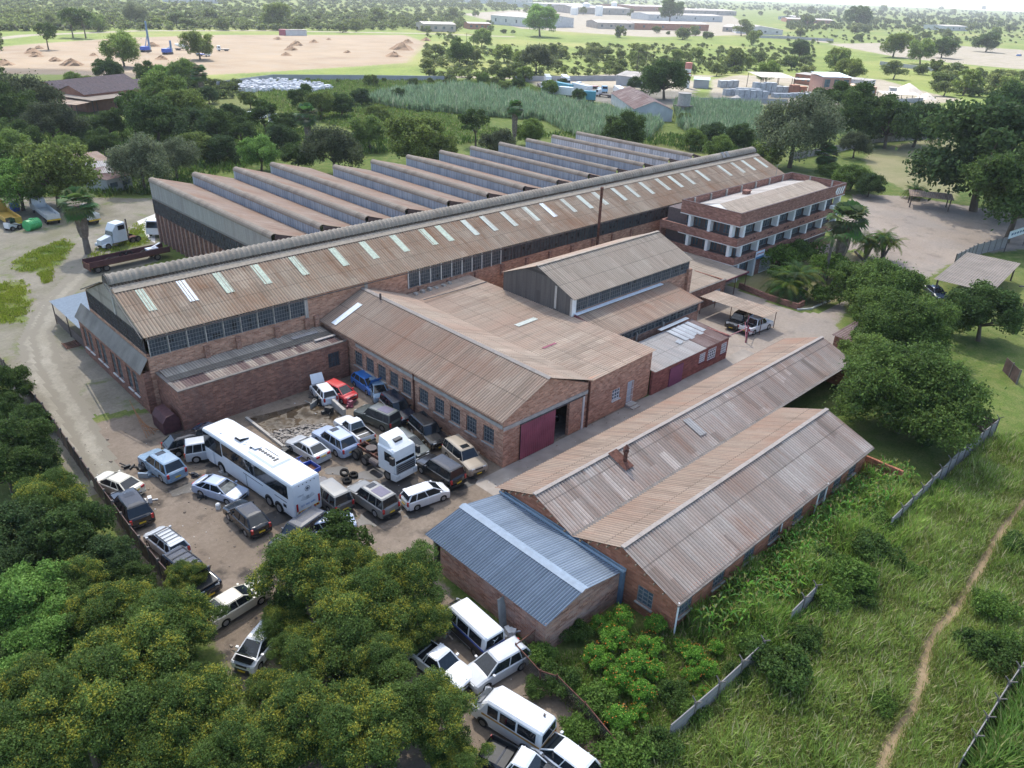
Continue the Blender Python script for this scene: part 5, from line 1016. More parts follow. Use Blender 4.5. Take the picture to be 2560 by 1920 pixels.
def tractor():
    f = G(*ZA(1690, 515)); b = G(*ZA(1475, 385)); a = math.atan2(f[1]-b[1], f[0]-b[0]); c = (f[0], f[1])
    t = thing('truck_tractor', 'white lorry tractor unit without trailer standing among the yard cars', 'truck', (f[0], f[1], 0), a)
    wp = paint('truck_white', (.72, .73, .72), .25, .35)
    def ring(x, w, z0, z1, c=.15): return [(x, -w, z0), (x, -w, z1-c), (x, -w+c, z1), (x, w-c, z1), (x, w, z1-c), (x, w, z0)]
    q = MB(); q.loft([ring(-2.1, 1.22, .95, 3.3), ring(-.35, 1.22, .95, 3.3), ring(-.1, 1.2, 1.0, 3.15), ring(.0, 1.15, 1.05, 1.9)]); q.build('cab', wp, t, world=False)
    q = MB(); q.loft([[(-2.1, -1.1, 3.25), (-2.1, 1.1, 3.25), (-2.1, 1.0, 3.95), (-2.1, -1.0, 3.95)], [(-1.2, -1.1, 3.25), (-1.2, 1.1, 3.25), (-1.2, .95, 3.75), (-1.2, -.95, 3.75)], [(-.4, -1.05, 3.25), (-.4, 1.05, 3.25), (-.4, .9, 3.32), (-.4, -.9, 3.32)]]); q.build('roof_deflector', wp, t, world=False)
    q = MB(); q.box(-1.5, -.75, -.4, .4, 3.5, 3.72); q.build('roof_hatch', M_plastic, t, world=False)
    g = MB(); g.face([(.012, -1.02, 1.95), (.012, 1.02, 1.95), (-.13, 1.0, 3.0), (-.13, -1.0, 3.0)]); g.build('windscreen', M_carglass, t, world=False)
    for s in (-1, 1):
        g = MB(); g.box(-1.25, -.3, min(s*1.23, s*1.21), max(s*1.23, s*1.21), 2.0, 2.85); g.build('door_window', M_carglass, t, world=False)
        g = MB(); g.box(-.25, .2, s*1.4-.13, s*1.4+.13, 2.1, 2.8); g.build('mirror', M_plastic, t, world=False)
        g = MB(); g.box(.02, .16, s*.95-.2, s*.95+.2, .55, .85); g.build('headlight', M_lens, t, world=False)
    g = MB(); g.box(.0, .09, -1.0, 1.0, .95, 1.85); g.build('grille', plain('silver_grille', (.3, .31, .32), .35, .5, .5), t, world=False)
    for z in (1.08, 1.28, 1.48, 1.68): g = MB(); g.box(.09, .12, -.95, .95, z, z+.08); o = g.build('grille_slat', M_plastic, t, world=False)
    g = MB(); g.loft([[(-.5, -1.25, .3), (-.5, 1.25, .3), (-.5, 1.25, .95), (-.5, -1.25, .95)], [(.12, -1.2, .35), (.12, 1.2, .35), (.12, 1.2, .95), (.12, -1.2, .95)]]); g.build('bumper', wp, t, world=False)
    g = MB()
    for s in (-1, 1): g.box(-6.2, -.4, s*.42-.06, s*.42+.06, .75, 1.02)
    for x in (-6.1, -5, -3.9, -2.6): g.box(x-.06, x+.06, -.4, .4, .78, .98)
    g.build('chassis', M_rust, t, world=False)
    g = MB(); g.tube((-4.6, 0, 1.1), (-4.6, 0, 1.2), .5, n=16); g.build('fifth_wheel', M_steel, t, world=False)
    for s in (-1, 1): g = MB(); g.tube((-3.5, s*.95, .8), (-2.4, s*.95, .8), .3, n=12); g.build('fuel_tank', M_steel, t, world=False)
    for x, dd in ((-1.0, 1), (-4.2, 2), (-5.5, 2)):
        for s in (-1, 1):
            wheel(t, x, s*1.05, .5, .3, M_srim, s)
            if dd == 2: wheel(t, x, s*.72, .5, .28, M_srim, s)
tractor()
def minibus(F, B, label, stripe, smat, lower, L=4.9, z=1.2, name='minibus'):
    f = G(*F, z); b = G(*B, z); a = math.atan2(f[1]-b[1], f[0]-b[0]); t = thing(name, label, 'minibus', ((f[0]+b[0])/2, (f[1]+b[1])/2, 0), a, 'minibuses'); h = L/2
    wp = C['white']
    def ring(x, wb, wt, z0, z1): return [(x, -wb, z0), (x, -wb, 1.15), (x, -wt, z1-.12), (x, -wt+.12, z1), (x, wt-.12, z1), (x, wt, z1-.12), (x, wb, 1.15), (x, wb, z0)]
    q = MB(); q.loft([ring(-h, .84, .72, .35, 2.05), ring(-h+.15, .86, .76, .3, 2.12), ring(h-1.25, .86, .76, .3, 2.12), ring(h-.75, .85, .72, .3, 1.6), ring(h-.15, .82, .66, .32, 1.1), ring(h, .74, .6, .38, .9)]); q.build('body', wp, t, world=False)
    for s in (-1, 1):
        for x0, x1 in ((-h+.35, -h+1.55), (-h+1.68, -.05+.35), (.45, h-1.3)):
            g = MB(); y0, y1 = s*.865, s*.79; g.face([(x0, y0, 1.22), (x1, y0, 1.22), (x1, y1+s*.005, 1.88), (x0, y1+s*.005, 1.88)][::s]); g.build('side_window', M_carglass, t, world=False)
        g = MB(); g.box(-h+.05, h-.9, min(s*.868, s*.85), max(s*.868, s*.85), stripe[0], stripe[1]); g.build('stripe', smat, t, world=False)
        if lower: g = MB(); g.box(-h+.1, h-.9, min(s*.866, s*.85), max(s*.866, s*.85), .36, stripe[0]); g.build('lower_panel', lower, t, world=False)
        g = MB(); g.box(-h-.02, -h+.06, s*.72-.07, s*.72+.07, .75, 1.05); g.build('taillight', M_red, t, world=False)
        g = MB(); g.box(h-.1, h+.02, s*.55-.14, s*.55+.14, .68, .85); g.build('headlight', M_lens, t, world=False)
    g = MB(); g.face([(-h-.01, .7, 1.25), (-h-.01, -.7, 1.25), (-h-.01, -.66, 1.9), (-h-.01, .66, 1.9)]); g.build('rear_window', M_carglass, t, world=False)
    g = MB(); g.face([(h-.72, -.7, 1.62), (h-.72, .7, 1.62), (h-1.2, .68, 2.07), (h-1.2, -.68, 2.07)]) if 0 else g.face([(h-.13, -.62, 1.14), (h-.13, .62, 1.14), (h-.72, .68, 1.65), (h-.72, -.68, 1.65)]); g.build('windscreen', M_carglass, t, world=False)
    g = MB(); g.box(-h-.02, -h, -.84, .84, stripe[0], stripe[1]); g.build('stripe', smat, t, world=False)
    if lower: g = MB(); g.box(-h-.015, -h, -.83, .83, .4, stripe[0]); g.build('lower_panel', lower, t, world=False)
    g = MB(); g.box(-h-.1, -h+.05, -.82, .82, .38, .52); g.build('rear_bumper', M_plastic, t, world=False)
    for i in range(6): g = MB(); y = -.5+i*.2; g.box(-h+.3, h-1.5, y-.012, y+.012, 2.12, 2.135); g.build('roof_rib', plain('grey_rib', (.5, .5, .48), .5), t, world=False)
    for x in (h-1.0, -h+.95):
        for s in (-1, 1):
            ar = MB(); nn = 8; ar.face([(x+.4*math.cos(math.pi*i/nn), s*.872, .33+.4*math.sin(math.pi*i/nn)) for i in range(nn+1)][::-s]); ar.build('wheel_arch', M_plastic, t, world=False)
            wheel(t, x, s*.8, .32, .2, M_srim, s)
    return t, h
m1, h1 = minibus(ZM(375, 330), ZM(605, 540), 'white minibus with dark blue stripe beside the blue roofed shed', (1.0, 1.16), M_bluep, plain('brown_black_panel', (.045, .035, .032), .5))
e = MB(); e.face([(-h1-.03, .1, 1.35), (-h1-.03, -.05, 1.6), (-h1-.03, .0, 1.6), (-h1-.03, .15, 1.38)]); e.face([(-h1-.03, -.05, 1.6), (-h1-.03, -.28, 1.72), (-h1-.03, -.1, 1.55)]); e.face([(-h1-.03, -.03, 1.58), (-h1-.03, .2, 1.75), (-h1-.03, .06, 1.55)]); e.build('bird_sticker', M_wpaint, m1, world=False)
m2, h2 = minibus(ZM(600, 960), ZM(960, 1180), 'white minibus with mustard stripe near the bottom edge', (.98, 1.12), plain('mustard', (.45, .24, .04), .5), None)
e = MB(); e.tube((-h2+.55, -.35, 2.12), (-h2+.55, -.35, 2.25), .07); e.build('roof_vent', M_steel, m2, world=False)
def wheelpile(pts, label, r=.5, lie=True, z0=0, group='old tyres'):
    for i, (x, y, z, tilt) in enumerate(pts):
        t = thing('tyre', label, 'tyre', (x, y, z), i*1.1, group); a = MB(); n = 20
        ring = lambda rr, zz: [(rr*math.cos(2*math.pi*k/n), rr*math.sin(2*math.pi*k/n), zz) for k in range(n)]
        a.loft([ring(r*.58, .02), ring(r*.95, 0), ring(r, .06), ring(r, .2), ring(r*.95, .26), ring(r*.58, .24), ring(r*.55, .13), ring(r*.58, .02)], cap=False); o = a.build('tread', M_tyre, t, world=False); t.rotation_euler = (tilt, 0, i*1.1)
x, y = G(*ZM(608, 1345)); wheelpile([(x, y, .02, 0)], 'single tyre lying on the ground between the yellow flowering tree and minibus', .42, group=None)
x, y = G(*ZA(1385, 530)); 
for p_, l_ in (((x, y, .02, 0), 'flat tyre nearest the coach in the small heap behind the grey off-road car'), ((x+.9, y+.4, .02, .1), 'flat tyre nearest the tractor unit in the small heap behind the grey off-road car'), ((x+.3, y+.9, .3, .4), 'tilted tyre propped up in the small heap behind the grey off-road car')): wheelpile([p_], l_, .4, group='tyres heaped behind a car')
def trike():
    f = G(*ZA(1130, 425), .5); b = G(*ZA(1215, 480), .5); a = math.atan2(f[1]-b[1], f[0]-b[0]); t = thing('cargo_trike', 'small blue three wheeled cargo bike beside the coach', 'cargo trike', ((f[0]+b[0])/2, (f[1]+b[1])/2, 0), a)
    q = MB(); q.box(-1.4, .1, -.55, .55, .55, .6); q.build('load_floor', M_rust, t, world=False)
    for p in ((-1.4, -1.36, -.55, .55), (-1.4, .1, -.55, -.51), (-1.4, .1, .51, .55), (.06, .1, -.55, .55)): q = MB(); q.box(*p, .6, .95); q.build('side_panel', M_bluep, t, world=False)
    q = MB(); q.box(.15, .45, -.3, .3, .5, .75); q.bar((.45, 0, .6), (1.1, 0, .75), .12); q.bar((1.1, 0, .3), (.95, 0, 1.1), .07); q.bar((.95, -.35, 1.1), (.95, .35, 1.1), .04); q.build('frame', M_bluep, t, world=False)
    for y in (-.5, .5): wheel(t, -.75, y, .28, .12, M_srim, 1 if y > 0 else -1)
    wheel(t, 1.15, 0, .3, .12, M_srim, 1)
trike()

t_ = car('suv', ZW(1965, 715), ZW(1880, 640), C['black'], 'black car just visible inside the open workshop doorway', group=None)
t_.location.y += 2.6
import numpy as np
# fit f, VPs by lines; world X=A (right-back), Y=B(left-back), Z up
cx,cy=1280,960
LA=[((362,838),(1704,501)),((260,669),(1876,360)),((1687,1503),(2182,1114)),((1562,1369),(2054,1034)),((1374,1236),(2063,848))]
LB=[((369,445),(669,588)),((1438,330),(1725,382)),((906,724),(1367,945)),((799,796),(1246,1053)),((1702,501),(1854,535)),((211,783),(358,910)),((1070,1346),(1369,1568)),((1150,1272),(1458,1484))]
def rot(yaw,pitch,roll):
    # camera axes in world: forward f, right r, up u
    f=np.array([np.cos(yaw)*np.cos(pitch),np.sin(yaw)*np.cos(pitch),-np.sin(pitch)])
    r=np.array([np.sin(yaw),-np.cos(yaw),0.]); u=np.cross(r,f)
    r2=r*np.cos(roll)+u*np.sin(roll); u2=-r*np.sin(roll)+u*np.cos(roll)
    return r2,u2,f
def vp(d,p):
    yaw,pi,ro,F=p; r,u,f=rot(yaw,pi,ro)
    return cx+F*d@r/(d@f), cy-F*d@u/(d@f)
def res(p):
    o=[]
    for L,d in((LA,np.array([1.,0,0])),(LB,np.array([0,1.,0]))):
        v=np.array(vp(d,p))
        for a,b in L:
            a=np.array(a,float);b=np.array(b,float);m=(a+b)/2
            t=v-m;t/=np.linalg.norm(t);n=np.array([-t[1],t[0]])
            o.append(n@(b-m))
    return np.array(o)
p=np.array([np.radians(45),np.radians(27),0.,1850.])
for it in range(60):
    r0=res(p);J=np.zeros((len(r0),4))
    for k in range(4):
        h=1e-5 if k<3 else .1; q=p.copy();q[k]+=h;J[:,k]=(res(q)-r0)/h
    p=p-np.linalg.lstsq(J,r0,rcond=None)[0]
print(np.degrees(p[:3]),p[3],res(p).round(1)); print(vp(np.array([1.,0,0]),p),vp(np.array([0,1.,0]),p),vp(np.array([0,0,-1.]),p))
# ------------------------------------------------------------------ vegetation
def leafmat(name, trans=.25):
    m = NT(name, .6, .15); a = m.n('Attribute', attribute_name='tint'); m.col(a.outputs['Color'])
    t = m.t; out = t.nodes['Material Output']; tl = t.nodes.new('ShaderNodeBsdfTranslucent'); t.links.new(a.outputs['Color'], tl.inputs[0]); mx = t.nodes.new('ShaderNodeMixShader'); mx.inputs[0].default_value = trans
    t.links.new(m.b.outputs[0], mx.inputs[1]); t.links.new(tl.outputs[0], mx.inputs[2]); t.links.new(mx.outputs[0], out.inputs[0]); return m.m
M_leaf = leafmat('foliage', .42)
M_bark = plain('grey_brown_bark', (.13, .105, .08), .95, .1, var=.3); M_barkp = plain('palm_trunk', (.17, .145, .125), .95, .1, var=.35, sc=2)
def leafquads(P, N, size, rs, asp=1.8, jit=.3):
    """diamond leaves at P facing about N"""
    n = len(P); r = rs.normal(size=(n, 3)); N = N/np.linalg.norm(N, axis=1, keepdims=True)
    T_ = np.cross(N, r); T_ /= np.linalg.norm(T_, axis=1, keepdims=True)+1e-9; B_ = np.cross(N, T_)
    s = size*(1+jit*rs.uniform(-1, 1, n))[:, None]; V = np.stack([P-T_*s*asp/2, P-B_*s/2, P+T_*s*asp/2, P+B_*s/2], 1).reshape(-1, 3)
    return V, np.arange(4*n).reshape(n, 4)
def crown(seed, R=1.0, flat=.7, nc=40, nl=9000, size=.04, col=(.05, .085, .02), col2=(.08, .12, .03), flower=None, ff=0, clump=.3, droop=0, under=.35, inner=.5, lobes=None):
    """leaf cloud of clumps, unit-ish radius, centre at origin"""
    rs = np.random.RandomState(seed); d = rs.normal(size=(nc, 3)); d /= np.linalg.norm(d, axis=1, keepdims=True); d[:, 2] = np.where(d[:, 2] < -under, -d[:, 2]*rs.uniform(.2, 1, nc), d[:, 2])
    rr = rs.uniform(inner, 1.0, nc)**.7; C_ = d*rr[:, None]*np.array([1, 1, flat])*(R*(1-clump*.6))
    ang = np.arctan2(C_[:, 1], C_[:, 0]); wob = 1+.2*np.sin(3*ang+seed)+.13*np.sin(5*ang+2*seed)+rs.uniform(-.12, .12, nc); C_[:, :2] *= wob[:, None]
    cr_ = R*clump*rs.uniform(.45, 1.35, nc); w_ = cr_**2; ci = rs.choice(nc, nl, p=w_/w_.sum()); u = rs.normal(size=(nl, 3)); u /= np.linalg.norm(u, axis=1, keepdims=True)
    u[:, 2] = np.where(rs.uniform(size=nl) < .5, np.abs(u[:, 2]), u[:, 2])
    rad = (rs.uniform(.4, 1.0, nl)**.5+(rs.uniform(size=nl) < .12)*rs.exponential(.22, nl))*(1+.25*np.sin(u[:, 0]*7+ci)*np.sin(u[:, 1]*6+2*ci)); off = u*rad[:, None]*cr_[ci][:, None]*np.array([1, 1, .75]); P = C_[ci]+off
    if droop: P[:, 2] -= droop*rs.uniform(0, 1, nl)**2*R*.5
    N = u*.6+rs.normal(size=(nl, 3))*.85+np.array([0, 0, .3])
    V, F = leafquads(P, N, size*R, rs)
    ct = rs.uniform(0, 1, nc); k = np.clip(.5*ct[ci]+.5*rs.uniform(0, 1, nl), 0, 1)[:, None]; c = np.array(col)*(1-k)+np.array(col2)*k*1.15; c = c*rs.uniform(.55, 1.55, (nl, 1))*np.array([2.15, 1.95, 1.7])*(.8+.35*((P[:, 2:3]-P[:, 2].min())/(np.ptp(P[:, 2])+1e-6) > .99))
    if flower:
        hot = ((rs.uniform(size=nc) < ff) & (C_[:, 2] > -.15))[ci] & (rs.uniform(size=nl) < .38*(1+np.sin(P[:, 0]*9+seed)*np.sin(P[:, 1]*8))*.8) & (u[:, 2] > .05) & (rad > .5); c[hot] = np.array(flower)*rs.uniform(.7, 1.2, (hot.sum(), 1))
    return V, F, c, C_
def treeproto(name, seed, H, R, cz, flat, tr=.05, **kw):
    """H unused; crown centre height cz (in crown radii), R=1 crown. returns [(mesh, partname)]"""
    V, F, c, C_ = crown(seed, 1.0, flat, **kw); V = V+np.array([0, 0, cz])
    me = npmesh('crown', V, F, M_leaf, attr=[('tint', 'FACE', c)])
    a = MB(); rs = random.Random(seed); top = (rs.uniform(-.1, .1), rs.uniform(-.1, .1), max(cz-flat*.55, cz*.45)); a.tube((0, 0, -.05), top, tr*1.3, tr*.8, n=8, caps=False)
    for k in range(7):
        q = C_[rs.randrange(len(C_))]; q = Vector((q[0], q[1], q[2]+cz)); mid = Vector(top).lerp(q, .5)+Vector((0, 0, .05)); a.tube(top, mid, tr*.6, tr*.35, n=6, caps=False); a.tube(mid, q, tr*.35, tr*.12, n=5, caps=False)
    o = a.build('trunk', M_bark); m2 = o.data; bpy.data.objects.remove(o)
    return [('crown', me), ('trunk', m2)]
def place(proto, name, label, cat, x, y, s, rz=None, group=None, sz=None, z=0):
    t = thing(name, label, cat, (x, y, z), random.uniform(0, 6.28) if rz is None else rz, group); t.scale = (s, s, s*(sz or 1))
    for pn, me in proto:
        o = bpy.data.objects.new(pn, me); COL.objects.link(o); o.parent = t
    return t
def putpx(cz, dx, dy, rpx):
    """crown centre seen at dx,dy with radius rpx (2212 px) -> ground x,y and scale"""
    s = 3.0
    for _ in range(12):
        z = min(cz*s, 30); x, y = G(dx, dy, z); s = rpx*SX*dist(x, y, z)/FPX
    return x, y, s
YL = (.42, .40, .06)
PR = dict(
 yellow=[(treeproto('y', 11, 1, 1, 1.0, .8, nc=90, nl=85000, size=.0215, col=(.030, .062, .018), col2=(.092, .145, .04), flower=YL, ff=.75, clump=.22, under=.6), 1.0),
         (treeproto('y', 12, 1, 1, .95, .75, nc=80, nl=85000, size=.0215, col=(.030, .062, .018), col2=(.092, .145, .04), flower=YL, ff=.65, clump=.24, under=.6), .95),
         (treeproto('y', 13, 1, 1, 1.05, .85, nc=100, nl=85000, size=.0215, col=(.030, .062, .018), col2=(.092, .145, .04), flower=YL, ff=.5, clump=.21, under=.6), 1.05)],
 lush=[(treeproto('l', 21, 1, 1, .9, .8, nc=80, nl=40000, size=.032, col=(.05, .11, .024), col2=(.13, .23, .06), clump=.22, under=.7), .9)],
 dark=[(treeproto('d', 31, 1, 1, .85, .85, nc=60, nl=24000, size=.038, col=(.022, .048, .016), col2=(.06, .10, .03), clump=.25, under=.75), .85),
       (treeproto('d', 32, 1, 1, .8, .8, nc=50, nl=24000, size=.038, col=(.02, .042, .018), col2=(.052, .088, .032), clump=.27, under=.75), .8),
       (treeproto('d', 33, 1, 1, .95, .9, nc=70, nl=24000, size=.038, col=(.025, .05, .015), col2=(.06, .098, .028), clump=.23, under=.6), .95)],
 dome=[(treeproto('m', 41, 1, 1, .62, .62, nc=130, nl=80000, size=.024, col=(.035, .066, .018), col2=(.08, .13, .034), clump=.2, under=.6), .62),
       (treeproto('m', 42, 1, 1, .62, .6, nc=100, nl=60000, size=.028, col=(.04, .076, .02), col2=(.095, .15, .04), clump=.22, under=.6), .62)],
 green=[(treeproto('g', 51, 1, 1, .85, .8, nc=60, nl=22000, size=.038, col=(.045, .078, .022), col2=(.115, .155, .042), clump=.24, under=.75), .85),
        (treeproto('g', 52, 1, 1, .9, .85, nc=50, nl=20000, size=.04, col=(.05, .088, .024), col2=(.12, .18, .05), clump=.26, under=.7), .9)],
 willow=[(treeproto('w', 61, 1, 1, .95, .85, nc=50, nl=22000, size=.034, col=(.06, .085, .05), col2=(.11, .135, .085), clump=.26, droop=.7), .95)],
 purple=[(treeproto('p', 71, 1, 1, .9, .85, nc=50, nl=20000, size=.036, col=(.03, .042, .025), col2=(.065, .085, .045), clump=.26, droop=.5), .9)],
 sparse=[(treeproto('s', 81, 1, 1, 1.3, 1.0, nc=26, nl=5000, size=.06, col=(.025, .05, .014), col2=(.05, .085, .022), clump=.24), 1.3)],
 small=[(treeproto('f', 90+i, 1, 1, cz, fl, tr=.06, nc=22, nl=3600, size=.078, col=c1, col2=c2, clump=.32, under=.8), cz) for i, (cz, fl, c1, c2) in enumerate([(.8, .8, (.035, .06, .02), (.08, .11, .034)), (1.0, .8, (.05, .078, .028), (.10, .13, .046)), (.65, .75, (.03, .055, .018), (.07, .10, .032)), (.9, 1.0, (.06, .095, .028), (.13, .18, .05)), (.7, .9, (.07, .10, .035), (.13, .16, .06))])],
 shrub=[(treeproto('b', 100+i, 1, 1, .55, .6, tr=.05, nc=22, nl=5200, size=.06, col=c1, col2=c2, clump=.34, under=.1), .55) for i, (c1, c2) in enumerate([((.025, .055, .015), (.06, .105, .028)), ((.04, .085, .018), (.09, .155, .035))])],
)
_k = {k: 0 for k in PR}
NAMES = dict(yellow=('flowering_acacia', 'acacia tree'), lush=('leafy_tree', 'tree'), dark=('dense_tree', 'tree'), dome=('spreading_tree', 'tree'), green=('bushy_tree', 'tree'), willow=('drooping_tree', 'tree'), purple=('dark_evergreen_tree', 'tree'), sparse=('open_tree', 'tree'), small=('bush_tree', 'tree'), shrub=('shrub', 'shrub'))
def tree(kind, dx, dy, rpx, label, group=None, sz=None):
    rpx = rpx*dict(dome=.76, willow=.88, purple=.88, dark=.93, green=.93).get(kind, 1)
    pr = PR[kind][_k[kind] % len(PR[kind])]; _k[kind] += 1; x, y, s = putpx(pr[1]*(sz or 1), dx, dy, rpx); n, c = NAMES[kind]
    return place(pr[0], n, label, c, x, y, s, group=group, sz=sz)
# foreground acacias with yellow blossom, bottom left
GA = 'yellow blossomed acacias in the foreground'
for i, (dx, dy, r, lab) in enumerate([
    (645, 1235, 96, 'yellow blossomed acacia standing next to the dark car behind the coach'), (765, 1325, 104, 'yellow blossomed acacia over the hidden white cars'), (882, 1258, 84, 'yellow blossomed acacia nearest the blue roofed shed end'), (905, 1345, 66, 'yellow blossomed acacia beside the minibus with blue stripe'),
    (695, 1425, 82, 'yellow blossomed acacia right of the white car with raised bonnet'), (815, 1445, 78, 'yellow blossomed acacia left of the pickup with rusty load frame'), (650, 1560, 100, 'yellow blossomed acacia at the bottom below the raised bonnet'), (790, 1590, 112, 'yellow blossomed acacia at bottom centre'),
    (930, 1535, 88, 'yellow blossomed acacia left of the mustard striped minibus'), (748, 1225, 70, 'yellow blossomed acacia in the middle of the central crowns above the yard'), (612, 1335, 52, 'low yellow blossomed acacia left of the central crowns'), (628, 1400, 46, 'small yellow blossomed acacia touching the white car with raised bonnet'), (590, 1505, 62, 'yellow blossomed acacia below the white car with raised bonnet'), (985, 1645, 60, 'yellow blossomed acacia at the bottom edge beside the lone tyre'), (520, 1630, 92, 'yellow blossomed acacia at the bottom left of centre'), (410, 1545, 100, 'shaded yellow blossomed acacia in the middle of the bottom left mass'),
    (300, 1440, 112, 'broad yellow blossomed acacia below the cream saloon'), (385, 1350, 82, 'yellow blossomed acacia left of the cream saloon'), (235, 1330, 80, 'yellow blossomed acacia at the yard boundary below the open bonnet car'), (180, 1560, 118, 'large yellow blossomed acacia in the lower left corner area'),
    (50, 1620, 105, 'yellow blossomed acacia in the bottom left corner'), (70, 1500, 78, 'yellow blossomed acacia near the left edge'), (320, 1620, 85, 'yellow blossomed acacia on the bottom edge between two larger ones'), (150, 1265, 60, 'low yellow blossomed acacia among lush green trees'), (400, 1250, 42, 'small yellow blossomed acacia overhanging the car with open bonnet')]):
    tree('yellow', dx, dy, r, lab, GA)
for dx, dy, r, k, lab in [(60, 1300, 82, 'lush', 'bright green leafy tree at the left edge'), (95, 1395, 70, 'lush', 'bright green leafy tree above the bottom left acacias'), (165, 1140, 72, 'dark', 'dense dark tree beside the black off-road car at the wall'), (100, 1075, 62, 'yellow', 'dark acacia touched with yellow beside the boundary wall'), (40, 1150, 70, 'dark', 'dense dark tree on the left edge beside the wall'), (40, 960, 66, 'dark', 'dark tree on the left edge at the head of the boundary wall'), (5, 880, 40, 'dark', 'small dark tree cut by the left edge'), (230, 1215, 62, 'dark', 'dense dark tree overhanging the silver people carrier'), (290, 1255, 42, 'dark', 'dark small tree between the wall and the open bonnet car'), (15, 1420, 60, 'dark', 'dark tree behind the leafy trees at the left edge'), (20, 1220, 50, 'dark', 'dark tree behind the bright green tree at the left edge'),
    (12, 835, 48, 'dark', 'dark tree at the left edge nearest the wheel tracks'), (62, 905, 40, 'dark', 'dark small tree beyond the head of the boundary wall'), (85, 1000, 44, 'dark', 'dark tree pressed against the boundary wall opposite the cream saloon'), (10, 1010, 60, 'dark', 'dark tree at the left edge opposite the cream saloon'),
    (735, 1165, 62, 'sparse', 'open branched green tree right behind the coach'), (665, 1135, 30, 'green', 'small green bush tree hiding the dark car behind the coach')]:
    tree(k, dx, dy, r, lab)
# right side
for dx, dy, r, k, lab in [(1965, 850, 180, 'dome', 'huge domed tree overhanging the end of the shorter gabled shed'), (1900, 624, 112, 'dome', 'dark domed tree beside the palm garden'), (1942, 700, 132, 'dome', 'feathery spreading tree between two domed trees'), (1870, 775, 65, 'green', 'bushy tree at the end of the longer gabled shed'), (2135, 672, 76, 'dark', 'dark tree in front of the flat roofed parking shelter'), (2140, 335, 135, 'dark', 'very large dark tree behind the parking area at the right edge'), (2210, 410, 108, 'dark', 'dark tree cut by the right edge behind the parking area'), (2195, 230, 60, 'dark', 'tall dark tree at the upper right edge'), (1840, 385, 52, 'dome', 'low spreading tree beside the far end of the office block'), (1800, 372, 36, 'dome', 'small spreading tree behind the office roof emblem'), (1880, 400, 30, 'dark', 'small dark tree beside the office parking'),
    (1722, 275, 92, 'willow', 'broad grey green tree behind the far end of the long hall'), (1865, 245, 62, 'dark', 'dark tree in the row behind the lawn wall, left one'), (1925, 262, 62, 'dark', 'dark tree in the middle of the row behind the lawn wall'), (1985, 268, 55, 'dark', 'dark tree at the right end of the row behind the lawn wall'), (1800, 225, 48, 'dark', 'dark crown in front of the block yard'), (1850, 310, 34, 'purple', 'grey green bush tree in front of the lawn wall'),
    (1662, 335, 34, 'green', 'green tree at the far gable of the long hall'), (1600, 290, 32, 'dark', 'round dark tree left of the hall end'), (1540, 290, 32, 'dark', 'round dark tree above the last sawtooth bays'), (1555, 318, 30, 'green', 'low green tree behind the hall ridge'), (1350, 285, 48, 'dark', 'dark spreading tree in front of the white gabled barn'), (1440, 168, 52, 'dark', 'big dark tree between truck yard and block yard'), (1372, 180, 18, 'dark', 'small tree in the truck yard'),
    (720, 320, 68, 'purple', 'large dark purplish evergreen behind the sawtooth roofs'), (905, 305, 74, 'green', 'big olive green tree behind the sawtooth roofs'), (800, 285, 42, 'green', 'bright green tree beside the dark purplish evergreen'), (1028, 268, 34, 'sparse', 'open crowned tree behind the middle sawtooth bays'), (1075, 310, 44, 'purple', 'grey bush tree between the thin palm and the open crowned tree'), (960, 330, 40, 'green', 'low green tree just behind the sawtooth roofs'), (1145, 285, 34, 'green', 'green tree beside the thin tall palm'),
    (302, 348, 66, 'willow', 'grey green drooping tree at the corner of the sawtooth factory'), (375, 338, 50, 'willow', 'second grey green drooping tree behind the first sawtooth bay'), (110, 372, 82, 'green', 'wide green tree shading the parked tipper truck'), (35, 395, 55, 'lush', 'bright green tree at the left edge behind the parked lorries'), (20, 330, 50, 'green', 'green tree by the left edge under the dark hedge'), (222, 312, 34, 'dark', 'round dark tree between the white outbuilding and thicket'), (560, 330, 40, 'lush', 'bright green tree behind the second sawtooth bay'), (640, 335, 36, 'dark', 'dark tree behind the palm with skirt'), (480, 322, 38, 'dark', 'dark tree behind the first sawtooth bay'), (430, 315, 40, 'green', 'green tree left of the first sawtooth peak')]:
    tree(k, dx, dy, r, lab)
rs = random.Random(5)
thick = [(60, 215, 62, 'purple'), (20, 235, 50, 'dark'), (110, 262, 55, 'purple'), (330, 255, 62, 'dark'), (395, 235, 55, 'green'), (420, 275, 48, 'dark'), (345, 205, 52, 'green'), (470, 275, 40, 'dark'), (285, 240, 40, 'sparse'), (235, 268, 34, 'dark'), (165, 285, 30, 'dark'), (520, 285, 34, 'dark'), (570, 250, 36, 'sparse'), (620, 265, 30, 'dark'), (605, 295, 34, 'dark'), (655, 215, 34, 'dark'), (690, 225, 36, 'green'), (735, 225, 32, 'dark'), (780, 210, 24, 'dark'), (395, 160, 34, 'green'), (350, 165, 26, 'lush'), (320, 160, 26, 'dark'), (230, 150, 28, 'dark'), (195, 180, 20, 'green'), (160, 175, 20, 'green'), (450, 205, 22, 'dark'), (820, 250, 30, 'green'), (50, 300, 36, 'dark'), (0, 290, 40, 'dark'), (150, 320, 30, 'green'), (540, 215, 22, 'green'), (500, 245, 26, 'dark'), (860, 205, 16, 'dark'), (1500, 300, 26, 'green'), (1480, 255, 16, 'green'), (1250, 205, 18, 'dark'), (1190, 190, 20, 'green'), (1215, 180, 14, 'dark'), (1090, 190, 18, 'green'), (1120, 180, 16, 'dark'), (1045, 170, 16, 'green')]
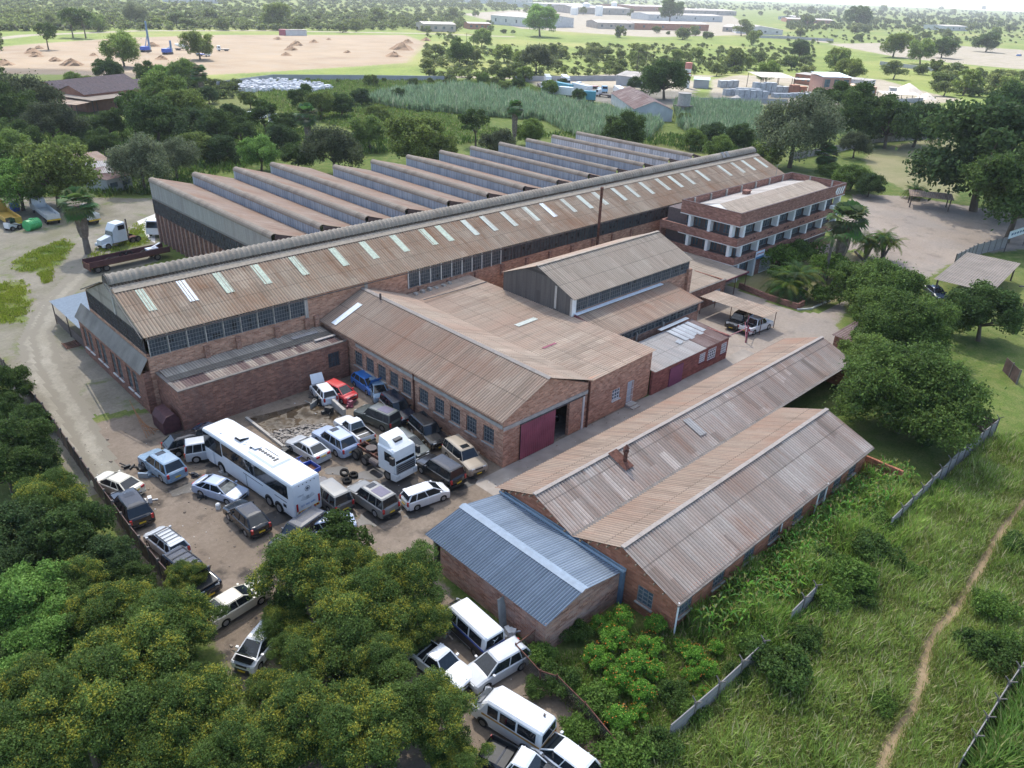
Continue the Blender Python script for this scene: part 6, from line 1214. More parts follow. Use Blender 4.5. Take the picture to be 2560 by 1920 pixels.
far_named = [(262, 105, 36, 'green', 'round tree standing in the bare soil field beside the blue piling rig'), (428, 95, 34, 'green', 'spreading tree over the concrete lorries in the bare field'), (97, 72, 20, 'sparse', 'lone thin tree at the edge of the road, left'), (150, 42, 22, 'sparse', 'first tree of three beyond the road'), (178, 44, 22, 'sparse', 'middle tree of three beyond the road'), (207, 48, 18, 'green', 'last tree of three beyond the road'), (290, 28, 26, 'willow', 'tall pale feathery tree beyond the road'), (592, 30, 30, 'green', 'big tree beyond the road above the container'), (1168, 42, 34, 'lush', 'bright green spreading tree among the factories'), (1040, 82, 22, 'green', 'tree beside the white roofed sheds'), (1160, 125, 38, 'purple', 'large dark tree right of centre beyond the wall'), (993, 112, 30, 'dark', 'large dark tree left of the darkest one beyond the wall'), (1112, 120, 0, '', ''), (1935, 95, 28, 'green', 'tallest tree in the group on the sandy ground'), (1995, 110, 26, 'green', 'second tall tree in the group on the sandy ground'), (2040, 100, 24, 'dark', 'third tall dark tree in the group on the sandy ground'), (1730, 105, 22, 'dark', 'dark round tree in the sunlit meadow'), (1450, 20, 26, 'dark', 'big tree beyond the factories'), (1855, 33, 26, 'dark', 'big tree on the far plain'), (2135, 90, 22, 'dark', 'round tree at the right edge of the sandy ground'), (1835, 150, 30, 'green', 'tree beside the low brick office of the block yard'), (1660, 155, 26, 'green', 'tree behind the white canopy of the block yard'), (1100, 42, 0, '', '')]
for dx, dy, r, k, lab in far_named:
    if r: tree(k, dx, dy, r, lab)
LM = [((85, 230), 'the dark roofed brick warehouse'), ((330, 230), 'the tan open shed'), ((600, 190), 'the white sack dump'), ((560, 250), 'the distant scrap yard'), ((210, 390), 'the white outbuildings'), ((10, 260), 'the upper left edge'), ((345, 320), 'the first sawtooth peak'), ((669, 300), 'the palm with a pale skirt'), ((760, 240), 'the meadow behind the sawtooth roofs'), ((1110, 260), 'the slim tall palm'), ((1230, 190), 'the truck yard'), ((1410, 230), 'the white gabled barn'), ((430, 180), 'the start of the long grey wall'), ((900, 190), 'the reed bed'), ((1560, 190), 'the block yard'), ((300, 110), 'the piling rig field'), ((860, 100), 'the right end of the bare field'), ((1008, 118), 'the twin pole support'), ((1160, 125), 'the darkest big tree'), ((1300, 120), 'the sunlit meadow'), ((1440, 130), 'the big truck yard tree'), ((1700, 120), 'the meadow above the block yard'), ((1935, 95), 'the tall trees on sandy ground'), ((2100, 120), 'the right sandy ground'), ((2100, 190), 'the slope at the upper right'), ((100, 40), 'the road at top left'), ((450, 35), 'the bush beyond the road'), ((760, 35), 'the bush above the container'), ((1100, 55), 'the open bay factory'), ((1450, 70), 'the long white factory hall'), ((1750, 50), 'the factories at upper right'), ((1900, 60), 'the far plain at right'), ((300, 15), 'the top left skyline'), ((1500, 15), 'the skyline behind the factories'), ((2000, 25), 'the top right skyline'), ((900, 15), 'the skyline at top centre')]
AD = dict(purple='greyish', dark='dark', green='green', sparse='thin crowned', lush='bright green')
def lmk(dx, dy): return min(LM, key=lambda q: (q[0][0]-dx)**2+9*(q[0][1]-dy)**2)
def autolab(k, dx, dy, r):
    l = lmk(dx, dy); e = 'left of' if dx < l[0][0]-18 else 'right of' if dx > l[0][0]+18 else ('behind' if dy < l[0][1] else 'in front of'); return '%s %s tree %s %s' % ('large' if r > 44 else 'medium' if r > 29 else 'small', AD[k], e, l[1])
for dx, dy, r, k in thick: tree(k, dx, dy, r, autolab(k, dx, dy, r), 'thicket trees')
# scattered trees over the plain
def inpoly(x, y, P):
    c = False
    for (a, b), (e, f_) in zip(P, P[1:]+P[:1]):
        if (b > y) != (f_ > y) and x < (e-a)*(y-b)/(f_-b)+a: c = not c
    return c
zones = [([(930, 95), (1400, 100), (1780, 120), (1780, 160), (1500, 155), (1150, 160), (900, 160)], 62, 11, 21), ([(1780, 120), (2212, 160), (2212, 215), (2080, 200), (1960, 170)], 22, 12, 24), ([(0, 30), (560, 25), (1000, 25), (1130, 70), (900, 62), (520, 58), (0, 62)], 62, 7, 15), ([(1200, 75), (1780, 85), (2212, 95), (2212, 40), (1700, 45)], 44, 6, 13), ([(0, 10), (2212, 16), (2212, 36), (0, 27)], 50, 3, 8), ([(560, 170), (1100, 172), (1060, 180), (620, 180)], 12, 8, 13)]
ncount = 0
for P, n, r0, r1 in zones:
    xs = [p[0] for p in P]; ys = [p[1] for p in P]; k = 0
    while k < n:
        x, y = rs.uniform(min(xs), max(xs)), rs.uniform(min(ys), max(ys))
        if not inpoly(x, y, P): continue
        k += 1; r_ = rs.uniform(r0, r1)*rs.choice((.6, .85, 1, 1.25)); l_ = lmk(x, y); e_ = 'left of' if x < l_[0][0]-25 else 'right of' if x > l_[0][0]+25 else ('beyond' if y < l_[0][1] else 'in front of')
        tree('small', x, y, r_, '%s bush tree on the plain, %s %s' % ('large' if r_ > 16 else 'mid sized' if r_ > 9 else 'small', e_, l_[1]), 'scattered trees on the plain', sz=rs.uniform(.75, 1.1))
# far scrub: one mass of many small crowns
def scrub():
    rr = np.random.RandomState(9); V0, F0, c0, _ = crown(77, 1.0, .75, nc=7, nl=60, size=.42, col=(.04, .065, .022), col2=(.085, .11, .04), clump=.55); n = 0; Vs = []; Fs = []; Cs = []
    cand = []
    for _ in range(22000):
        dx, dy = rr.uniform(-150, 2360), (rr.uniform(-14, 62) if rr.uniform() < .55 else rr.uniform(60, 200))
        if (1000 < dx < 1700 and 22 < dy < 92) or (0 < dx < 920 and 60 < dy < 172) or (1120 < dx < 1530 and 155 < dy < 262) or (1520 < dx < 2090 and 150 < dy < 235) or (dx > 1760 and 90 < dy < 150) or (dy > 60 and 520 < dx < 1120 and dy > 165): continue
        den = .5+.5*math.sin(dx*.01+dy*.3)*math.sin(dy*.5+1)
        if rr.uniform() > .25+.75*den: continue
        try: x, y = G(dx, dy, 2)
        except ZeroDivisionError: continue
        dd = math.hypot(x, y)
        if dd > 4800 or dd < 250 or x < -200 and y < 0: continue
        if fw[0]*x+fw[1]*y < 0: continue
        cand.append((x, y, rr.uniform(1.6, 4.2)*(1 if dd < 1500 else 1.6) if dy < 62 else rr.uniform(.5, 2.4)))
    for x, y, s in cand[:11000]:
        V = V0*s; V = V+np.array([x, y, s*.6]); Vs.append(V); Fs.append(F0+n); n += len(V0); Cs.append(c0*rr.uniform(.7, 1.25))
    me = npmesh('distant_scrub', np.concatenate(Vs), np.concatenate(Fs), M_leaf, attr=[('tint', 'FACE', np.concatenate(Cs))]); o = bpy.data.objects.new('distant_scrub', me); COL.objects.link(o)
    T(o, 'scrub dotting the far plain up to the horizon', 'scrub', kind='stuff')
scrub()
# ------------------------------------------------------------------ shrubs close by
sh = [(1000, 640, 0)]
for dx, dy, r, lab in [(1245, 1365, 34, 'dark shrub against the corner of the blue roofed shed'), (1170, 1420, 38, 'dark shrub beside the silver estate car'), (1215, 1470, 44, 'dark shrub inside the wire fence corner'), (1290, 1520, 48, 'dark green shrub in front of the orange flowers'), (1160, 1490, 30, 'dark shrub outside the wire fence'), (1250, 1580, 40, 'dark shrub by the sagging wire fence'), (1560, 1430, 0, ''), (1690, 1440, 62, 'large dark shrub growing over the panel fence'), (1630, 1400, 40, 'dark shrub inside the panel fence gap'), (1740, 1380, 34, 'dark shrub right of the largest fence shrub'), (1835, 1250, 52, 'dark shrub covering the middle of the panel fence'), (1885, 1190, 46, 'dark shrub at the upper end of the fence gap'), (1800, 1300, 38, 'dark shrub below the middle fence shrub'), (1860, 1290, 28, 'small dark shrub on the grass side of the fence'), (2030, 1050, 22, 'small shrub beside the upper panel fence'), (2098, 1388, 34, 'shrub right of the footpath bend'), (2150, 1315, 40, 'wide shrub right of the footpath'), (2150, 1410, 42, 'dark shrub near the lower right fence'), (2190, 1390, 34, 'dark shrub at the right edge above the lower fence'), (2200, 1180, 30, 'shrub at the right edge by the footpath'), (1905, 1525, 28, 'dusty shrub left of the footpath near the bottom'), (1910, 1500, 22, 'small dark shrub left of the footpath'), (1975, 1235, 24, 'low shrub left of the footpath'), (1995, 955, 18, 'low shrub at the shed wing wall'), (1350, 1640, 60, 'pale grey green shrub at the bottom edge near the panel fence'), (1420, 1610, 45, 'pale shrub against the lower panel fence'), (1900, 1130, 34, 'shrub between the maize and the upper panel fence'), (1780, 1215, 40, 'dark shrub at the edge of the maize beside the fence gap'), (1660, 1355, 34, 'shrub against the inner side of the leaning fence stretch'), (1590, 1455, 30, 'shrub inside the lower panel fence'), (1500, 1540, 34, 'low shrub inside the lower panel fence near its end'), (1450, 1500, 36, 'shrub between the orange flowers and the panel fence')]:
    if r:
        t = tree('shrub', dx, dy, r, lab, 'shrubs along the fences')
# orange flowered shrubs
_fl = []
for i in range(3):
    V, F, c, C_ = crown(200+i, 1.0, .9, nc=34, nl=9000, size=.055, col=(.045, .12, .018), col2=(.13, .26, .045), clump=.26, under=.1); V = V+np.array([0, 0, .85]); me = npmesh('leaves', V, F, M_leaf, attr=[('tint', 'FACE', c)])
    rr = np.random.RandomState(i); n = 26; d = rr.normal(size=(n, 3)); d[:, 2] = abs(d[:, 2])+.3; d /= np.linalg.norm(d, axis=1, keepdims=True); P = d*np.array([.98, .98, .95])+np.array([0, 0, .9]); Vf, Ff = leafquads(P, d+np.array([0, 0, 1]), .055, rr, asp=1.0); mf = npmesh('blossoms', Vf, Ff, plain('orange_petals', (.75, .17, .02), .6))
    _fl.append([('leaves', me), ('blossoms', mf)])
for i, (dx, dy, r) in enumerate([(1330, 1385, 34), (1370, 1440, 36), (1330, 1470, 32), (1400, 1395, 30), (1415, 1350, 26), (1340, 1335, 30), (1290, 1420, 32), (1385, 1500, 32), (1340, 1560, 36), (1410, 1450, 26), (1500, 1420, 28), (1530, 1450, 26), (1475, 1400, 22), (1545, 1400, 20), (1380, 1540, 22), (1300, 1350, 26), (1490, 1460, 20), (1520, 1500, 18)]):
    x, y, s = putpx(.85, dx, dy, r); place(_fl[i % 3], 'flowering_shrub', 'bright green shrub with orange blossoms in the plot below the sheds', 'shrub', x, y, s, group='orange flowered shrubs')
# ------------------------------------------------------------------ palms
def frond(a, base, L, up0, drp, wd, n=9, seg=7, col=0):
    """feather frond as leaflets along an arching rib: returns V,F"""
    V = []; F = []; d = np.array([math.cos(a), math.sin(a), 0]); s_ = np.array([-math.sin(a), math.cos(a), 0]); P = np.array(base, float); ang = up0; pts = []
    for i in range(seg*3+1):
        pts.append(P.copy()); P = P+(d*math.cos(ang)+np.array([0, 0, 1])*math.sin(ang))*L/(seg*3); ang -= drp/(seg*3)
    pts = np.array(pts)
    for i in range(1, len(pts)-1):
        t = i/(len(pts)-1); w = wd*math.sin(math.pi*min(1, t*.85+.15))**.7; f = pts[i+1]-pts[i]; fl = np.linalg.norm(f)
        for sg in (-1, 1):
            tip = pts[i]+s_*sg*w+f*1.6+np.array([0, 0, -w*.35]); k = len(V); V += [pts[i]-f*.15, pts[i]+f*.55, tip]; F.append((k, k+1, k+2, k+2))
    return V, F
def palmproto(seed, kind, H, cols):
    rr = random.Random(seed); V = []; F = []; Cc = []
    def add(v, f, c):
        k = len(V); V.extend(v); F.extend([tuple(i+k for i in q) for q in f]); Cc.extend([c]*len(f))
    if kind == 'feather':
        for i in range(22): a = i*2.4; v, f = frond(a, (0, 0, H), rr.uniform(1.9, 2.5), rr.uniform(.1, 1.25), rr.uniform(1.5, 2.2), .42); add(v, f, tuple(x*rr.uniform(.75, 1.2) for x in cols[0]))
    if kind == 'clump':
        for st in range(6):
            bx, by, hh = rr.uniform(-.9, .9), rr.uniform(-.9, .9), H*rr.uniform(.55, 1.1)
            for i in range(17): a = i*2.4+st; v, f = frond(a, (bx, by, hh), rr.uniform(1.8, 2.5), rr.uniform(.3, 1.35), rr.uniform(1.4, 2.3), .4); add(v, f, tuple(x*rr.uniform(.7, 1.25) for x in cols[st % 2]))
    if kind == 'fan':
        for i in range(64):
            a = i*2.4; el = rr.uniform(-.9, 1.3); r0 = rr.uniform(.55, .9); c = np.array([math.cos(a)*math.cos(el), math.sin(a)*math.cos(el), math.sin(el)]); base = np.array([0, 0, H])+c*r0; s_ = np.cross(c, [0, 0, 1.]); s_ /= np.linalg.norm(s_)+1e-6; u_ = np.cross(s_, c)
            v = []; f = []
            for k in range(9): q = -1.25+2.5*k/8; tip = base+(c*math.cos(q)+s_*math.sin(q))*rr.uniform(.75, 1.05)+np.array([0, 0, -.2]); b0 = base+(c*math.cos(q-.16)+s_*math.sin(q-.16))*.62; b1 = base+(c*math.cos(q+.16)+s_*math.sin(q+.16))*.62; m_ = len(v); v += [b0, base*1., b1, tip]; f.append((m_, m_+1, m_+2, m_+3))
            add(v, f, tuple(x*rr.uniform(.7, 1.25) for x in cols[0]))
    me = npmesh('fronds', np.array(V), np.array(F), M_leaf, attr=[('tint', 'FACE', np.array(Cc))]); out = [('fronds', me)]
    a = MB()
    if kind == 'fan':
        n = 12; rg = lambda r, z, w=0: [(r*(1+w*(k % 2))*math.cos(2*math.pi*k/n), r*(1+w*(k % 2))*math.sin(2*math.pi*k/n), z) for k in range(n)]
        a.loft([rg(.3, -.1), rg(.24, H*.3), rg(.2, H*.52)]); o = a.build('trunk', M_barkp); out.append(('trunk', o.data)); bpy.data.objects.remove(o)
        b = MB(); b.loft([rg(.26, H*.34, .25), rg(.34, H*.5, .35), rg(.36, H*.7, .35), rg(.42, H*.85, .35), rg(.3, H*.97, .2)]); o = b.build('dead_frond_skirt', plain('dead_fronds', (.19, .15, .12), .95, .1, var=.4, sc=4)); out.append(('dead_frond_skirt', o.data)); bpy.data.objects.remove(o)
    elif kind == 'feather':
        a.tube((0, 0, -.1), (0, 0, H*.85), .2, .15, n=10, caps=False); o = a.build('trunk', M_barkp); out.append(('trunk', o.data)); bpy.data.objects.remove(o); b = MB(); b.tube((0, 0, H*.83), (0, 0, H+.05), .16, .1, n=8); o = b.build('crownshaft', plain('green_crownshaft', (.12, .2, .06), .6)); out.append(('crownshaft', o.data)); bpy.data.objects.remove(o)
    else:
        a.tube((0, 0, -.1), (0, 0, H*.9), .22, .16, n=8, caps=False); a.tube((.2, 0, 0), (.7, .3, H*.8), .16, .12, n=8, caps=False); a.tube((-.2, 0, 0), (-.6, -.5, H*.8), .16, .12, n=8, caps=False); o = a.build('trunk', M_barkp); out.append(('trunk', o.data)); bpy.data.objects.remove(o)
    return out
gF, gC = (.06, .12, .03), (.06, .115, .018)
def palm(kind, dx, dy, H, lab, seed, sc=1.0, z=0, lean=0):
    x, y = G(dx, dy, 0); t = place(palmproto(seed, kind, H/sc, (gF, (.12, .17, .02)) if kind != 'fan' else ((.11, .175, .06),)), {'fan': 'fan_palm', 'feather': 'royal_palm', 'clump': 'date_palm'}[kind], lab, 'palm tree', x, y, sc); t.rotation_euler = (lean, 0, .5); return t
palm('fan', 191, 548, 7.6, 'tall fan palm with skirt of dead fronds beside the dirt track', 1, 1.75)
palm('fan', 669, 332, 9.0, 'fan palm with long pale skirt behind the second sawtooth bays', 2, 1.9); palm('fan', 438, 212, 8.0, 'small distant fan palm beside the dark roofed brick building', 3, 2.0); palm('fan', 1110, 325, 10.5, 'slim tall fan palm behind the middle sawtooth bays', 4, 1.5)
palm('fan', 1779, 372, 4.2, 'short stout fan palm on the lawn behind the office', 5, 2.0); palm('fan', 1806, 590, 8.2, 'big fan palm in the garden at the office corner', 6, 2.1); palm('feather', 1778, 612, 6.8, 'royal palm with arching fronds in front of the office', 7, 1.35)
palm('clump', 1722, 645, 2.6, 'largest date palm clump in the walled garden', 8, 1.9); palm('clump', 1868, 560, 3.6, 'yellowish date palm clump beside the parking area', 9, 1.35); palm('clump', 1905, 560, 3.4, 'second yellowish date palm clump beside the parking area', 10, 1.3); palm('clump', 1975, 428, 1.6, 'low palm clump beside the far parking shelter', 11, 1.2)
for dx, dy, r, lab in [(1680, 560, 46, 'dark shrub against the office ground floor'), (1730, 545, 44, 'dense garden shrub in front of the office windows'), (1790, 580, 46, 'dense garden shrub under the royal palm'), (1840, 600, 44, 'garden shrub beneath the date palms'), (1690, 600, 36, 'dark garden shrub left of the largest date palm'), (1780, 640, 32, 'garden shrub right of the largest date palm'), (1530, 632, 7, 'tiny planted bush on the garden bed, left'), (1548, 640, 8, 'tiny planted bush in the middle of the garden bed'), (1580, 650, 9, 'tiny planted bush on the garden bed, right')]:
    tree('shrub', dx, dy, r, lab, 'garden shrubs')
gdn = G(1530, 655)
# ------------------------------------------------------------------ grass, reeds, maize
def blades(name, poly, n, h, cols, label, cat, seed, w=.05, nb=5, spread=.25, lean=.45, holes=(), kind='stuff', wave=0.0, prob=None):
    rs_ = np.random.RandomState(seed); P = np.array(poly); lo, hi = P.min(0), P.max(0); Q = rs_.uniform(lo, hi, (n, 2)); Q = Q[polysd(Q, P) < 0]
    for hp in holes: Q = Q[hp(Q) > 0]
    if prob is not None: Q = Q[rs_.uniform(size=len(Q)) < prob(Q)]
    m_ = len(Q); hh = h*rs_.uniform(.5, 1.25, m_)*(1+wave*np.sin(Q[:, 0]*.9)*np.sin(Q[:, 1]*.7)); Qb = np.repeat(Q, nb, 0); H_ = np.repeat(hh, nb)*rs_.uniform(.7, 1.1, m_*nb); a = rs_.uniform(0, 6.28, m_*nb); l = rs_.uniform(.1, 1, m_*nb)*lean*H_
    base = np.hstack([Qb+rs_.normal(size=Qb.shape)*spread*.4, np.zeros((len(Qb), 1))]); dv = np.stack([np.cos(a), np.sin(a)], 1); sd_ = np.stack([-dv[:, 1], dv[:, 0]], 1)*w*.5
    tip = base.copy(); tip[:, :2] += dv*l[:, None]; tip[:, 2] = H_
    mid = base.copy(); mid[:, :2] += dv*l[:, None]*.35; mid[:, 2] = H_*.6; ma = mid.copy(); mb = mid.copy(); ma[:, :2] -= sd_; mb[:, :2] += sd_
    V = np.stack([base, ma, tip, mb], 1).reshape(-1, 3); F = np.arange(len(V)).reshape(-1, 4)
    patch = .5+.5*np.sin(Q[:, 0]*.33+1)*np.sin(Q[:, 1]*.41+2)*np.cos(Q[:, 0]*.13-Q[:, 1]*.1); k = np.clip(np.repeat(patch, nb)*.6+rs_.uniform(0, .5, m_*nb), 0, 1)[:, None]
    c = (np.array(cols[0])*(1-k)+np.array(cols[1])*k)*rs_.uniform(.65, 1.35, (m_*nb, 1)); dry = rs_.uniform(size=m_*nb) < .16
    if len(cols) > 2: c[dry] = np.array(cols[2])*rs_.uniform(.7, 1.2, (dry.sum(), 1))
    me = npmesh(name, V, F, M_leaf, attr=[('tint', 'FACE', c*1.45)]); o = bpy.data.objects.new(name, me); COL.objects.link(o); T(o, label, None, kind=kind); return o
pathd = lambda Q: linesd(Q, pl, .75)
gp1 = GP([(1290, 1720), (2260, 1720), (2260, 930), (2150, 950), (1930, 1150), (1720, 1340), (1440, 1600)])
blades('grass', gp1, 90000, .55, ((.085, .135, .024), (.27, .30, .085), (.42, .38, .2)), 'long rough grass on the strip along the footpath', 'grass', 1, w=.04, nb=7, spread=.35, lean=.7, holes=(pathd,), wave=.35)
blades('weeds', gp1, 5200, 1.0, ((.09, .16, .025), (.26, .33, .08), (.4, .36, .2)), 'taller weed clumps standing out of the rough grass', 'weeds', 51, w=.05, nb=22, spread=.7, lean=.75, holes=(lambda Q: linesd(Q, pl, 1.6),), wave=.5)
blades('weeds', [(36, 19.2), (64, 19.2), (66, 13), (60, 12.5), (50, 12.8), (36, 14)], 2600, 1.15, ((.10, .19, .03), (.24, .33, .07), (.32, .3, .12)), 'bright tangled weeds between the maize plants', 'weeds', 52, w=.07, nb=16, spread=.6, lean=.7, wave=.6)
gp2 = GP([(1180, 1440), (1480, 1340), (1640, 1320), (1700, 1350), (1440, 1590), (1360, 1660), (1250, 1560)])
blades('weeds', gp2, 14000, .45, ((.07, .12, .02), (.17, .24, .05), (.3, .25, .13)), 'weeds and grass in the plot below the sheds', 'weeds', 2, w=.06, nb=6, spread=.4, lean=.8)
for i, h in enumerate(holes): blades('grass', h, 9000, .35, ((.10, .16, .02), (.24, .27, .03), (.28, .28, .08)), 'bright grass patch on the dirt track area', 'grass', 10+i, w=.09, nb=5, lean=.7, prob=lambda Q, h=h: np.clip(-polysd(Q, np.array(h))/2.2, 0, 1)*(.55+.6*np.sin(Q[:, 0]*1.3)*np.sin(Q[:, 1]*1.1+Q[:, 0]*.4)))
rd1 = GP([(845, 205), (1000, 190), (1150, 212), (1290, 240), (1430, 272), (1400, 302), (1250, 300), (1180, 262), (1000, 248), (880, 240), (790, 222)])
rd2 = GP([(1460, 226), (1640, 236), (1640, 300), (1540, 310), (1470, 278)])
for i, q in enumerate((rd1, rd2)): blades('reeds', q, 16000, 3.0, ((.10, .16, .085), (.20, .27, .15), (.28, .30, .2)), 'tall pale green reed bed behind the factory', 'reeds', 20+i, w=.28, nb=7, spread=1.4, lean=.45, wave=.3)
und = GP([(-60, 205), (240, 262), (520, 262), (800, 300), (1150, 300), (1560, 290), (1700, 330), (1620, 350), (1240, 285), (760, 340), (580, 350), (340, 420), (190, 430), (-60, 425)])
blades('undergrowth', und, 30000, 1.3, ((.03, .06, .014), (.09, .15, .03), (.14, .18, .05)), 'green undergrowth between the thicket trees', 'undergrowth', 30, w=.3, nb=6, spread=1.2, lean=.7, wave=.5)
fld = GP([(560, 175), (930, 175), (1130, 180), (1290, 235), (1160, 260), (850, 200), (800, 215), (1000, 255), (1130, 300), (800, 290), (560, 230)])
blades('meadow_grass', fld, 22000, .9, ((.055, .10, .022), (.16, .22, .05), (.22, .22, .09)), 'rough meadow grass below the long grey wall', 'grass', 31, w=.3, nb=6, spread=1.2, lean=.7, wave=.4)
# maize
mz = MB(); rz_ = random.Random(3)
def maizemesh(seed):
    rr = random.Random(seed); V = []; F = []; c = []
    def strip(pts, w, colr):
        for i in range(len(pts)-1):
            p, q = np.array(pts[i]), np.array(pts[i+1]); d = q-p; s_ = np.cross(d, [0, 0, 1.]); s_ = s_/(np.linalg.norm(s_)+1e-6); w0 = w*(1-.25*abs(i-1)); w1 = w*(1-.25*abs(i)) if i < len(pts)-2 else .01; k = len(V)
            V.extend([p-s_*w0, p+s_*w0, q+s_*w1, q-s_*w1]); F.append((k, k+1, k+2, k+3)); c.append([x*rr.uniform(.9, 1.9) for x in colr])
    H = rr.uniform(1.5, 2.0); strip([(0, 0, 0), (.02, .01, H*.5), (.03, .0, H)], .03, (.14, .19, .05)); strip([(0, 0, 0), (.0, .03, H*.5), (.03, .0, H)][::1], .03, (.14, .19, .05))
    for i in range(9):
        a = i*2.6+rr.uniform(-.3, .3); z = H*(.25+.08*i); L = rr.uniform(.5, .8); d = (math.cos(a), math.sin(a))
        strip([(0, 0, z), (d[0]*L*.4, d[1]*L*.4, z+.28), (d[0]*L*.8, d[1]*L*.8, z+.2), (d[0]*L*1.1, d[1]*L*1.1, z-.12)], .055, (.11, .2, .035) if i > 2 else (.17, .2, .05))
    for i in range(4): a = i*1.57; strip([(.03, 0, H), (.03+.1*math.cos(a), .1*math.sin(a), H+.28)], .02, (.42, .34, .16))
    return V, F, c
MZ = []
for i in range(5):
    V, F, c = maizemesh(i); MZ.append((np.array(V), np.array(F), np.array(c)))
mm = [npmesh('maize_plant', *z_[:2], M_leaf, attr=[('tint', 'FACE', z_[2])]) for z_ in MZ]
mzp = [(37.5, 18.6), (60, 18.3), (63, 17.6), (60, 14.8), (54, 14.2), (50.5, 14.0), (45, 14.2), (41, 14.6), (38.5, 15.2), (36.8, 16.8)]
mzq = GP([(1510, 1300), (1560, 1240), (1700, 1130), (1890, 1000), (1975, 1045), (1900, 1130), (1800, 1170), (1750, 1280), (1690, 1330), (1560, 1390), (1480, 1380)])
qq = np.array(mzq); lo, hi = qq.min(0), qq.max(0); pts = []
yy = lo[1]
while yy < hi[1]:
    xx = lo[0]
    while xx < hi[0]: pts.append((xx+rz_.uniform(-.22, .22), yy+rz_.uniform(-.2, .2))); xx += .52
    yy += .72
pts = np.array(pts); pts = pts[polysd(pts, qq) < -.2]; pts = pts[(pts[:, 1] < 18.9)]; pts = pts[np.argsort(np.hypot(pts[:, 0], pts[:, 1]))]
for i, (x, y) in enumerate(pts[:300]):
    o = bpy.data.objects.new('maize_plant', mm[i % 5]); COL.objects.link(o); o.location = (x, y, 0); o.rotation_euler = (0, 0, rz_.uniform(0, 6.28)); s_ = rz_.uniform(.6, 1.2); o.scale = (s_, s_, s_*rz_.uniform(.85, 1.1))
    T(o, 'tasselled green maize plant in the plot beside the gabled sheds', 'maize plant', 'maize plants in the nearer part of the plot')
if len(pts) > 300:
    Vs = []; Fs = []; Cs = []; n = 0
    for i, (x, y) in enumerate(pts[300:2600]):
        V, F, c = MZ[i % 5]; a = rz_.uniform(0, 6.28); R2 = np.array([[math.cos(a), math.sin(a), 0], [-math.sin(a), math.cos(a), 0], [0, 0, 1]]); Vs.append(V@R2*rz_.uniform(.75, 1.15)+np.array([x, y, 0])); Fs.append(F+n); n += len(V); Cs.append(c)
    me = npmesh('maize_crop', np.concatenate(Vs), np.concatenate(Fs), M_leaf, attr=[('tint', 'FACE', np.concatenate(Cs))]); o = bpy.data.objects.new('maize_crop', me); COL.objects.link(o); T(o, 'rest of the maize crop farther along the plot', kind='stuff')
blades('weeds', [(36, 20), (64, 20), (66, 13), (60, 12.5), (50, 12.8), (36, 14)], 14000, .4, ((.04, .08, .015), (.10, .15, .03), (.2, .17, .08)), 'low weeds under the maize', 'weeds', 41, w=.06, nb=5)
# second maize patch beyond the lower right fence
q = GP([(2225, 1470), (2225, 1700), (2090, 1700)]); blades('maize_crop', q, 1800, 1.7, ((.06, .13, .02), (.15, .24, .05), (.3, .3, .12)), 'maize beyond the lower right panel fence', 'maize', 42, w=.12, nb=9, spread=.3, lean=.8)
# ------------------------------------------------------------------ fences and walls
def panelfence(pix, label, h=1.75, name='panel_fence', m=None, step=2.0, arms=True, post=.14, pm=None, world=None):
    P = world or GP(pix); t = thing(name, label, 'fence', (*P[0], 0)); m = m or M_panel
    for (a, b) in zip(P[:-1], P[1:]):
        L = math.hypot(b[0]-a[0], b[1]-a[1]); n = max(1, round(L/step)); u = ((b[0]-a[0])/L, (b[1]-a[1])/L)
        for i in range(n):
            s0 = L*i/n+.07; s1 = L*(i+1)/n-.07; c = MB(); c.obox((a[0]+u[0]*(s0+s1)/2, a[1]+u[1]*(s0+s1)/2), u, (s1-s0)/2, .03, 0, h*random.uniform(.97, 1.0)); 
            if n <= 60: c.build('panel', m, t)
            p = MB(); p.obox((a[0]+u[0]*L*i/n, a[1]+u[1]*L*i/n), u, post/2, post/2+.01, 0, h+.12)
            if arms:
                x, y = a[0]+u[0]*L*i/n, a[1]+u[1]*L*i/n; p.bar((x, y, h+.1), (x-u[1]*.35, y+u[0]*.35, h+.4), .06); p.bar((x, y, h+.1), (x+u[1]*.3, y-u[0]*.3, h+.36), .06)
            p.build('post', pm or M_concd, t)
    return t
M_panel = NT('precast_panel', .9, .15); uv = M_panel.coord('UV'); sp = M_panel.n('SeparateXYZ'); M_panel.l(uv, sp.inputs[0]); ln = M_panel.math('LESS_THAN', M_panel.math('FRACT', M_panel.math('DIVIDE', sp.outputs[1], .3)), .08); nn_ = M_panel.noise(uv, .8, 5)
M_panel.col(M_panel.mix(M_panel.math('MULTIPLY', ln, .6), M_panel.mix(nn_, (.20, .185, .18), (.36, .335, .32)), (.11, .10, .10))); M_panel = M_panel.m
M_paneld = plain('dark_precast_panel', (.13, .09, .08), .9, .15, var=.4, sc=.8)
panelfence([(2146, 938), (2060, 1010), (1915, 1158)], 'upper stretch of grey concrete panel fence beside the maize plot')
panelfence([(1752, 1308), (1700, 1362)], 'short leaning stretch of grey panel fence between two shrubs')
panelfence([(1640, 1430), (1545, 1520), (1440, 1612)], 'lower stretch of grey concrete panel fence at the bottom edge')
panelfence([(2225, 1425), (2160, 1520), (2060, 1680)], 'grey panel fence in the lower right corner')
panelfence([(-20, 770), (100, 905), (200, 1050), (290, 1175), (350, 1250), (430, 1340)], 'dark panel wall running between the yard and the trees on the left', h=1.7, m=M_paneld, arms=False, name='boundary_wall')
panelfence([(2146, 938), (2085, 925)], 'dark panel fence return at the top of the maize plot', h=1.7, m=M_paneld, arms=False)
panelfence([(2195, 830), (2165, 800)], 'dark panel fence at the right edge beside the dusty strip', h=1.7, m=M_paneld, arms=False)
